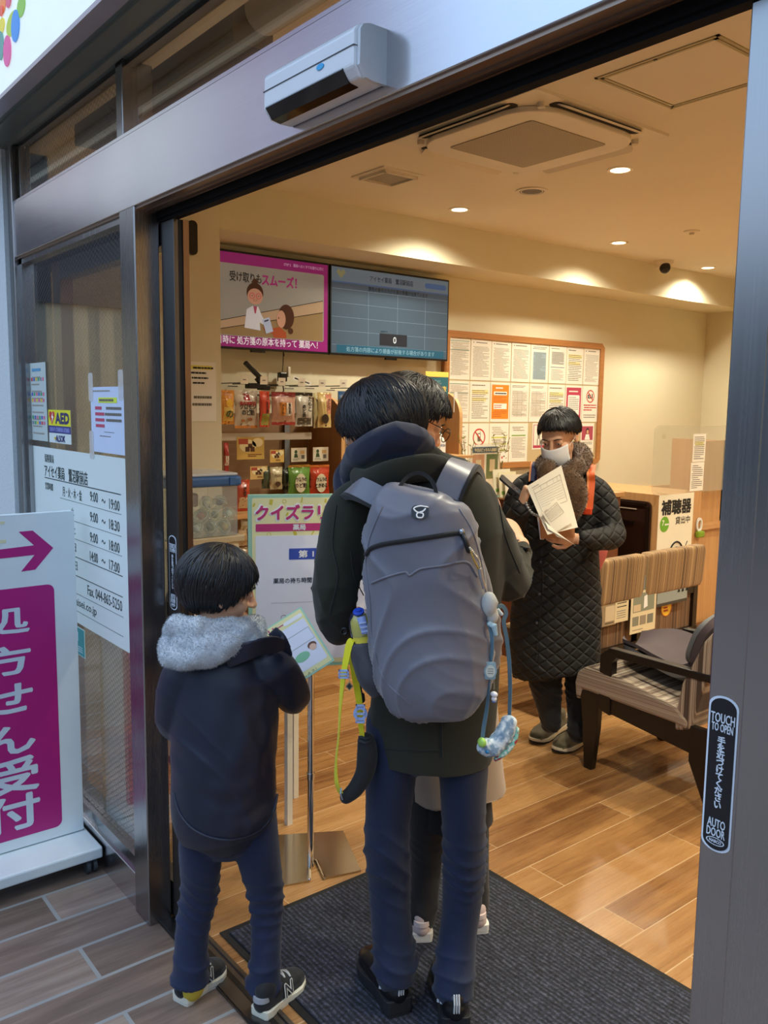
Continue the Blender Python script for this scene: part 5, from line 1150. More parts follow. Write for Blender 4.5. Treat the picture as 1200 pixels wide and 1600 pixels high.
# ------------------------------------------------------------------ reception counter at the far right
cx = -3.2
rc = thing('reception_counter', (-3.8, 6, 0), 'light oak reception counter at the far end of the room', 'counter')
MB().bb(-4.0, cx, 4.86, 5.36, 0, 1.0).build('end_pillar', OAK, rc)
MB().bb(-4.1, cx-.02, 5.36, 7.4, 0, .73).build('body', OAK, rc); MB().bb(-4.1, cx+.01, 5.36, 7.4, .73, .76).build('worktop', OAKH, rc)
MB().bb(cx-.12, cx-.08, 5.36, 7.4, .76, 1.34).bb(-3.7, cx-.08, 5.75, 5.79, .76, 1.34).build('upper_panel', OAK, rc)
MB().bb(cx, cx+.004, 4.86, 7.4, 0, .07).build('plinth', paint('#7a5334', .6), rc)
a, c = on(1030, 773, 0, cx), on(1084, 775, 0, cx); w = c.y-a.y
ph = .60; zc = a.z-ph/2-.005
hp = sheet('hearing_aid_poster', 'yellow and white poster with a large ear drawing on the counter end', 'poster', (cx+.002, (a.y+c.y)/2, zc), Y, Z, w, ph, paint('#f1ecd8', .5), .0015)
flat(hp, 'yellow_panel', [[(w*.47*math.cos(t), -.155+.09*math.sin(t)) for t in [math.pi*k/16 for k in range(17)]]+[(-w*.47, -ph*.45), (w*.47, -ph*.45)]], paint('#f0b822', .5), .0004)
text(hp, '補聴器', .0, ph/2-.085, .13, INK, z=.0012, bold=.035, width=w*.84, height=.095)
text(hp, '貸出中', w*.2, ph/2-.18, .05, INK, z=.0012, bold=.01, width=w*.42, height=.05)
flat(hp, 'green_disc', [circ(-w*.32, ph/2-.195, .052)], paint('#6fae2e', .5), .0009); text(hp, '7', -w*.36, ph/2-.185, .05, PAPERW, z=.0016, bold=.02); printed(hp, -w*.31, ph/2-.205, -w*.2, ph/2-.19, 1, PAPERW, rnd, z=.0014, fill=.7)
b = MB()
def arc(cx_, cy_, r, a0, a1, th, ry=1.25): b.tube([Vector((cx_+r*math.cos(math.radians(a0+(a1-a0)*k/18)), cy_+r*ry*math.sin(math.radians(a0+(a1-a0)*k/18)), .002)) for k in range(19)], th, seg=6)
arc(.02, -.13, .085, 200, -20, .006); arc(.02, -.13, .055, 190, -25, .006); b.tube([Vector(q) for q in ((.098, -.165, .002), (.075, -.21, .002), (.06, -.25, .002))], .006, seg=6); b.tube([Vector(q) for q in ((.068, -.16, .002), (.05, -.2, .002), (.02, -.235, .002), (-.005, -.22, .002))], .006, seg=6)
b.tube([Vector(q) for q in ((-.035, -.14, .002), (-.03, -.165, .002), (.0, -.17, .002), (.01, -.195, .002), (-.01, -.215, .002))], .005, seg=6); b.build('ear_drawing', INK, hp, local=True)
b = MB()
for q0, q1 in (((.13, -.06), (.15, -.03)), ((.135, -.085), (.165, -.07)), ((.14, -.11), (.17, -.108))): b.beam((q0[0], q0[1], .002), (q1[0], q1[1], .002), .005, .002)
b.build('sound_strokes', INK, hp, local=True)
flat(hp, 'pale_disc', [circ(w*.32, -.24, .045)], paint('#f0e2b0', .5), .0011); printed(hp, w*.24, -.25, w*.4, -.23, 2, INKG, rnd, z=.0017)
# dark wooden cabinet beside the counter
dk = thing('dark_cabinet', (-3.5, 4.9, 0), 'dark stained wooden cabinet with a rounded corner left of the counter', 'cabinet')
M = Matrix(((1, 0, 0, 0), (0, 0, 1, 0), (0, 1, 0, 0), (0, 0, 0, 1)))
r = .035; x0, x1, zz = -3.95, on(1016, 800, 1, 4.84).x, on(1010, 784, 1, 4.84).z
MB().prism([(x0, .0), (x1, .0)]+[(x1-r+r*math.cos(t), zz-r+r*math.sin(t)) for t in [math.pi/2*k/6 for k in range(7)]]+[(x0, zz)], 4.84, 4.858, M=M).build('panel', WALNUT, dk)
b = MB()
for (p0, p1) in (((x0, zz-.02), (x1-.03, zz-.02)), ((x1-.02, zz-.03), (x1-.02, .1))): b.beam((p0[0], 4.835, p0[1]), (p1[0], 4.835, p1[1]), .02, .02)
b.build('moulding', DARKW, dk)
MB().beam((x0+.05, 4.832, zz-.055), (x1-.10, 4.832, zz-.055), .006, .006).build('metal_strip', paint('#d8cbb4', .3, .3), dk); MB().beam((x0+.1, 4.832, zz-.15), (x1-.12, 4.832, zz-.15), .012, .025).build('handle', DARKW, dk)
# acrylic splash screen with two notices
a, c = on(1024, 665, 0, cx+.0), on(1030, 772, 0, cx)
as_ = thing('acrylic_screen', (cx, 5.5, 1.0), 'clear acrylic splash screen standing on the reception counter', 'screen')
T = frame((cx-.005, (a.y+7.2)/2, (a.z+1.0)/2), Y, Z); w, h = 7.2-a.y, a.z-1.0
ACS = m_clear('screen_acrylic', (.92, .92, .90, 1), .03, 1.0, .13, (.80, .78, .66, 1))
MB().prism(rrect(w, h, .05), 0, .005, M=T).build('sheet', ACS, as_)
MB().bb(cx-.04, cx+.03, a.y+.12, a.y+.16, 1.0, 1.012).bb(cx-.04, cx+.03, 6.9, 6.94, 1.0, 1.012).bb(cx-.05, cx+.0, 5.37, 7.2, .99, 1.0).build('foot', ACR, as_)
MB().lathe([(.018, 0), (.014, .008), (.002, .01)], M=frame((cx+.001, a.y+.10, a.z-.07), Y, Z)).build('hook_pad', ACR, as_)
for (x0, y0, x1, y1, lb) in ((1084, 678, 1101, 721, 'upper notice taped on the acrylic screen'), (1080, 723, 1098, 766, 'lower notice taped on the acrylic screen')):
    q0, q1 = on(x0, y0, 0, cx+.003), on(x1, y1, 0, cx+.003); w, h = q1.y-q0.y, q0.z-q1.z
    s = sheet('screen_notice', lb, 'notice', (cx+.003, (q0.y+q1.y)/2, (q0.z+q1.z)/2), Y, Z, w, h, PAPER, .001); printed(s, -w*.4, -h*.42, w*.4, h*.42, 12, INKG, rnd, fill=.35)
    if y0 < 700: flat(s, 'highlight', [rect(-w*.35, h*.08, w*.35, h*.22)], LYEL, .0003)
gt = thing('key_dispenser', on(1093, 835, 0, cx), 'green and white strap tag hanging on the counter front', 'tag')
q = on(1093, 820, 0, cx+.012); MB().ring((0, 0), .022, .033, 0, .01, M=frame((cx+.005, q.y, q.z), Y, Z), sy=1.5).build('loop', WHITE, gt); MB().box((cx+.02, q.y, q.z-.065), (.03, .08, .045), bev=.01).build('clip', paint('#7f9e28', .5), gt)

# ------------------------------------------------------------------ door stickers, glass film, notices on the glass
STB = paint('#15181d', .3); STW = paint('#dfe8f4', .4, emit=.0)
def touch(x0, x1, z0, z1, label):
    w, h = x1-x0, z1-z0; arcp = lambda sgn: [(w/2*math.cos(t)*1.0, sgn*(h/2-.016+.016*math.sin(t))) for t in [math.pi*k/12 for k in range(13)]]
    def out(m): ww = w-2*m; hh = h-2*m; a = [(ww/2*math.cos(t), hh/2-.014+.014*math.sin(t)) for t in [math.pi*k/12 for k in range(13)]]; return a+[(-x, -y) for x, y in a]
    s = sheet('touch_sticker', label, 'sticker', ((x0+x1)/2, 1.0295, (z0+z1)/2), X, Z, w, h, STW, .0008, outline=out(0))
    flat(s, 'black_field', [out(.0028)], STB, .0002)
    text(s, 'TOUCH', 0, h*.36, .014, STW, z=.0009, bold=.015, width=w*.8, height=.013); text(s, 'TO OPEN', 0, h*.30, .012, STW, z=.0009, bold=.015, width=w*.72, height=.011)
    text(s, '手\nを\n近\nづ\nけ\nて\nく\nだ\nさ\nい', 0, h*.015, .013, STW, z=.0009, bold=.03, ls=.85, width=w*.26, height=h*.46)
    text(s, 'AUTO', 0, -h*.315, .014, STW, z=.0009, bold=.015, width=w*.6, height=.012); text(s, 'DOOR', 0, -h*.375, .014, STW, z=.0009, bold=.015, width=w*.62, height=.012)
    MB().ring((0, -h*.432), .0092, .0105, .0008, .0014, sx=1.25, sy=.5).build('oval_badge', STW, s, local=True); text(s, 'NABCO', 0, -h*.432, .006, STW, z=.0009, bold=.02, width=.017)
touch(on(1102, 1200, 1, 1.0295).x, on(1149, 1200, 1, 1.0295).x, .963, 1.178, 'black touch to open sticker on the right door')
touch(-2.262, -2.215, .965, 1.18, 'black touch to open sticker on the left door edge')
ws = sheet('warning_sticker', 'pale triangular warning sticker on the left sliding door glass', 'sticker', (-2.318, 1.0485, .915), X, Z, .075, .17, paint('#c9cdbd', .5), .0006, outline=[(-.035, -.085), (.035, -.085), (.035, .02), (.006, .082), (-.006, .082), (-.035, .02)])
flat(ws, 'exclamation_mark', [rect(-.004, .015, .004, .055)], INK); text(ws, '注意', 0, -.008, .022, INK, bold=.02); printed(ws, -.028, -.075, .028, -.03, 4, INKG, rnd)
# speaking holes of the intercom notice seen through the slit
YF = .9845
FILM = NT('white_window_film'); FILM.bsdf((.70, .80, .78, 1), .5); _t = FILM.n('BsdfTransparent'); _m = FILM.n('MixShader', Fac=.15); _b = [n for n in FILM.t.nodes if n.type == 'BSDF_PRINCIPLED'][0]
FILM.set(_b, 'Base Color', (.80, .90, .89, 1)); FILM.t.links.new(_b.outputs[0], _m.inputs[1]); FILM.t.links.new(_t.outputs[0], _m.inputs[2]); FILM.t.links.new(_m.outputs[0], FILM.out.inputs[0]); FILM = FILM.m
fs = sheet('hours_film', 'large frosted window film printed with pharmacy opening hours', 'window film', ((-3.372-2.402)/2, YF, (1.386+.793)/2), X, Z, .97, .593, FILM, .0008)
FI = paint('#33403f', .7); L0 = -2.887
def ft(s_, px0, px1, py, hgt, bold=.0, ax=None):
    a, b_ = on(px0, py[0], 1, YF), on(px1, py[1], 1, YF); text(fs, s_, (a.x+b_.x)/2-L0, (a.z+b_.z)/2-1.0895, hgt, FI, z=.0006, bold=bold, width=abs(b_.x-a.x), height=hgt)
ft('保険薬局', 70, 84, (715, 718), .03); ft('アイセイ薬局　鷺沼駅前店', 70, 137, (735, 748), .045, .012); ft('営業時間', 71, 83, (758, 762), .026)
ft('月・火・木・金', 98, 128, (767, 775), .036); ft('水', 111, 116, (799, 801), .03); ft('土', 113, 118, (826, 828), .03); ft('日', 114, 119, (854, 856), .03); ft('祝日', 112, 121, (881, 884), .033)
for (t1, t2, y1, y2) in (('9:00', '19:00', 775, 787), ('9:00', '18:30', 807, 819), ('9:00', '18:00', 839, 852), ('14:00', '17:00', 869, 883)):
    ft(t1, 141, 153, (y1, y1+3), .032, .01); ft('〜', 159, 165, (y1+7, y1+9), .012, .01); ft(t2, 171, 187, (y2, y2+4), .032, .01)
ft('55', 113, 118, (910, 912), .03); ft('Fax. 044-865-5250', 137, 191, (921, 948), .034); ft('www.aisei.co.jp', 100, 151, (934, 955), .034)
def rule(px0, py0, px1, py1, th): a, b_ = on(px0, py0, 1, YF), on(px1, py1, 1, YF); z = (a.z+b_.z)/2-1.0895; return rect(a.x-L0, z-th/2, b_.x-L0, z+th/2)
flat(fs, 'bold_rule', [rule(70, 744, 189, 775, .003)], FI)
for q in ((111, 866, 192, 902, .0025), (112, 895, 192, 934, .0025), (94, 776, 190, 806, .0012), (108, 811, 190, 839, .0012), (109, 838, 191, 870, .0012), (114, 924, 193, 965, .0012), (116, 952, 193, 995, .0012)): flat(fs, 'rule', [rule(*q)], FI)
def gsheet(name, label, cat, pts, mat, **k):
    (x0, y0), (x1, y1) = pts; a, b_ = on(x0, y0, 1, YF-.001), on(x1, y1, 1, YF-.001); w, h = b_.x-a.x, a.z-b_.z
    return sheet(name, label, cat, ((a.x+b_.x)/2, YF-.001, (a.z+b_.z)/2), X, Z, w, h, mat, .0008, **k), w, h
s, w, h = gsheet('credit_notice', 'narrow pale notice with small coloured logos at the glass edge', 'notice', ((46, 568), (75, 690)), paint('#b9c6c4', .6))
printed(s, -w*.35, h*.38, w*.3, h*.44, 1, paint('#5a9ac0', .6), rnd, fill=.6)
for j, yy in enumerate((.29, .1, .02, -.2, -.27)):
    for i in range(6): flat(s, 'payment_logo', [rect(-w*.42+i*w*.14, h*yy-.006, -w*.42+i*w*.14+.018, h*yy+.006)], paint(('#c0404a', '#4a62b0', '#d8b83a', '#3a9a6a', '#808a90', '#d06a8a')[(i*j+i+j) % 6], .6))
printed(s, -w*.4, -h*.45, w*.3, h*.36, 9, INKL, rnd, fill=.2, z=.0003)
s, w, h = gsheet('aed_sticker', 'yellow and blue defibrillator sticker with a red heart on the glass', 'sticker', ((75.5, 640), (111.5, 695)), paint('#d9e6e6', .4))
flat(s, 'yellow_field', [rect(-w*.5, h*.02, w*.5, h*.5)], paint('#e4e02a', .4), .0002); flat(s, 'blue_band', [rect(-w*.5, -h*.2, w*.5, h*.02)], paint('#26307e', .4), .0002)
flat(s, 'red_heart', [[(-w*.33, h*.06), (-w*.46, h*.30), (-w*.45, h*.42), (-w*.38, h*.46), (-w*.33, h*.40), (-w*.28, h*.46), (-w*.21, h*.42), (-w*.20, h*.30)]], paint('#c42a2a', .4), .0007)
flat(s, 'white_bolt', [[(-w*.28, h*.42), (-w*.36, h*.26), (-w*.31, h*.26), (-w*.34, h*.1), (-w*.24, h*.30), (-w*.29, h*.30)]], PAPERW, .0012)
text(s, 'AED', w*.14, h*.25, .06, paint('#1c2468', .4), z=.0008, bold=.05, width=w*.6, height=h*.3); text(s, '自動体外式除細動器 設置施設', 0, -h*.09, .012, paint('#8f98d8', .4), z=.0008, bold=.02, width=w*.9, height=.016); text(s, 'ALSOK', w*.03, -h*.36, .024, paint('#1c2468', .4), z=.0008, bold=.04, width=w*.42, height=.022)
flat(s, 'logo_mark', [rect(-w*.24, -h*.4, -w*.18, -h*.32)], paint('#d8c02a', .4), .0008)
s, w, h = gsheet('hours_notice', 'white paper with a yellow highlighted heading taped on the glass', 'notice', ((141, 605), (196, 712)), paint('#c9d6ee', .6))
printed(s, -w*.42, h*.42, w*.1, h*.46, 1, INKL, rnd, fill=.5); flat(s, 'highlight', [rect(-w*.25, h*.26, w*.3, h*.34)], paint('#d8ea4a', .5), .0003); printed(s, -w*.22, h*.27, w*.27, h*.33, 1, INKG, rnd, z=.0008, fill=.6)
for k, yy in enumerate((.18, .09, -.0, -.09)): printed(s, -w*.36, h*yy-.008, -w*.08, h*yy+.008, 1, paint('#c0506a', .6), rnd, fill=.6); (k < 3) and printed(s, -w*.06, h*yy-.008, w*.42, h*yy+.008, 1, INKG, rnd, fill=.5)
printed(s, -w*.1, -h*.19, w*.2, -h*.17, 1, INKG, rnd); printed(s, -w*.3, -h*.26, w*.38, -h*.23, 1, INKG, rnd)
for k, (x, y) in enumerate(((-w*.48, h*.5), (w*.42, h*.52), (-w*.5, -h*.4))): MB().prism(rrect(.04, .09, .01, cx=x, cy=y), .0003, .0007).build('tape', m_clear('clear_tape_%d' % k, (.9, .9, .9, 1), .2, .5, .25), s, local=True)
s, w, h = gsheet('teal_sticker', 'small teal sticker with a white pictogram below the window film', 'sticker', ((100, 966), (133.5, 1030)), paint('#c5e0dc', .4))
flat(s, 'teal_field', [rect(-w*.47, -h*.47, w*.47, h*.47)], paint('#1d9096', .4), .0002); MB().prism([(-.02+w*.1, 0), (w*.1+.02, 0), (w*.1+.02, .03), (w*.1, .045), (w*.1-.02, .03)], .0007, .001).build('pictogram', STW, s, local=True); printed(s, -w*.2, -h*.38, w*.4, -h*.15, 3, STW, rnd, z=.0007, fill=.3)

# ------------------------------------------------------------------ magenta standing sign
TX = -2.80
ss = thing('standing_sign', (-2.8, .64, 0), 'white rolling sign board with magenta arrow and prescription lettering', 'sign')
SW = paint('#d9e4e8', .3); MG = paint('#ad1f78', .4)
TS = frame((TX, .635, .6475), Y, Z); W_, H_ = .62, 1.10
MB().prism(rrect(W_, H_, .004), -.028, 0, M=TS).build('panel', SW, ss, bev=.001)
MB().bb(-2.93, -2.655, .31, .957, .055, .093, bev=.006).build('base', SW, ss)
for xx in (-2.90, -2.69):
    for yy in (.35, .925):
        MB().cyl((xx, yy-.017, .025), (xx, yy-.005, .025), .025, seg=20).cyl((xx, yy+.005, .025), (xx, yy+.017, .025), .025, seg=20).bb(xx-.006, xx+.006, yy-.005, yy+.005, .02, .055).build('caster', paint('#3c4045', .5), ss)
def sp_(px, py): p = on(px, py, 0, TX); return (p.y-.635, p.z-.6475)
def onss(name, outs, mat, z): b = MB(); [b.prism(o, z, z+.0006, M=TS) for o in outs]; return b.build(name, mat, ss)
ar = [sp_(29, 831), sp_(51, 829), sp_(83, 856), sp_(55, 890), sp_(33, 893), sp_(54, 867), sp_(-20, 875), sp_(-20, 861), sp_(53, 852)]
onss('arrow', [ar], MG, .0004)
tl_, br_ = sp_(78, 913), sp_(102, 1285); tr_x = (sp_(80, 913)[0]+sp_(101, 1285)[0])/2; zt_ = sp_(75, 913)[1]; zb_ = sp_(95, 1290)[1]
wv_ = .49; onss('magenta_panel', [rrect(wv_, zt_-zb_, .022, cx=tr_x-wv_/2, cy=(zt_+zb_)/2)], MG, .0004)
for ch_, (xr, yt, yb2) in zip('処方せん受付', ((45, 940, 991), (47, 1000, 1054), (50, 1059, 1112), (54, 1122, 1175), (59, 1171, 1236), (61, 1228, 1292))):
    p1, p2 = sp_(xr, yt), sp_(xr, yb2); hh = p1[1]-p2[1]
    o = text(None, ch_, 0, 0, hh, paint('#c9d8e4', .4), z=.0016, bold=.028, width=.165, height=hh*.80)
    M2 = TS @ Matrix.Translation((p1[0]-.085, (p1[1]+p2[1])/2, 0)); o.parent = ss; o.matrix_local = wm(ss).inverted() @ M2; WM[o.name] = M2
YS = paint('#d9d6b0', .5)
onss('yellow_mark', [rect(sp_(-5, 816)[0], sp_(0, 819)[1], sp_(7, 816)[0], sp_(0, 815)[1])], YS, .0004); onss('yellow_mark', [rect(sp_(-5, 816)[0], sp_(0, 849)[1], sp_(8, 816)[0], sp_(0, 844)[1])], YS, .0004)
# ------------------------------------------------------------------ people: shared builders
SKIN = NT('skin'); _v = SKIN.coord()
SKIN.bsdf(SKIN.mix(SKIN.noise(_v, 14, 3), lin('#d39d7c'), lin('#e6b896')), .5, 0, bump=SKIN.noise(_v, 500, 2), bstr=.08, bdist=.0005, Subsurface_Weight=.12, Subsurface_Radius=(.01, .004, .002)); SKIN = SKIN.m
HAIR = NT('black_hair'); _v = HAIR.coord()
HAIR.bsdf(HAIR.mix(HAIR.noise(_v, 90, 3), lin('#07080b'), lin('#15161b')), .42, 0, Specular_IOR_Level=.5); HAIR = HAIR.m
def headframe(c, f, up=Z):
    f = Vector(f).normalized(); r = f.cross(Vector(up)).normalized(); u = r.cross(f)
    return Matrix(((r.x, f.x, u.x, c[0]), (r.y, f.y, u.y, c[1]), (r.z, f.z, u.z, c[2]), (0, 0, 0, 1)))
def add_head(b, T, s=1.0):
    R = T.to_3x3(); P = lambda x, y, z: T @ Vector((x*s, y*s, z*s))
    E = lambda c, r, **k: b.ell(P(*c), tuple(q*s for q in r), M=R, **k)
    E((0, -.012, .028), (.073, .092, .082), seg=28, rings=20); E((0, .020, -.032), (.056, .062, .074)); E((0, .052, -.090), (.024, .022, .018)); E((0, .0, -.055), (.052, .05, .045))
    E((0, .066, .022), (.046, .020, .011)); E((0, .084, -.056), (.021, .010, .0055)); E((0, .083, -.067), (.018, .010, .006))
    for q in (-1, 1):
        E((q*.033, .052, -.028), (.024, .026, .024)); E((q*.031, .072, .004), (.015, .010, .009)); E((q*.031, .0770, .0085), (.0125, .008, .0058)); E((q*.031, .0755, -.004), (.011, .0065, .004))
        E((q*.074, -.004, -.006), (.008, .017, .030)); E((q*.079, -.012, .004), (.007, .012, .022)); E((q*.011, .094, -.030), (.008, .009, .006))
    b.tube([P(0, .083, .012), P(0, .094, -.012), P(0, .103, -.028)], [.008*s, .010*s, .011*s], seg=10)
def face_bits(par, T, s=1.0, eyes=True):
    P = lambda x, y, z: T @ Vector((x*s, y*s, z*s))
    for q in (-1, 1):
        MB().ell(P(q*.031, .0765, .002), (.0095*s, .0075*s, .0040*s), M=T.to_3x3(), seg=14, rings=10).build('eye', paint('#d9d4cc', .25), par, smooth=True)
        MB().ell(P(q*.031, .0825, .0015), (.0040*s, .003*s, .0036*s), M=T.to_3x3(), seg=12, rings=8).build('iris', paint('#1a100b', .2), par, smooth=True)
        MB().tube([P(q*.016, .0875, .021), P(q*.031, .087, .025), P(q*.047, .077, .021)], [.0022*s, .003*s, .0015*s], seg=6).build('eyebrow', HAIR, par)
    MB().tube([P(-.02, .0885, -.0615), P(0, .0945, -.062), P(.02, .0885, -.0615)], [.0012*s, .002*s, .0012*s], seg=6).build('lips', paint('#9c5a4c', .5), par)
def hairdo(par, T, s, front, side, back, n=900, seed=1, crown=(0, -.02), vol=1.0, mat=None, seglen=(.7, 1.4), lift=.004, curl=.0):
    """shell plus many tapering locks; front/side/back = polar angle (deg) where the hair ends"""
    r = random.Random(seed); C = Vector((0, -.012, .024)); rad = Vector((.081, .100, .090))*vol
    def end(phi):
        c = math.cos(phi)   # 1 = front, -1 = back
        if c > 0: k = c*c*(3-2*c); return math.radians(side*(1-k)+front*k)
        k = c*c; return math.radians(side*(1-k)+back*k)
    def pos(th, phi, g=1.0):
        d = Vector((math.sin(th)*math.sin(phi), math.sin(th)*math.cos(phi), math.cos(th)))
        q = Vector((C.x+d.x*rad.x*g, C.y+d.y*rad.y*g, C.z+d.z*rad.z*g))
        if th > 1.75: q.x *= 1-.10*(th-1.75); 
        return q*s
    b = MB()
    def shell(g): return lambda u, v: T @ pos(v*end(2*math.pi*u)*(.97), 2*math.pi*u, g)
    b.grid(shell(1.0), 40, 16, closed_u=True); b.grid(shell(.90), 40, 16, closed_u=True)
    es = [e for e in b.b.edges if e.is_boundary]; 
    for i in range(n):
        phi = r.uniform(0, 2*math.pi); te = end(phi)*r.uniform(.93, 1.06); t0 = r.random()**.7*te*.8; t1 = min(te, t0+r.uniform(*seglen)); m = 7; sw = r.uniform(-.25, .25)
        pts = []; g0 = r.uniform(.995, 1.03)
        for k in range(m):
            f = k/(m-1); th = lerp(t0, t1, f); pts.append(T @ pos(th, phi+sw*f*(1-t0/3)+math.sin(f*3+i)*curl, g0+lift*s*f*4+(.03 if t1 > te*.9 else .0)*f*f*r.uniform(0, 1)))
        w = r.uniform(.0028, .0052)*s
        b.tube(pts, [(w*.5, w*.3), (w, w*.45), (w, w*.45), (w, w*.45), (w*.9, w*.4), (w*.6, w*.3), (w*.12, w*.1)], seg=5, dome=False)
    return b.build('hair', mat or HAIR, par, smooth=True)
def add_hand(b, wrist, d, palm, side=1, curl=.5, s=1.0, spread=.12, thumb=.6):
    """d: direction to the knuckles, palm: direction the palm faces; side=+1 thumb on d x palm side"""
    W = Vector(wrist); d = Vector(d).normalized(); n = Vector(palm); n = (n-d*n.dot(d)).normalized(); t = d.cross(n)*side
    K = W+d*.085*s
    b.tube([W-d*.02*s, W+d*.02*s, W+d*.055*s, K], [(.024*s, .019*s), (.030*s, .017*s), (.039*s, .015*s), (.038*s, .013*s)], ref=t, seg=16)
    for i, (o, L, rr) in enumerate(((.029, .072, .0086), (.010, .080, .0090), (-.009, .075, .0086), (-.027, .060, .0076))):
        a = 0.0; p = K+t*o*s-d*.008*s; pts = [p-d*.015*s, p]; fd = (d+t*(spread*(o/.03))).normalized()
        for k, fr in enumerate((.45, .32, .23)):
            a += curl*(1.0, 1.25, .9)[k]; dd = fd*math.cos(a)+n*math.sin(a); p = p+dd*L*fr*s; pts.append(p)
        b.tube(pts, [rr*s, rr*s, rr*.98*s, rr*.9*s, rr*.75*s], seg=9)
    p = W+d*.025*s+t*.026*s+n*.006*s; q1 = p+(d*.6+t*.75+n*.3*thumb).normalized()*.034*s; q2 = q1+(d*.85+t*.25+n*thumb).normalized()*.032*s; q3 = q2+(d*.8-t*.15+n*thumb*1.2).normalized()*.024*s
    b.tube([p-d*.01*s-t*.01*s, p, q1, q2, q3], [.013*s, .0145*s, .0115*s, .0105*s, .0085*s], seg=9)
def fuzz(par, src, name, n, ln, mat, seed=1, w=.0009, comb=(0, 0, 0)):
    """short pile standing on a mesh, one object"""
    r = np.random.RandomState(seed); me = src.data; me.calc_loop_triangles(); k = len(me.loop_triangles)
    tv = np.empty(k*3, dtype=np.int32); me.loop_triangles.foreach_get('vertices', tv); tv = tv.reshape(-1, 3); co = np.empty(len(me.vertices)*3); me.vertices.foreach_get('co', co); co = co.reshape(-1, 3)
    no = np.empty(len(me.vertices)*3); me.vertices.foreach_get('normal', no); no = no.reshape(-1, 3)
    ar = np.linalg.norm(np.cross(co[tv[:, 1]]-co[tv[:, 0]], co[tv[:, 2]]-co[tv[:, 0]]), axis=1); ix = r.choice(k, n, p=ar/ar.sum())
    u = r.rand(n, 3); u /= u.sum(1)[:, None]; P = (co[tv[ix]]*u[:, :, None]).sum(1); N_ = no[tv[ix, 0]]
    D = N_*.8+r.randn(n, 3)*.45+np.array(comb); D /= np.linalg.norm(D, axis=1)[:, None]; S = np.cross(D, r.randn(n, 3)); S /= np.linalg.norm(S, axis=1)[:, None]
    L = ln*r.uniform(.6, 1.3, (n, 1)); vs = np.concatenate([P-S*w, P+S*w, P+D*L], 1).reshape(-1, 3)
    m2 = bpy.data.meshes.new(name); m2.from_pydata(vs.tolist(), [], np.arange(n*3).reshape(-1, 3).tolist()); m2.materials.append(mat)
    o = link(name, m2, par); 
    M = wm(src); o.matrix_local = wm(par).inverted() @ M; WM[o.name] = M.copy(); return o
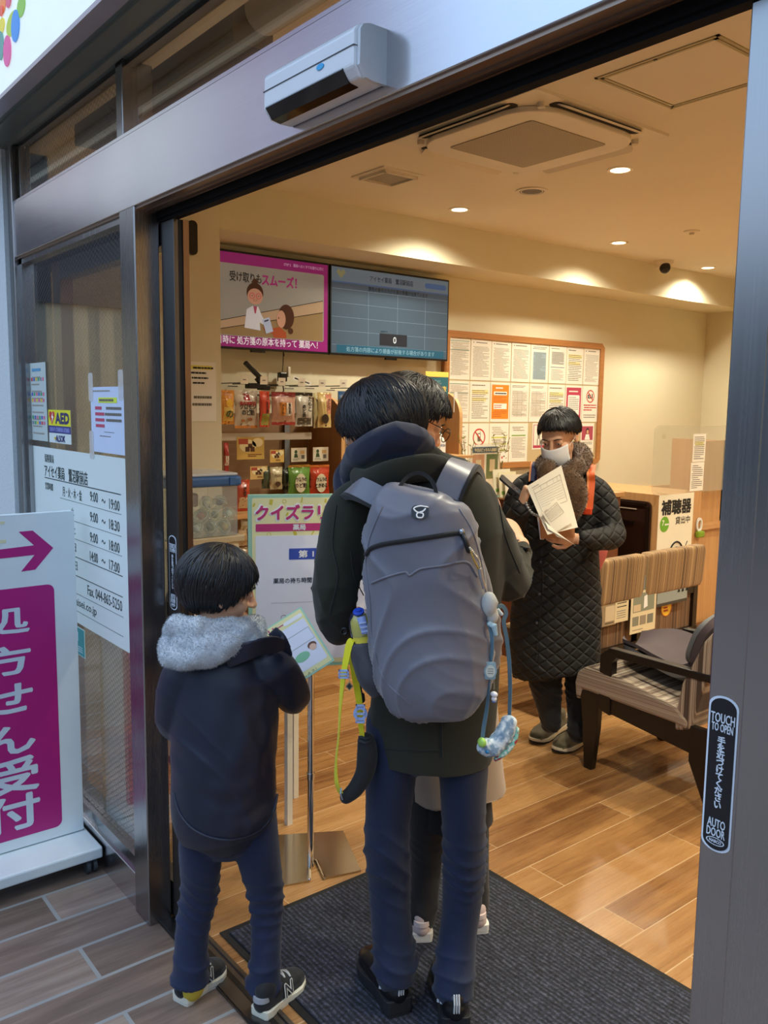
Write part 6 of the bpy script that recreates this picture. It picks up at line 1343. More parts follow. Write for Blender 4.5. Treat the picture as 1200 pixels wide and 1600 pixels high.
def shoe(par, heel, toe, s, up_m, sole_m, mid_m=None, letter=None, lace=None, chunky=0.0, accent=None, z0=0.0, name='shoe', collar=.075, heelc=None):
    heel = Vector((heel[0], heel[1], z0)); toe = Vector((toe[0], toe[1], z0)); d = (toe-heel).normalized(); T = frame(heel, Vector((d.y, -d.x, 0)), d); T = Matrix(((d.y, d.x, 0, heel.x), (-d.x, d.y, 0, heel.y), (0, 0, 1, z0), (0, 0, 0, 1)))
    L = (toe-heel).length; wd = .046*s
    def outline(k=1.0, dx=0):
        pr = [(.0, .55), (.02, .72), (.10, .80), (.30, .74), (.45, .80), (.62, .98), (.75, 1.0), (.88, .82), (.97, .45), (1.0, .0)]
        R_ = [(wd*w*k, L*y) for y, w in pr]; Lf = [(-wd*w*k*.94, L*y) for y, w in reversed(pr[:-1])]
        return R_+Lf
    sh_ = thing(name, heel, mat4=T); sh_.parent = par; sh_.matrix_local = wm(par).inverted() @ T; 
    # sole with raised heel and toe spring
    def solid_of(zf0, zf1, k): 
        b = MB(); o = [(x, y) for x, y in outline(k)]
        lo = [b.b.verts.new((x, y, zf0(y/L))) for x, y in o]; hi = [b.b.verts.new((x, y, zf1(y/L))) for x, y in o]; n = len(o)
        b.b.faces.new(list(reversed(lo))); b.b.faces.new(hi)
        for i in range(n): b.b.faces.new((lo[i], lo[(i+1) % n], hi[(i+1) % n], hi[i]))
        return b
    spring = lambda t: .012*s*max(0, (t-.75)/.25)**2
    ht = (.030+chunky)*s
    solid_of(lambda t: spring(t), lambda t: spring(t)+.007*s, 1.0).build('outsole', sole_m, sh_, local=True)
    solid_of(lambda t: spring(t)+.007*s, lambda t: spring(t)*.8+ht*(1-.35*t), 1.03+chunky*4).build('midsole', mid_m or sole_m, sh_, local=True, bev=.002)
    b = MB(); q = lambda x, y, z: T @ Vector((x*s, y*L, z*s))
    zz = ht/s
    b.tube([q(0, .10, zz+.01), q(0, .30, zz+.012), q(0, .55, zz+.012), q(0, .75, zz+.010), q(0, .88, zz+.006)], [(.030*s, .030*s), (.033*s, .032*s), (.038*s, .030*s), (.041*s, .024*s), (.034*s, .017*s)], ref=T.to_3x3() @ Vector((1, 0, 0)), seg=18)
    b.tube([q(0, .07, zz+.002), q(0, .3, zz+.001), q(0, .55, zz-.002), q(0, .78, zz-.003), q(0, .92, zz-.006)], [(.030*s, .014*s), (.034*s, .014*s), (.038*s, .014*s), (.042*s, .014*s), (.032*s, .010*s)], ref=T.to_3x3() @ Vector((1, 0, 0)), seg=18)
    b.tube([q(0, .16, zz), q(0, .17, zz+.03), q(0, .17, collar)], [(.030*s, .034*s), (.031*s, .038*s), (.032*s, .040*s)], ref=T.to_3x3() @ Vector((1, 0, 0)), seg=18)
    b.tube([q(0, .22, zz+.03), q(0, .42, zz+.040), q(0, .58, zz+.028)], [.028*s, .026*s, .022*s], seg=14)
    up = solid(b, 'upper', up_m, sh_, voxel=.0035*max(s, .8), smooth=4)
    tr = BVHTree.FromPolygons([wm(up) @ v.co for v in up.data.vertices], [tuple(p.vertices) for p in up.data.polygons])
    def hit(x, y, z, dx, dz, off=.0012):
        o_ = T @ Vector((x*s, y*L, z*s)); dr_ = (T.to_3x3() @ Vector((dx, 0, dz))).normalized(); loc, nr, i_, ds = tr.ray_cast(o_-dr_*.3, dr_)
        return None if loc is None else loc-dr_*off
    if lace:
        b = MB()
        for k in range(5):
            y = .38+.065*k; pts = [hit(x, y+(.02 if k % 2 else -.02)*(x/.015), .1, 0, -1, .002) for x in (-.02, -.01, 0, .01, .02)]; pts = [p for p in pts if p]
            if len(pts) > 2: b.tube(pts, .0022*s, seg=6)
        b.tube([p for p in (hit(-.004, .36, .1, 0, -1, .004), hit(-.03, .40, .1, 0, -1, .008), hit(-.036, .34, .1, 0, -1, .006)) if p] or [q(0, .4, .08), q(0, .41, .08)], .0018*s, seg=5)
        b.build('laces', lace, sh_)
    if heelc:
        b = MB(); 
        for (y0, y1, z0_, z1_) in ((-.02, .16, zz+.012, collar*.92),):
            b.tube([q(0, .085, z0_+.012), q(0, .088, z1_)], [(.0270*s, .0290*s), (.0265*s, .0290*s)], ref=T.to_3x3() @ Vector((1, 0, 0)), seg=20, dome=False)
        b.build('heel_tab', heelc, sh_)
    if accent:
        b = MB(); b.tube([q(0, .80, zz+.004), q(0, .90, zz+.003)], [(.0405*s, .017*s), (.031*s, .014*s)], ref=T.to_3x3() @ Vector((1, 0, 0)), seg=18); b.build('toe_cap', accent, sh_, smooth=True)
    if letter:
        for sg in (-1, 1):
            rdir = T.to_3x3() @ Vector((sg, 0, 0)); p = hit(sg*.0, .47, zz+.022, -sg, 0, .0015)
            if p is None: continue
            TT = frame(p+rdir*.002, (T.to_3x3() @ Vector((0, sg, 0))), Z+rdir*-.35)
            for (hx, bd, zo) in ((letter[1], .07, 0), (letter[2], .0, .0009)):
                o = text(None, letter[0], 0, 0, .052*s, hx, z=zo, bold=bd, shear=.25, th=.0012, name='letter_mark'); o.parent = sh_; o.matrix_local = wm(sh_).inverted() @ TT; WM[o.name] = TT
    return sh_
def collect(path, par=None): pass

# ------------------------------------------------------------------ the boy in the navy coat
Hb = 2.05
boy = thing('person', on(345, 1560, 2, 0), 'small child in a navy coat with a pale fluffy hood, seen from behind', 'person')
NAVY = cloth('navy_nylon', '#0f172c', 700, .5, .1, .12, 8, .05); DENIM = cloth('dark_denim', '#0e1c3c', 1100, .85, .30, .3, 9, .1)
fb = (RH*.90+FH*.38-Z*.22)
TB = headframe(V(342, 921, 2.06), fb, Z+RH*.05); sB = .92
b = MB(); add_head(b, TB, sB)
nk = V(345, 985, 2.06); b.tube([V(352, 940, 2.06), nk, V(352, 1020, 2.06)], [.034, .036, .06], seg=14)
b.tube([V(352, 1020, 2.06), V(352, 1120, 2.06), V(355, 1235, 2.06)], [(.10, .07), (.10, .08), (.09, .06)], ref=RH, seg=20)
WL, WR = V(372, 1040, 2.30), V(425, 1052, 2.31)
b.tube([V(290, 1050, 2.05), V(282, 1120, 2.12), WL], [.036, .03, .022], seg=12); b.tube([V(425, 1045, 2.07), V(455, 1085, 2.17), WR], [.036, .03, .022], seg=12)
LEGB = [([V(318, 1270, 2.06), V(314, 1330, 2.06), V(312, 1390, 2.085), V(302, 1450, 2.085), V(298, 1520, 2.06)], [(.062, .062), (.058, .060), (.048, .05), (.044, .046), (.044, .045)]),
    ([V(396, 1270, 2.06), V(404, 1335, 2.06), V(416, 1400, 2.09), V(417, 1460, 2.085), V(414, 1542, 2.05)], [(.060, .062), (.056, .060), (.045, .05), (.041, .045), (.038, .042)])]
for p_, r_l in LEGB: stube(b, p_, [(x*.7, y*.7) for x, y in r_l], ref=RH, seg=14)
TSH = frame(V(458, 1010, 2.32), RH*.835+Z*.506+FH*.218, -RH*.51+Z*.557+FH*.657)
add_hand(b, WR, (V(452, 1040, 2.33)-WR), Z*.7-FH*.3, side=-1, curl=.25, s=.75); add_hand(b, WL, (V(395, 1015, 2.34)-WL), Z*.8, side=1, curl=.25, s=.75)
solid(b, 'body', SKIN, boy, voxel=.0045, smooth=2)
face_bits(boy, TB, sB)
hairdo(boy, TB, sB, 72, 134, 164, n=2100, seed=2, vol=1.09, lift=.003)
def dcoat(P, N_):
    return .006*snoise(P, 3, 8, 20, 6, (1, 1, .8), .08)+.0035*snoise(P, 5, 25, 60, 8, (.8, .8, 1), .10)*snoise(P, 15, 6, 12, 3)*.6+.004*folds(P, 6, 30, 50, 1, (.6, .6, 1), .10, 2.5)*(.5+.5*snoise(P, 16, 7, 14, 3))
b = MB()
stube(b, [V(348, 985, 2.06), V(350, 1012, 2.06), V(352, 1035, 2.06), V(352, 1080, 2.06), V(352, 1150, 2.05), V(352, 1220, 2.045), V(354, 1272, 2.04), V(357, 1300, 2.035), V(359, 1316, 2.03), V(360, 1322, 2.03)], [(.05, .05), (.075, .065), (.105, .085), (.125, .10), (.130, .110), (.131, .115), (.128, .112), (.108, .095), (.075, .065), (.04, .035)], ref=RH, seg=40, dome=False)
stube(b, [V(310, 1030, 2.05), V(287, 1065, 2.05), V(280, 1125, 2.08), V(315, 1105, 2.22), WL], [.046, .054, .050, .040, .034], seg=18)
stube(b, [V(398, 1025, 2.06), V(428, 1045, 2.07), V(459, 1086, 2.15), V(448, 1072, 2.25), WR], [.046, .055, .044, .038, .032], seg=18)
coatB = solid(b, 'coat', NAVY, boy, voxel=.006, smooth=4, disp=dcoat)
bvB = bvh(coatB)
MB().tube([Vector(q) for q in spline([tuple(surf(bvB, px, py, .001, 2.03)) for px, py in ((272, 1240), (280, 1268), (298, 1292), (325, 1307), (358, 1312), (393, 1304), (416, 1287), (428, 1264), (433, 1242))], 40)], .0035, seg=8).build('hem_piping', NAVY, boy, smooth=True)
b = MB(); ribbon(b, [V(352, 1030, 1.965), V(392, 1016, 1.975), V(425, 1008, 2.02), V(447, 1022, 2.08)], .048, .008, Z+RH*.3); ribbon(b, [V(425, 985, 2.06), V(440, 1000, 2.06), V(449, 1026, 2.08)], .03, .007, RH); solid(b, 'coat_collar', NAVY, boy, voxel=.0035, smooth=2)
FURM = NT('pale_fleece'); _v = FURM.coord(); FURM.bsdf(FURM.mix(FURM.noise(_v, 60, 3), lin('#9fa7b0'), lin('#cdd3d8')), .95, 0, bump=FURM.noise(_v, 160, 3), bstr=.5, bdist=.004, Sheen_Weight=.4); FURM = FURM.m
b = MB()
b.tube([V(402, 990, 2.10), V(385, 1000, 2.01), V(340, 1015, 1.96), V(295, 1030, 1.95), V(268, 1028, 1.97), V(262, 1008, 2.02)], [.026, .030, .034, .031, .027, .022], seg=16)
b.tube([V(400, 975, 2.11), V(360, 985, 2.0), V(310, 985, 1.97), V(280, 978, 1.99), V(270, 990, 2.05), V(262, 1015, 2.02)], [.022, .030, .034, .030, .024, .02], seg=16)
b.ell(V(325, 1003, 1.975), (.085, .045, .032), M=Matrix((RH, FH, Z)).transposed()).ell(V(370, 985, 2.03), (.05, .06, .028), M=Matrix((RH, FH, Z)).transposed())
hdB = solid(b, 'fleece_hood', FURM, boy, voxel=.0045, smooth=3, disp=lambda P, N_: .003*snoise(P, 8, 60, 130, 6)+.002*snoise(P, 9, 25, 50, 4))
fuzz(boy, hdB, 'fleece_pile', 16000, .0055, FURM, 3, .0007)
def jeans(par, mat, legs, hip, seed=1, voxel=.0055, name='jeans', knee=.45, amp=1.0):
    b = MB()
    for pts, rad in legs: stube(b, pts, rad, ref=RH, seg=22)
    if hip: b.tube(hip[0], hip[1], ref=RH, seg=24)
    zt = max(p.z for pts, _ in legs for p in pts); zb = min(p.z for pts, _ in legs for p in pts)
    def dz(P, N_):
        t = (P[:, 2]-zb)/(zt-zb); w = np.exp(-((t-knee)/.16)**2)+np.exp(-((t-.05)/.09)**2)*1.3
        ang = snoise(P, seed, 12, 20, 3); f = np.exp(-np.abs(np.sin(P[:, 2]*70+ang*2.6+(P[:, 0]+P[:, 1])*16+snoise(P, seed+7, 18, 40, 4)*1.0))*2.0)*(.55+.45*snoise(P, seed+9, 15, 30, 3))
        return amp*(.014*f*w+.0018*snoise(P, seed+3, 20, 60, 5, (1, 1, .4)))-.001
    return solid(b, name, mat, par, voxel=voxel, smooth=3, disp=dz)
jeans(boy, DENIM, LEGB, ([V(355, 1220, 2.06), V(355, 1290, 2.06)], [(.105, .085), (.10, .085)]), 4)
BLK = cloth('black_suede', '#101216', 600, .8, .12); SILV = paint('#a4a9b2', .35, .2); CRM = paint('#d8d4c2', .6); GRN_ = paint('#4a4d45', .7)
shoe(boy, on(280, 1568, 2, 0), on(348, 1515, 2, 0), .85, BLK, paint('#c9c7bb', .6), CRM, ('N', paint('#c9c9c4', .4), paint('#3a3d42', .5)), paint('#b9bcc0', .6), heelc=SILV)
shoe(boy, on(404, 1592, 2, 0), on(470, 1530, 2, 0), .85, BLK, paint('#c9c7bb', .6), CRM, ('N', paint('#c9c9c4', .4), paint('#3a3d42', .5)), paint('#b9bcc0', .6), heelc=SILV)
MB().tube([V(303, 1530, 2.06), V(300, 1545, 2.065)], [.033, .030], seg=16).build('sock', paint('#c9b23c', .8), boy, smooth=True)
# quiz sheet in the child's hands
w, h = .297, .205
TSC = V(470, 947, 2.42); rt = (RH*.835+Z*.506+FH*.218).normalized(); upv = (-RH*.51+Z*.557+FH*.657).normalized()
# corner constraint: top right corner of the sheet
cn = V(470, 948, 2.37)-rt*w/2-upv*h/2
qsht = sheet('quiz_sheet', 'pastel quiz sheet held in front of the child\'s chest', 'paper', cn, rt, upv, w, h, paint('#a9d8bd', .6), .0012)
flat(qsht, 'cream_panel', [rect(-w/2+.005, -h/2+.005, w/2-.005, h/2-.005)], paint('#f2eaa8', .6)); flat(qsht, 'white_panel', [rrect(w-.02, h*.72, .005, cy=-h*.04)], paint('#eef0fa', .6), .0008)
text(qsht, 'クイズラリー', w*.0, h*.40, .02, PQM, z=.0008, bold=.04, width=w*.56, height=.021); flat(qsht, 'white_label', [rrect(w*.2, .013, .006, cx=w*.37, cy=h*.385)], PAPERW, .001)
text(qsht, '薬局をまわって\nクイズに挑戦しよう！', w*.02, h*.22, .012, INKG, z=.0014, width=w*.42); text(qsht, 'アイセイ薬局', w*.0, -h*.18, .009, INKG, z=.0014, width=w*.2); text(qsht, '完成にして挑戦しよう！', w*.1, -h*.455, .008, INKG, z=.0008, width=w*.45)
for (cx_, cy_, ww, hh) in ((w*.33, h*.06, w*.26, h*.2), (w*.03, h*.06, w*.26, h*.2), (-.02*w, -h*.3, w*.25, h*.16)):
    b = MB()
    for q in (rect(-ww/2, -hh/2, ww/2, -hh/2+.0008), rect(-ww/2, hh/2-.0008, ww/2, hh/2), rect(-ww/2, -hh/2, -ww/2+.0008, hh/2), rect(ww/2-.0008, -hh/2, ww/2, hh/2)): b.prism([(x+cx_, y+cy_) for x, y in q], .0014, .0018)
    b.build('answer_box', INKL, qsht, local=True)
flat(qsht, 'speech_cloud', [circ(w*.27, -h*.20, .022, .014)], paint('#8fcfa0', .6), .0014); flat(qsht, 'drawn_hair', [circ(w*.40, -h*.12, .013, .011)], paint('#6b4030', .6), .0014); flat(qsht, 'drawn_face', [circ(w*.40, -h*.15, .010, .010)], paint('#f0c4a8', .6), .0019); flat(qsht, 'blue_blob', [circ(-w*.02, -h*.32, .025, .012)], paint('#b8cdf0', .6), .0012)
# ------------------------------------------------------------------ the man in the olive coat with the backpack
man = thing('person', on(660, 1570, 2, 0), 'person in a dark olive wool coat and jeans seen from behind, reading downward', 'person')
OLIVE = cloth('olive_wool', '#232418', 1300, .95, .2, .5, 10, .12); NAVK = cloth('navy_hoodie', '#0f1730', 900, .9, .15, .3, 8, .2); IND = cloth('indigo_denim', '#0f1e3c', 1200, .85, .34, .35, 7, .1)
fm = (-RH*.80+FH*.50-Z*.42); TM = headframe(V(596, 672, 2.02), fm, Z-RH*.12)
WLm, WRm = V(530, 978, 2.16), V(813, 852, 2.27)
LEGM = [([V(613, 1130, 2.04), V(611, 1200, 2.04), V(605, 1300, 2.05), V(607, 1380, 2.08), V(611, 1450, 2.08), V(618, 1512, 2.05)], [(.068, .085), (.066, .082), (.058, .07), (.055, .064), (.052, .06), (.055, .062)]),
        ([V(718, 1130, 2.03), V(722, 1200, 2.03), V(724, 1300, 2.04), V(722, 1390, 2.07), V(714, 1470, 2.06), V(709, 1542, 2.01)], [(.066, .085), (.064, .08), (.053, .068), (.051, .062), (.051, .06), (.054, .062)])]
b = MB(); add_head(b, TM, 1.0)
stube(b, [V(608, 690, 2.0), V(628, 730, 1.99), V(655, 790, 2.0)], [.052, .055, .09], seg=16)
stube(b, [V(660, 770, 2.0), V(672, 850, 2.0), V(675, 1000, 2.02), V(668, 1130, 2.04)], [(.13, .08), (.13, .09), (.12, .08), (.12, .08)], ref=RH)
stube(b, [V(560, 790, 2.0), V(525, 925, 2.0), WLm], [.04, .035, .024]); stube(b, [V(755, 790, 2.02), V(792, 895, 2.09), WRm], [.04, .036, .025])
for p_, r_l in LEGM: stube(b, p_, [(x*.7, y*.7) for x, y in r_l], ref=RH, seg=14)
add_hand(b, WRm, -RH*.22+Z*.62+FH*.70, -RH*.5-Z*.4+FH*.3, side=1, curl=.85, s=.92); add_hand(b, WLm, FH*.98-Z*.1, Z*.3+RH*.7, side=-1, curl=.5, s=.95)
solid(b, 'body', SKIN, man, voxel=.0045, smooth=2)
face_bits(man, TM, 1.0)
hairdo(man, TM, 1.0, 74, 118, 146, n=2600, seed=5, vol=1.10, lift=.006, seglen=(.6, 1.3), curl=.04)
def wool(P, N_): return .004*snoise(P, 21, 9, 26, 6, (1, 1, .4), .04)+.008*folds(P, 23, 16, 22, 1, (1, 1, .25), .14, 2.6)*(.5+.5*snoise(P, 24, 6, 12, 3))-.003
b = MB()
stube(b, [V(626, 740, 1.985), V(645, 758, 1.985), V(660, 782, 1.99), V(670, 818, 1.995), V(676, 880, 2.0), V(680, 960, 2.01), V(680, 1050, 2.02), V(676, 1130, 2.035), V(673, 1183, 2.04)],
      [(.075, .065), (.115, .085), (.150, .10), (.168, .115), (.168, .118), (.160, .115), (.158, .118), (.160, .122), (.157, .122)], ref=RH, seg=44, dome=False)
stube(b, [V(575, 778, 1.99), V(545, 805, 1.985), V(528, 870, 1.99), V(522, 935, 2.0), V(530, 975, 2.06), WLm], [.062, .066, .058, .054, .048, .040], seg=22)
stube(b, [V(742, 780, 2.0), V(752, 814, 2.0), V(774, 868, 2.03), V(797, 908, 2.08), V(805, 886, 2.17), V(811, 862, 2.25)], [.054, .056, .058, .056, .047, .038], seg=22)
def wool2(P, N_):
    d = wool(P, N_); e1 = np.array(V(799, 905, 2.08)); e2 = np.array(V(522, 935, 2.0))
    for e in (e1, e2):
        r_ = np.linalg.norm(P-e, axis=1); w = np.exp(-(r_/.10)**2); d += w*.008*folds(P, 31, 55, 80, 2, (.5, .5, 1), .02, 2.5)
    return d
coatM = solid(b, 'coat', OLIVE, man, voxel=.006, smooth=4, disp=wool2); bvM = bvh(coatM)
# big turned down collar and hood
b = MB(); stube(b, [V(556, 752, 1.95), V(580, 752, 1.90), V(618, 738, 1.875), V(665, 729, 1.89), V(701, 738, 1.95), V(718, 750, 2.02)], [(.03, .012), (.032, .014), (.036, .016), (.036, .016), (.029, .014), (.018, .011)], ref=Z-FH*.5, seg=18)
stube(b, [V(560, 735, 1.97), V(600, 715, 1.905), V(650, 702, 1.905), V(694, 724, 1.97)], [(.022, .012), (.03, .014), (.03, .014), (.02, .012)], ref=Z-FH*.4, seg=16)
solid(b, 'coat_collar', OLIVE, man, voxel=.0045, smooth=4, disp=lambda P, N_: .002*snoise(P, 41, 20, 50, 5))
b = MB()
stube(b, [V(555, 765, 2.09), V(552, 725, 2.02), V(578, 700, 1.93), V(618, 684, 1.895), V(655, 690, 1.915), V(672, 712, 1.98)], [.026, .030, .034, .034, .028, .018], seg=18)
stube(b, [V(575, 725, 1.96), V(605, 708, 1.91), V(645, 705, 1.915), V(676, 718, 1.97)], [.022, .026, .026, .016], seg=16)
stube(b, [V(545, 725, 2.10), V(540, 750, 2.10), V(543, 775, 2.08)], [.018, .03, .034], seg=16); stube(b, [V(600, 690, 1.97), V(635, 690, 1.965), V(660, 700, 1.99)], [.03, .035, .025], seg=16)
solid(b, 'hood', NAVK, man, voxel=.0045, smooth=3, disp=lambda P, N_: .005*folds(P, 43, 40, 70, 2, (.6, .6, 1), .03, 2.5)-.001)
jeans(man, IND, LEGM, ([V(667, 1080, 2.035), V(667, 1150, 2.035)], [(.14, .10), (.13, .10)]), 7, knee=.42, amp=1.25)
# seams, vent and hem stitching of the coat
def seam(par, tree, pts, r, mat, name, off=.0008, n=30, H=2.0): MB().tube([surf(tree, q[0], q[1], off, H) for q in spline(pts, n)], r, seg=6).build(name, mat, par, smooth=True)
DKO = cloth('dark_olive_seam', '#0e100c', 900, .95, .1)
seam(man, bvM, [(690, 1122), (690, 1150), (691, 1182)], .0022, DKO, 'back_vent'); seam(man, bvM, [(592, 1168), (640, 1173), (688, 1172)], .0012, DKO, 'hem_stitch'); seam(man, bvM, [(526, 790), (520, 850), (528, 900), (515, 960)], .0016, DKO, 'sleeve_seam'); seam(man, bvM, [(780, 790), (790, 840), (812, 895)], .0016, DKO, 'sleeve_seam')
seam(man, bvM, [(548, 862), (553, 900), (568, 930)], .0014, DKO, 'side_seam'); seam(man, bvM, [(655, 745), (656, 768), (656, 790)], .0014, DKO, 'back_seam')
for (p, nm) in ((surf(bvM, 537, 985, .003, 2.0), 'cuff_button'),):
    MB().lathe([(.010, 0), (.010, .004), (.007, .005), (.004, .003)], M=frame(p, RH, Z), seg=16).build(nm, BLACK, man)
stb = MB(); ribbon(stb, [V(812, 858, 2.2), V(826, 862, 2.21), V(830, 868, 2.23)], .018, .005, Z); stb.build('cuff_strap', OLIVE, man); MB().box(V(822, 858, 2.19), (.018, .01, .012), bev=.003).build('cuff_buckle', BLACK, man)
MANB = cloth('black_trainer', '#0e0f11', 500, .45, .1); SOLB = paint('#1c1e22', .6)
s1_ = shoe(man, on(625, 1593, 2, 0), on(572, 1508, 2, 0), 1.02, paint('#101114', .3), SOLB, SOLB, None, None, chunky=.014, z0=.008, name='shoe')
s2_ = shoe(man, on(712, 1622, 2, 0), on(690, 1525, 2, 0), 1.02, paint('#101114', .3), SOLB, SOLB, None, None, chunky=.014, z0=.008, name='shoe')
for s_, (hx, hy) in ((s1_, (636, 1556)), (s2_, (712, 1585))):
    T = wm(s_)
    for k in range(3):
        b = MB(); b.tube([T @ Vector((-.006+.006*k, -.004, .062)), T @ Vector((-.006+.006*k, -.006, .085)), T @ Vector((-.006+.006*k, .002, .105))], .0022, seg=6); b.build('white_stripe', paint('#c9ccd0', .5), s_)
    b = MB(); 
    for k, hgt in enumerate((.008, .013, .018)): b.prism([(-.016+.009*k, 0), (-.010+.009*k, 0), (-.013+.009*k+.003, hgt), (-.019+.009*k+.003, hgt)], 0, .0015, M=T @ frame((-.030, .03, .062), Vector((-.75, .65, 0)).normalized()*-1, Z))
    b.build('side_mark', paint('#b9bdc2', .4), s_)

# ------------------------------------------------------------------ backpack
PACK = NT('mauve_grey_nylon'); _v = PACK.coord(); PACK.bsdf(PACK.mix(PACK.noise(_v, 7, 3), lin('#5f606c'), lin('#70717d')), .40, 0, bump=PACK.noise(_v, 900, 2), bstr=.12, bdist=.0006, Sheen_Weight=.25); PACK = PACK.m
PACKD = cloth('black_webbing', '#0d0d10', 1000, .8, .1)
bp = thing('backpack', V(660, 1000, 1.85), 'mauve grey nylon backpack worn on the back of the person in olive', 'backpack')
def creases(P, N_):
    m = .5+.5*snoise(P, 50, 7, 14, 3)
    q = .5+.5*snoise(P, 60, 9, 16, 3); d = .006*snoise(P, 51, 8, 18, 6, (1, 1, .8), .06)+.009*folds(P, 53, 16, 22, 1, (1, 1, .5), .20, 2.6)*m+.010*folds(P, 57, 34, 44, 1, (.6, .6, 1), .16, 2.2)*q*m+.009*folds(P, 59, 26, 34, 1, (.5, .5, 1), .22, 2.4)*(1-m)-.003
    return d
b = MB()
lv = [(772, 659, .060, .025), (782, 657, .090, .04), (805, 656, .112, .055), (850, 656, .124, .066), (900, 660, .129, .074), (960, 667, .133, .082), (1015, 674, .136, .086), (1062, 680, .130, .082), (1092, 683, .112, .07), (1110, 686, .088, .055), (1119, 687, .062, .04)]
stube(b, [V(x, y, 1.835) for y, x, a, c in lv], [(a, c) for y, x, a, c in lv], ref=RH, seg=44, n=60, dome=False)
stube(b, [V(660, 800, 1.90), V(668, 880, 1.90), V(680, 960, 1.895), V(690, 1020, 1.90), V(690, 1070, 1.90)], [(.10, .03), (.125, .04), (.142, .045), (.142, .045), (.11, .04)], ref=RH, seg=32)
packo = solid(b, 'pack_body', PACK, bp, voxel=.0055, smooth=4, disp=creases); bvP = bvh(packo)
seam(bp, bvP, [(573, 866), (580, 857), (600, 850), (640, 844), (680, 838), (712, 833), (722, 834)], .0055, PACKD, 'zip', off=.001, n=50, H=1.77)
seam(bp, bvP, [(718, 833), (726, 845), (733, 862)], .004, PACKD, 'zip', off=.001, H=1.77)
MB().tube([surf(bvP, 720, 833, .008, 1.77), surf(bvP, 724, 846, .012, 1.77), surf(bvP, 726, 858, .012, 1.77)], [.004, .005, .006], seg=8).build('zip_pull', BLACK, bp, smooth=True)
MB().ell(surf(bvP, 719, 831, .006, 1.77), (.008, .006, .007)).build('zip_slider', paint('#a9adb2', .25, .9), bp, smooth=True)
seam(bp, bvP, [(581, 911), (600, 903), (632, 894), (640, 899), (657, 889), (690, 884), (728, 878), (745, 900)], .0028, PACK, 'pocket_edge', off=.0005, n=60, H=1.76)
seam(bp, bvP, [(597, 792), (578, 840), (572, 880), (578, 940), (582, 1000), (600, 1060), (640, 1100)], .0022, PACK, 'side_seam', off=.0, n=60, H=1.8); seam(bp, bvP, [(718, 796), (738, 830), (752, 880), (762, 950), (768, 1010)], .0022, PACK, 'side_seam', off=.0, n=40, H=1.8)
# logo badge
lg = surf(bvP, 656, 800, .002, 1.77); TL = frame(lg, RH, Z*.95-FH*-.3)
MB().prism(rrect(.036, .028, .010), 0, .0015, M=TL).build('logo_patch', BLACK, bp)
b = MB(); b.tube([TL @ Vector(q) for q in spline([(.016, .010, .003), (.0, .012, .003), (-.013, .007, .003), (-.006, -.001, .003), (.006, -.004, .003), (.005, -.012, .003), (-.005, -.012, .003), (-.006, -.004, .003), (.006, .001, .003), (.011, .006, .003)], 40)], .0017, seg=6); b.build('logo_mark', PAPERW, bp)
# straps, handle
BLKE = PACKD
def strap(pts, w, sides, nm='shoulder_strap'):
    b = MB(); ribbon(b, pts, w, .012, sides); b.build(nm, PACK, bp, smooth=False, auto=True)
    b = MB(); ribbon(b, [p-(Vector(sides[0]).normalized())*w*.5-FH*.0 for p in pts], .008, .017, sides); b.build('strap_edging', BLKE, bp, auto=True)
strap([V(614, 788, 1.845), V(592, 778, 1.855), V(570, 767, 1.875), V(554, 762, 1.91), V(546, 768, 1.98), V(545, 786, 2.06), V(548, 830, 2.10)], .052, [RH*.70+Z*.75, RH*.70+Z*.75, RH*.9+Z*.2+FH*.2])
strap([V(697, 776, 1.845), V(704, 758, 1.852), V(713, 740, 1.865), V(721, 728, 1.90), V(728, 726, 1.97), V(738, 748, 2.08), V(742, 800, 2.12)], .060, [-RH*.95+Z*.3, -RH*.95+Z*.3, -RH*1+Z*.0])
b = MB(); ribbon(b, [V(622, 784, 1.815), V(624, 762, 1.825), V(640, 743, 1.84), V(660, 740, 1.84), V(677, 755, 1.83), V(684, 784, 1.815)], .010, .008, FH*-1+Z*.1); b.build('grab_handle', BLKE, bp, auto=True)
# side pocket and bottle
b = MB(); stube(b, [V(573, 1003, 1.93), V(577, 1030, 1.92), V(584, 1060, 1.90), V(594, 1086, 1.89)], [(.036, .035), (.038, .037), (.036, .035), (.020, .025)], ref=RH, seg=26, dome=False); solid(b, 'side_pocket', cloth('pocket_nylon', '#302e36', 700, .6, .08), bp, voxel=.0045, smooth=2, disp=lambda P, N_: .005*folds(P, 61, 35, 60, 2, (.5, .5, 1), .04, 2.5)-.001)
MB().tube([V(563, 1020, 1.98), V(562, 1060, 1.98), V(565, 1088, 1.97)], .003, seg=6).tube([V(566, 1086, 1.97), V(566, 1094, 1.97)], [.006, .007], seg=8).build('pull_cord', BLKE, bp)
bt = thing('water_bottle', V(568, 1000, 1.93), 'yellow water bottle with a clear blue lid in the backpack side pocket', 'bottle')
T = Matrix.Translation(V(568, 990, 1.925)) @ Matrix(((RH.x, FH.x, 0, 0), (RH.y, FH.y, 0, 0), (0, 0, 1, 0), (0, 0, 0, 1))) @ Matrix.Rotation(math.radians(-12), 4, 'Y')
YB_ = paint('#e6d34a', .35); CLB = m_clear('blue_clear_lid', (.80, .83, .97, 1), .04, 1.2, .04, (.3, .35, .8, 1)); BLUEP = paint('#2a4ab4', .25)
MB().lathe([(.024, -.10), (.026, -.09), (.026, .0), (.0265, .015), (.024, .034), (.014, .046)], M=T).build('bottle_body', YB_, bt, auto=True)
MB().lathe([(.0295, .0), (.0295, .022), (.026, .040), (.018, .053), (.006, .058), (.001, .0585)], M=T).build('clear_lid', CLB, bt, auto=True)
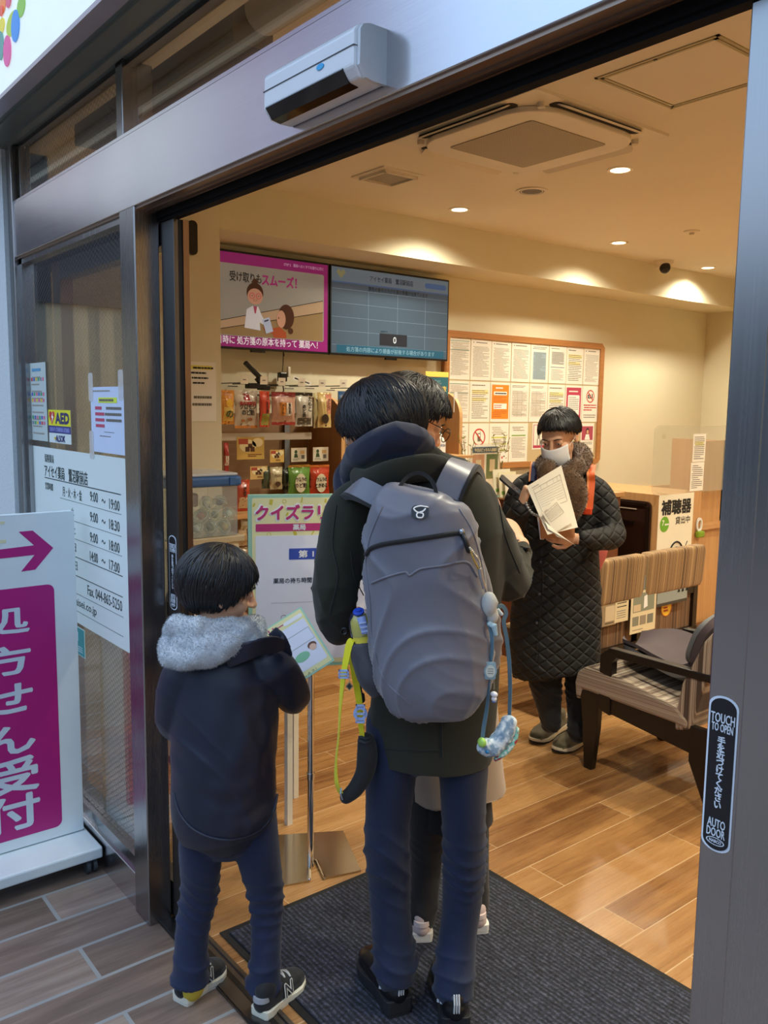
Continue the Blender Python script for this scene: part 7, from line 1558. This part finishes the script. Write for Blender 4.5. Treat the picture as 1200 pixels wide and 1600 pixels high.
Rq = T.to_3x3(); MB().lathe([(.013, 0), (.013, .004), (.007, .005), (.006, .008), (.001, .008)], M=T @ Matrix.Translation((0, -.012, .054)) @ Matrix.Rotation(math.radians(25), 4, 'X')).build('push_button', BLUEP, bt, auto=True)
MB().tube([T @ Vector((.004, -.026, .046)), T @ Vector((.006, -.033, .03)), T @ Vector((.007, -.0335, .008))], [(.010, .004), (.009, .004), (.008, .004)], ref=Rq @ Vector((1, 0, 0)), seg=10, dome=False).build('lid_latch', paint('#8f9fd0', .25), bt, smooth=False, auto=True)
for k in range(3): MB().box(T @ Vector((.006, -.0365, .034-.010*k)), (.016, .004, .003), M=Rq).build('latch_ridge', paint('#b9c4e6', .3), bt)
# yellow lanyard and its black sleeve
ly = thing('yellow_strap', V(545, 1100, 1.95), 'bright yellow adjustable strap hanging in a loop from the water bottle', 'strap')
YS_ = cloth('yellow_webbing', '#e0d616', 1500, .7, .1, .4)
b = MB(); ribbon(b, [V(556, 1000, 1.92), V(547, 1004, 1.915), V(541, 1030, 1.91), V(536, 1060, 1.91), V(532, 1100, 1.915), V(529, 1150, 1.93), V(525, 1190, 1.94), V(526, 1222, 1.94), V(533, 1240, 1.95)], .017, .0018, [RH, RH*.6-FH*.6, RH*.2-FH, RH*.8-FH*.5], 50); b.build('strap_band', YS_, ly, auto=True)
b = MB(); ribbon(b, [V(548, 1002, 1.925), V(550, 1030, 1.93), V(556, 1065, 1.94), V(561, 1095, 1.94), V(563, 1120, 1.94), V(566, 1153, 1.95)], .015, .0018, [RH*.5-FH*.7, RH, RH*.6-FH*.6], 40); b.build('strap_band', YS_, ly, auto=True)
BKL = paint('#9fb4e0', .3)
def buckle(px, py, H, w, h, par, disc=False):
    T = frame(V(px, py, H), RH, Z+RH*.1); b = MB()
    for q in (rect(-w/2, -h/2, w/2, -h/2+.004), rect(-w/2, h/2-.004, w/2, h/2), rect(-w/2, -h/2, -w/2+.003, h/2), rect(w/2-.003, -h/2, w/2, h/2), rect(-w/2, -.002, w/2, .002)): b.prism(q, -.002, .004, M=T)
    b.build('buckle', BKL, par)
    if disc: b = MB(); b.ring((0, 0), .010, .0165, -.003, .001, M=T); b.build('buckle_disc', BKL, par)
buckle(537, 1053, 1.895, .024, .020, ly); buckle(563, 1115, 1.92, .022, .044, ly, True)
ch = thing('diamond_charm', V(546, 1070, 1.92), 'small gold diamond shaped charm hanging beside the yellow strap', 'charm')
MB().prism([(-.009, 0), (0, .011), (.009, 0), (0, -.011)], 0, .002, M=frame(V(546, 1072, 1.92), RH, Z)).build('plate', paint('#a8a080', .3, .6), ch); MB().tube([V(547, 1054, 1.925), V(546, 1064, 1.921)], .001, seg=5).build('chain', paint('#b9b39a', .3, .8), ch)
MB().prism([(-.006, 0), (0, .0075), (.006, 0), (0, -.0075)], .002, .0026, M=frame(V(546, 1072, 1.92), RH, Z)).build('inlay', paint('#30343a', .4), ch)
slv = thing('black_sleeve', V(560, 1200, 1.95), 'soft black cloth sleeve hanging from the yellow strap', 'pouch')
b = MB(); stube(b, [V(572, 1156, 1.955), V(574, 1180, 1.95), V(570, 1208, 1.95), V(556, 1232, 1.95), V(540, 1246, 1.95)], [(.020, .018), (.024, .020), (.024, .020), (.022, .020), (.018, .017)], ref=RH, seg=24)
solid(b, 'sleeve_body', cloth('black_neoprene', '#0c1014', 500, .8, .1), slv, voxel=.004, smooth=3, disp=lambda P, N_: .002*snoise(P, 71, 20, 60, 5))
MB().tube([V(560, 1157, 1.935), V(571, 1161, 1.93), V(585, 1156, 1.95)], .0022, seg=6).tube([V(561, 1151, 1.94), V(572, 1155, 1.935), V(584, 1150, 1.955)], .002, seg=6).build('rim', cloth('sleeve_rim', '#20262c', 500, .7, .1), slv)
MB().tube([V(533, 1232, 1.935), V(532, 1240, 1.93), V(535, 1249, 1.935)], .002, seg=6).build('end_ring', paint('#a9b8c4', .3, .5), slv)
# right side: chain, plush, straps, badge, charm, cloth bottle bag
cn_ = thing('bead_chain', surf(bvP, 738, 855, .01, 1.8), 'silver bead chain and cord hanging from the backpack zip', 'chain')
pth = spline([tuple(V(734, 856, 1.755)), tuple(V(743, 868, 1.755)), tuple(V(749, 878, 1.765)), tuple(V(750, 892, 1.775))], 16); b = MB()
for q in pth: b.ell(Vector(q), (.0027, .0027, .0027), seg=8, rings=6)
b.build('beads', paint('#c9c4b4', .25, .8), cn_, smooth=True)
b = MB()
for q in spline([tuple(V(736, 862, 1.752)), tuple(V(741, 876, 1.752)), tuple(V(747, 888, 1.77))], 12): b.ell(Vector(q), (.0024, .0024, .0024), seg=8, rings=6)
b.build('gold_beads', paint('#b89a50', .3, .7), cn_, smooth=True)
MB().cyl(V(750, 888, 1.775), V(752, 902, 1.78), .005, seg=12).cyl(V(752, 902, 1.78), V(757, 919, 1.79), .0045, seg=12).build('cord_lock', paint('#aeb2b6', .2, .6), cn_, auto=True)
pl_ = thing('plush_pendant', V(765, 945, 1.80), 'pale grey soft pendant hanging at the right edge of the backpack', 'pendant')
b = MB(); b.ell(V(764, 944, 1.805), (.018, .018, .028)).ell(V(769, 962, 1.81), (.014, .014, .02)).tube([V(765, 930, 1.80), V(772, 936, 1.80), V(776, 942, 1.80)], [.005, .006, .005], seg=8); solid(b, 'soft_body', paint('#b9bab6', .8, grain=.3, gs=200), pl_, voxel=.003, smooth=2)
bs = thing('blue_strap', V(775, 1050, 1.82), 'blue grey shoulder strap looping down from the backpack to a cloth bag', 'strap')
BG = cloth('blue_grey_webbing', '#5d7c8c', 1400, .7, .12, .4)
b = MB(); ribbon(b, [V(763, 972, 1.80), V(768, 990, 1.80), V(769, 1015, 1.80), V(766, 1040, 1.80), V(764, 1070, 1.80), V(761, 1105, 1.805), V(756, 1135, 1.81), V(754, 1152, 1.81)], .009, .002, [RH, RH*.5-FH, RH], 50); b.build('strap_band', BG, bs, auto=True)
b = MB(); ribbon(b, [V(776, 950, 1.83), V(785, 947, 1.835), V(791, 958, 1.84), V(787, 972, 1.84), V(792, 1000, 1.84), V(796, 1040, 1.84), V(797, 1080, 1.84), V(796, 1120, 1.84)], .009, .002, [Z, RH, RH*.6-FH*.7], 50); b.build('strap_band', BG, bs, auto=True)
MB().tube([V(764, 974, 1.795), V(772, 978, 1.79), V(775, 992, 1.79)], [(.006, .003), (.007, .003), (.004, .003)], ref=RH, seg=10).build('strap_end', paint('#9db8c2', .5), bs); MB().tube([V(778, 953, 1.82), V(784, 960, 1.82)], [(.004, .003), (.004, .003)], ref=RH, seg=8).build('strap_tip', paint('#c9d6d8', .5), bs)
T = frame(V(766, 1048, 1.788), RH, Z+RH*.15); MB().prism(rrect(.024, .038, .004), -.001, .002, M=T).prism(circ(0, 0, .014, .017), .002, .004, M=T).build('badge', paint('#8fa9b4', .35), bs); MB().prism(circ(0, 0, .0105, .0135), .0041, .005, M=T).build('badge_face', paint('#c9cfc6', .4), bs)
printed_b = MB(); [printed_b.prism(rect(-.006, y_, .006, y_+.0012), .0051, .0054, M=T) for y_ in (-.005, 0, .005)]; printed_b.build('badge_print', INKG, bs)
wc = thing('white_charm', V(772, 1080, 1.80), 'tiny white charm on a short chain below the round strap badge', 'charm')
MB().tube([V(772, 1060, 1.795), V(772, 1076, 1.795)], .0016, seg=6).build('chain', paint('#a9a48f', .3, .7), wc); MB().ell(V(772, 1085, 1.795), (.009, .007, .0065)).ell(V(772, 1092, 1.795), (.006, .006, .006)).build('white_body', paint('#e6e3e6', .5), wc, smooth=True); MB().ell(V(772, 1096, 1.795), (.0055, .0055, .003)).build('blue_base', paint('#5a6fa0', .5), wc, smooth=True)
cb_ = thing('cloth_bag', V(775, 1160, 1.82), 'light blue patterned cloth bag curled at the end of the blue strap', 'bag')
CLB2 = NT('patterned_pale_cloth'); _v = CLB2.coord(); vr = CLB2.n('TexVoronoi', Scale=70.0); CLB2.set(vr, 'Vector', _v)
CLB2.bsdf(CLB2.ramp(CLB2.noise(_v, 75, 2), [(.42, lin('#7f99ae')), (.50, lin('#a9bccb')), (.60, lin('#d9e2e6'))]), .85, 0, bump=CLB2.noise(_v, 200, 3), bstr=.4, bdist=.002); CLB2 = CLB2.m
TRIM = NT('teal_red_print'); _v = TRIM.coord(); TRIM.bsdf(TRIM.ramp(TRIM.noise(_v, 90, 1), [(.40, lin('#b03040')), (.44, lin('#7fc9c4')), (.58, lin('#8fd0c8')), (.62, lin('#e8efe6'))]), .8); TRIM = TRIM.m
b = MB(); stube(b, [V(797, 1126, 1.83), V(790, 1142, 1.825), V(780, 1158, 1.82), V(768, 1170, 1.815), V(756, 1166, 1.81)], [(.017, .012), (.021, .015), (.020, .016), (.020, .016), (.019, .015)], ref=RH+Z*.3, seg=22)
solid(b, 'bag_body', CLB2, cb_, voxel=.003, smooth=2, disp=lambda P, N_: .003*folds(P, 81, 60, 110, 2, (1, 1, 1), .02, 3))
b = MB(); stube(b, [V(807, 1140, 1.835), V(802, 1158, 1.83), V(790, 1174, 1.825), V(775, 1186, 1.82)], [.0065, .008, .008, .0055], seg=12); b.build('printed_edge', TRIM, cb_, smooth=True)
MB().ell(V(753, 1160, 1.795), (.011, .008, .011)).build('green_toggle', paint('#a9d860', .45), cb_, smooth=True); MB().ell(V(761, 1175, 1.793), (.006, .003, .004)).build('blue_button', paint('#2a78a8', .4), cb_, smooth=True)
# ------------------------------------------------------------------ spectacled person behind the man
sp3 = thing('person', on(700, 1455, 2, 0), 'spectacled person with short black hair, bending behind the backpack wearer', 'person')
H3 = 2.35
f3 = RH*.88+FH*.32-Z*.40; T3 = headframe(V(641, 656, H3), f3, Z+RH*.1)
LEG3 = [([V(667, 1200, H3), V(666, 1300, H3), V(664, 1380, H3+.02), V(660, 1432, H3)], [(.06, .065), (.052, .055), (.045, .05), (.042, .045)]),
        ([V(735, 1200, H3+.05), V(738, 1290, H3+.05), V(742, 1370, H3+.06), V(745, 1414, H3+.05)], [(.06, .065), (.05, .055), (.043, .048), (.038, .042)])]
b = MB(); add_head(b, T3, .98)
stube(b, [V(632, 690, H3+.0), V(640, 725, H3), V(665, 790, H3)], [.05, .054, .09]); stube(b, [V(670, 780, H3), V(685, 900, H3), V(700, 1100, H3), V(700, 1180, H3)], [(.12, .08), (.11, .08), (.11, .08), (.11, .08)], ref=RH)
W3a, W3b = V(640, 860, H3+.25), V(735, 850, H3+.27)
stube(b, [V(600, 790, H3), V(595, 880, H3+.05), W3a], [.04, .035, .024]); stube(b, [V(745, 790, H3), V(752, 880, H3+.06), W3b], [.04, .035, .024])
add_hand(b, W3a, FH*.9+Z*.2, Z, side=-1, curl=.4, s=.9); add_hand(b, W3b, FH*.9+Z*.2, Z, side=1, curl=.4, s=.9)
for p_, r_l in LEG3: stube(b, p_, [(x*.7, y*.7) for x, y in r_l], ref=RH, seg=14)
solid(b, 'body', SKIN, sp3, voxel=.0045, smooth=2); face_bits(sp3, T3, .98)
hairdo(sp3, T3, .98, 72, 100, 138, n=2400, seed=9, vol=1.12, lift=.012, seglen=(.5, 1.1), curl=.08)
P = lambda x, y, z: T3 @ Vector((x*.98, y*.98, z*.98))
b = MB()
for q in (-1, 1):
    b.tube([P(q*.032+.024*math.cos(t), .104, .0+.020*math.sin(t)) for t in [2*math.pi*k/24 for k in range(25)]], .0014, seg=6, caps=False); b.tube([P(q*.056, .103, .006), P(q*.078, .06, .008), P(q*.082, .0, .008), P(q*.080, -.02, -.008)], .0014, seg=6)
b.tube([P(-.009, .104, .003), P(0, .107, .005), P(.009, .104, .003)], .0013, seg=6); b.build('glasses', paint('#1a1a1c', .3, .3), sp3, smooth=True)
BEI = cloth('beige_coat', '#a08b78', 1200, .9, .08, .3, 8, .3); BKC = cloth('black_skirt', '#0b0b0d', 900, .9, .1); TGT = cloth('charcoal_tights', '#1e1b1d', 1200, .85, .1)
b = MB()
stube(b, [V(655, 765, H3), V(668, 800, H3), V(680, 900, H3), V(692, 1020, H3), V(704, 1140, H3), V(712, 1215, H3), V(714, 1240, H3)], [(.10, .08), (.15, .10), (.145, .105), (.135, .105), (.135, .11), (.138, .12), (.142, .125)], ref=RH, seg=40, dome=False)
stube(b, [V(612, 800, H3), V(596, 870, H3+.05), W3a], [.055, .05, .036]); stube(b, [V(735, 800, H3), V(752, 870, H3+.06), W3b], [.055, .05, .036])
def flare(P_, N_): return .010*snoise(P_, 91, 12, 26, 5, (1, 1, .15))*(P_[:, 2] < .75)
solid(b, 'coat', BEI, sp3, voxel=.006, smooth=3, disp=flare)
b = MB(); stube(b, [V(708, 1180, H3), V(710, 1240, H3), V(712, 1285, H3)], [(.10, .09), (.108, .10), (.112, .10)], ref=RH, seg=36, dome=False); solid(b, 'skirt', BKC, sp3, voxel=.006, smooth=3, disp=lambda P_, N_: .006*snoise(P_, 93, 14, 30, 5, (1, 1, .2)))
jeans(sp3, TGT, LEG3, None, 12, name='tights', amp=.25)
PKW = cloth('pale_pink_trainer', '#cdb8b4', 600, .8, .06)
shoe(sp3, on(659, 1477, 2, 0), on(648, 1415, 2, 0), .92, PKW, paint('#e8e4dc', .6), paint('#efeae2', .6), None, paint('#e8e0dc', .7), z0=.008, heelc=paint('#e6d3cf', .6))
shoe(sp3, on(748, 1464, 2, 0), on(724, 1405, 2, 0), .92, PKW, paint('#e8e4dc', .6), paint('#efeae2', .6), None, paint('#e8e0dc', .7), z0=.008, heelc=paint('#e6d3cf', .6))

# ------------------------------------------------------------------ woman in the black quilted coat
wom = thing('person', on(880, 1172, 2, 0), 'masked person in a long black quilted coat and brown fur scarf reading papers', 'person')
Hw = 3.75
fw_ = -RH*.50-FH*.72-Z*.42; TW = headframe(V(874, 681, 3.74), fw_, Z-RH*.05)
W1, W2 = V(813, 797, 3.47), V(905, 842, 3.48)
LEGW = [([V(850, 1000, Hw), V(852, 1060, Hw), V(857, 1100, Hw), V(862, 1130, Hw-.02)], [(.085, .08), (.075, .075), (.058, .065), (.045, .055)]),
        ([V(908, 1000, Hw), V(908, 1060, Hw), V(906, 1110, Hw-.02), V(903, 1145, Hw-.06)], [(.085, .08), (.075, .075), (.058, .065), (.045, .055)])]
b = MB(); add_head(b, TW, 1.0)
stube(b, [V(876, 700, 3.76), V(875, 725, 3.76), V(873, 760, 3.76)], [.05, .055, .09]); stube(b, [V(873, 755, 3.76), V(870, 850, 3.76), V(868, 960, 3.76), V(872, 1010, 3.76)], [(.13, .09), (.12, .09), (.13, .09), (.12, .09)], ref=RH)
stube(b, [V(828, 760, 3.74), V(800, 838, 3.68), W1], [.04, .034, .024]); stube(b, [V(930, 765, 3.74), V(958, 838, 3.68), W2], [.04, .034, .024])
for p_, r_l in LEGW: stube(b, p_, [(x*.65, y*.65) for x, y in r_l], ref=RH, seg=14)
add_hand(b, W1+Z*.01, Z*.9+RH*.25-FH*.15, RH*.6+Z*.35, side=1, curl=.95, s=.98, thumb=.9)
add_hand(b, W2-RH*.01, -RH*.96+Z*.12-FH*.1, FH*.85+Z*.2, side=1, curl=.35, s=.86, thumb=.2)
solid(b, 'body', SKIN, wom, voxel=.004, smooth=2); face_bits(wom, TW, 1.0)
hairdo(wom, TW, 1.0, 64, 96, 132, n=1800, seed=14, vol=1.07, lift=.003)
# face mask
P = lambda x, y, z: TW @ Vector((x, y, z))
def mk(u, v):
    a = (u-.5)*2.3; x = .070*math.sin(a); y = .024+.090*math.cos(a)+.008*math.cos(a*1.0)*math.sin(v*math.pi); z = -.012-.088*v-.012*abs(math.sin(a))*(.5-v)*-1
    return P(x, y+.006*math.sin(math.pi*v), z)
b = MB(); b.grid(mk, 25, 13); o = b.build('face_mask', paint('#e6e6ea', .8), wom, smooth=True); md = o.modifiers.new('thick', 'SOLIDIFY'); md.thickness = .002
MB().tube([P(.064, .05, -.02), P(.078, .01, -.0), P(.082, -.012, .02)], .001, seg=5).tube([P(-.064, .05, -.02), P(-.078, .01, -.0), P(-.082, -.012, .02)], .001, seg=5).build('mask_loop', PAPERW, wom)
QC = NT('quilted_black'); _p = QC.world((1, 1, 1)); sp = QC.n('SeparateXYZ'); QC.set(sp, 0, _p)
hh_ = QC.math('ADD', QC.math('MULTIPLY', sp.outputs['X'], RH.x), QC.math('MULTIPLY', sp.outputs['Y'], RH.y))
def dl(a): q = QC.math('FRACT', QC.math('MULTIPLY', a, 1/.052)); return QC.math('POWER', QC.math('MULTIPLY', QC.math('ABSOLUTE', QC.math('SUBTRACT', q, .5)), 2.0), 5.0)
hg = QC.math('MAXIMUM', dl(QC.math('ADD', QC.math('MULTIPLY', hh_, .8), sp.outputs['Z'])), dl(QC.math('SUBTRACT', QC.math('MULTIPLY', hh_, .8), sp.outputs['Z'])))
QC.bsdf(lin('#09090c'), .7, 0, bump=QC.math('MULTIPLY', hg, -1.0), bstr=.9, bdist=.007, Sheen_Weight=.0); QC = QC.m
b = MB()
stube(b, [V(872, 722, 3.78), V(873, 742, 3.77), V(873, 765, 3.76), V(872, 820, 3.76), V(871, 900, 3.76), V(869, 980, 3.76), V(868, 1036, 3.76), V(868, 1042, 3.76)], [(.09, .07), (.145, .09), (.170, .115), (.178, .13), (.190, .14), (.203, .155), (.207, .16), (.195, .15)], ref=RH, seg=44, dome=False)
stube(b, [V(836, 756, 3.75), V(817, 775, 3.73), V(802, 815, 3.69), V(800, 838, 3.66), V(804, 815, 3.58), W1], [.06, .068, .062, .058, .05, .042], seg=20)
stube(b, [V(918, 758, 3.75), V(938, 778, 3.74), V(953, 820, 3.70), V(957, 838, 3.66), V(935, 842, 3.56), W2+RH*.02], [.06, .070, .064, .062, .052, .044], seg=20)
coatW = solid(b, 'coat', QC, wom, voxel=.007, smooth=4, disp=lambda P_, N_: .005*snoise(P_, 101, 8, 24, 6, (1, 1, .4), .04)+.006*folds(P_, 103, 14, 26, 2, (1, 1, .4), .06, 3.5)-.002); bvW = bvh(coatW)
seam(wom, bvW, [(846, 860), (848, 920), (842, 980), (838, 1036)], .004, QC, 'front_edge', H=3.6)
for q in ((843, 928), (839, 973), (846, 878)): MB().lathe([(.007, 0), (.006, .003), (.002, .004)], M=frame(surf(bvW, q[0], q[1], .001, 3.6), RH, Z), seg=12).build('button', paint('#5a5e66', .3, .5), wom)
BRF = NT('brown_fur'); _v = BRF.coord(); BRF.bsdf(BRF.mix(BRF.noise(_v, 40, 3), lin('#3a2716'), lin('#6b4c2e')), .9, 0, bump=BRF.noise(_v, 150, 3), bstr=.5, bdist=.004, Sheen_Weight=.4); BRF = BRF.m
b = MB()
stube(b, [V(857, 731, 3.64), V(856, 740, 3.62), V(874, 748, 3.61), V(898, 734, 3.65), V(912, 716, 3.74), V(900, 706, 3.84), V(870, 712, 3.86), V(850, 724, 3.76), V(855, 734, 3.65)], [.032, .036, .038, .038, .037, .036, .034, .032, .032], seg=18)
stube(b, [V(884, 742, 3.61), V(897, 760, 3.585), V(900, 785, 3.57), V(893, 808, 3.57)], [(.04, .028), (.05, .032), (.048, .030), (.032, .024)], ref=RH, seg=18)
stube(b, [V(860, 744, 3.61), V(861, 768, 3.58), V(864, 800, 3.57)], [(.042, .03), (.046, .03), (.04, .028)], ref=RH, seg=18)
sc_ = solid(b, 'fur_scarf', BRF, wom, voxel=.006, smooth=3, disp=lambda P_, N_: .003*snoise(P_, 105, 40, 90, 6)+.004*snoise(P_, 106, 14, 26, 4)); fuzz(wom, sc_, 'scarf_pile', 9000, .009, BRF, 5, .0012)
jeans(wom, cloth('black_trousers', '#0f1013', 900, .85, .1), LEGW, None, 31, name='trousers', amp=.8)
TAN = cloth('olive_tan_suede', '#6b6048', 500, .8, .12)
shoe(wom, on(880, 1136, 2, 0), on(832, 1164, 2, 0), 1.08, TAN, paint('#1d1b18', .7), paint('#d8ccb0', .6), ('N', paint('#d8d4cc', .4), paint('#cfcbc2', .5)), paint('#12151d', .7), accent=cloth('olive_toe', '#4f4a30', 500, .8, .1), heelc=paint('#d9cdb4', .7))
shoe(wom, on(926, 1152, 2, 0), on(866, 1178, 2, 0), 1.08, TAN, paint('#1d1b18', .7), paint('#d8ccb0', .6), ('N', paint('#d8d4cc', .4), paint('#cfcbc2', .5)), paint('#12151d', .7), accent=cloth('olive_toe2', '#4f4a30', 500, .8, .1), heelc=paint('#d9cdb4', .7))
# her rucksack straps, phone, papers, envelope
rk = thing('backpack', V(900, 830, 3.98), 'coral backpack with orange and navy straps on the quilted coat wearer\'s back', 'backpack')
ORS = paint('#d9602a', .6); ORL = paint('#e8945a', .6); NVS = paint('#1c2a5c', .6); CORAL = paint('#c4605a', .7)
b = MB(); stube(b, [V(880, 740, 3.96), V(885, 800, 3.99), V(900, 860, 3.98), V(905, 890, 3.97)], [(.12, .05), (.16, .08), (.155, .08), (.11, .05)], ref=RH, seg=28); solid(b, 'pack_body', CORAL, rk, voxel=.008, smooth=3)
def sstrap(pts, w, m, nm, sides, off=0): b = MB(); ribbon(b, pts, w, .008, sides, 30); b.build(nm, m, rk, auto=True)
R1 = [V(925, 727, 3.80), surf(bvW, 923, 738, .014, 3.68), surf(bvW, 920, 755, .014, 3.65), surf(bvW, 918, 775, .014, 3.64), surf(bvW, 917, 795, .012, 3.64)]
sstrap(R1, .034, ORS, 'orange_strap', [RH, RH, RH]); sstrap([p-RH*.014-FH*.003 for p in R1], .009, ORL, 'strap_edge', [RH, RH, RH])
MB().box(surf(bvW, 914, 799, .015, 3.62), (.04, .02, .028), M=Matrix.Rotation(.5, 3, 'Z'), bev=.004).build('strap_buckle', paint('#e0481c', .5), rk)
L1_ = [V(838, 723, 3.80), surf(bvW, 838, 732, .014, 3.66), surf(bvW, 836, 742, .014, 3.64), surf(bvW, 834, 754, .012, 3.63)]
sstrap(L1_, .038, NVS, 'navy_strap', [RH, RH, RH]); sstrap([p-RH*.02-FH*.003 for p in L1_], .007, ORL, 'strap_edge', [RH, RH, RH]); sstrap([p+RH*.016-FH*.003 for p in L1_], .007, ORL, 'strap_edge', [RH, RH, RH])
phn = thing('smartphone', V(802, 764, 3.50), 'dark smartphone held up in the quilted coat wearer\'s hand', 'phone')
ax = (V(823, 779, 3.50)-V(792, 752, 3.51)).normalized(); T = frame(V(803, 763, 3.52), ax, Z*.35+FH*.93)
MB().prism(rrect(.148, .072, .010), -.004, .004, M=T).build('case', paint('#1b1d24', .35), phn, bev=.0015)
MB().prism(rrect(.138, .064, .007), -.0046, -.004, M=T).build('screen', paint('#08090c', .1), phn)
MB().ring((.02, -.01), .016, .020, .004, .0075, M=T).build('finger_ring', paint('#c9ccd0', .25, .9), phn); 
b = MB(); 
for q in spline([tuple(V(821, 782, 3.44)), tuple(V(824, 792, 3.43)), tuple(V(832, 802, 3.42)), tuple(V(841, 806, 3.42))], 9): b.ell(Vector(q), (.008, .005, .006), seg=8, rings=6)
b.build('strap_chain', paint('#a9adb0', .3, .4), phn, smooth=True)
PP = paint('#f2ead8', .7)
def paper(corners, label, name, m, bend=0.0, nrm=None, th=.0008, lines=True, cat='paper'):
    A, B, C_, D = corners  # tl, tr, br, bl
    t = thing(name, (A+C_)/2, label, cat)
    n0 = (B-A).cross(D-A).normalized()
    if n0.dot(CF) > 0: n0 = -n0
    def f(u, v, s_=0): 
        p = A.lerp(B, u).lerp(D.lerp(C_, u), v); return p+n0*(bend*math.sin(math.pi*u)*.5+bend*v*v*(1-u)*.8+s_)
    b = MB(); b.grid(lambda u, v: f(u, v), 14, 14); b.grid(lambda u, v: f(u, v, -th), 14, 14); bmesh.ops.bridge_loops(b.b, edges=[e for e in b.b.edges if e.is_boundary]); b.build('sheet', m, t, smooth=False, auto=True)
    if lines:
        b = MB()
        def bar(u0, v0, u1, v1, w=.0012):
            q = [f(lerp(u0, u1, k/8), lerp(v0, v1, k/8), .0012) for k in range(9)]; b.tube(q, w*.5, seg=4, dome=False)
        bar(.12, .12, .9, .12); bar(.12, .12, .12, .55); bar(.9, .12, .9, .55); bar(.12, .2, .9, .2); bar(.12, .55, .9, .55)
        for u in (.32, .5, .68, .8): bar(u, .12, u, .2, .0008)
        for k in range(7): bar(.15, .24+.04*k, .87, .24+.04*k, .0008)
        bar(.1, .08, .3, .08, .002)
        b.build('ruled_table', INKL, t)
    return t
paper([V(823, 760, 3.42), V(877, 727, 3.43), V(903, 824, 3.40), V(855, 836, 3.36)], 'large white printed form held open before the brown scarf', 'paper_form', PP, bend=.012)
paper([V(846, 800, 3.36), V(868, 778, 3.38), V(896, 815, 3.38), V(866, 832, 3.36)], 'smaller ruled sheet overlapping the large white form', 'paper_slip', PP, bend=.006)
paper([V(844, 806, 3.37), V(856, 826, 3.35), V(899, 852, 3.36), V(868, 840, 3.36)], 'curled lower leaf of the papers in the woman\'s hand', 'paper_leaf', PP, bend=.01, lines=False)
paper([V(842, 800, 3.45), V(898, 800, 3.46), V(898, 840, 3.45), V(845, 842, 3.44)], 'brown envelope edge behind the white papers', 'envelope', paint('#a0683e', .8), lines=False, cat='envelope')
paper([V(839, 806, 3.46), V(848, 806, 3.46), V(850, 843, 3.45), V(844, 843, 3.45)], 'white folded sheet edge left of the brown envelope', 'folded_sheet', PAPERW, lines=False)
bpy.context.view_layer.update()
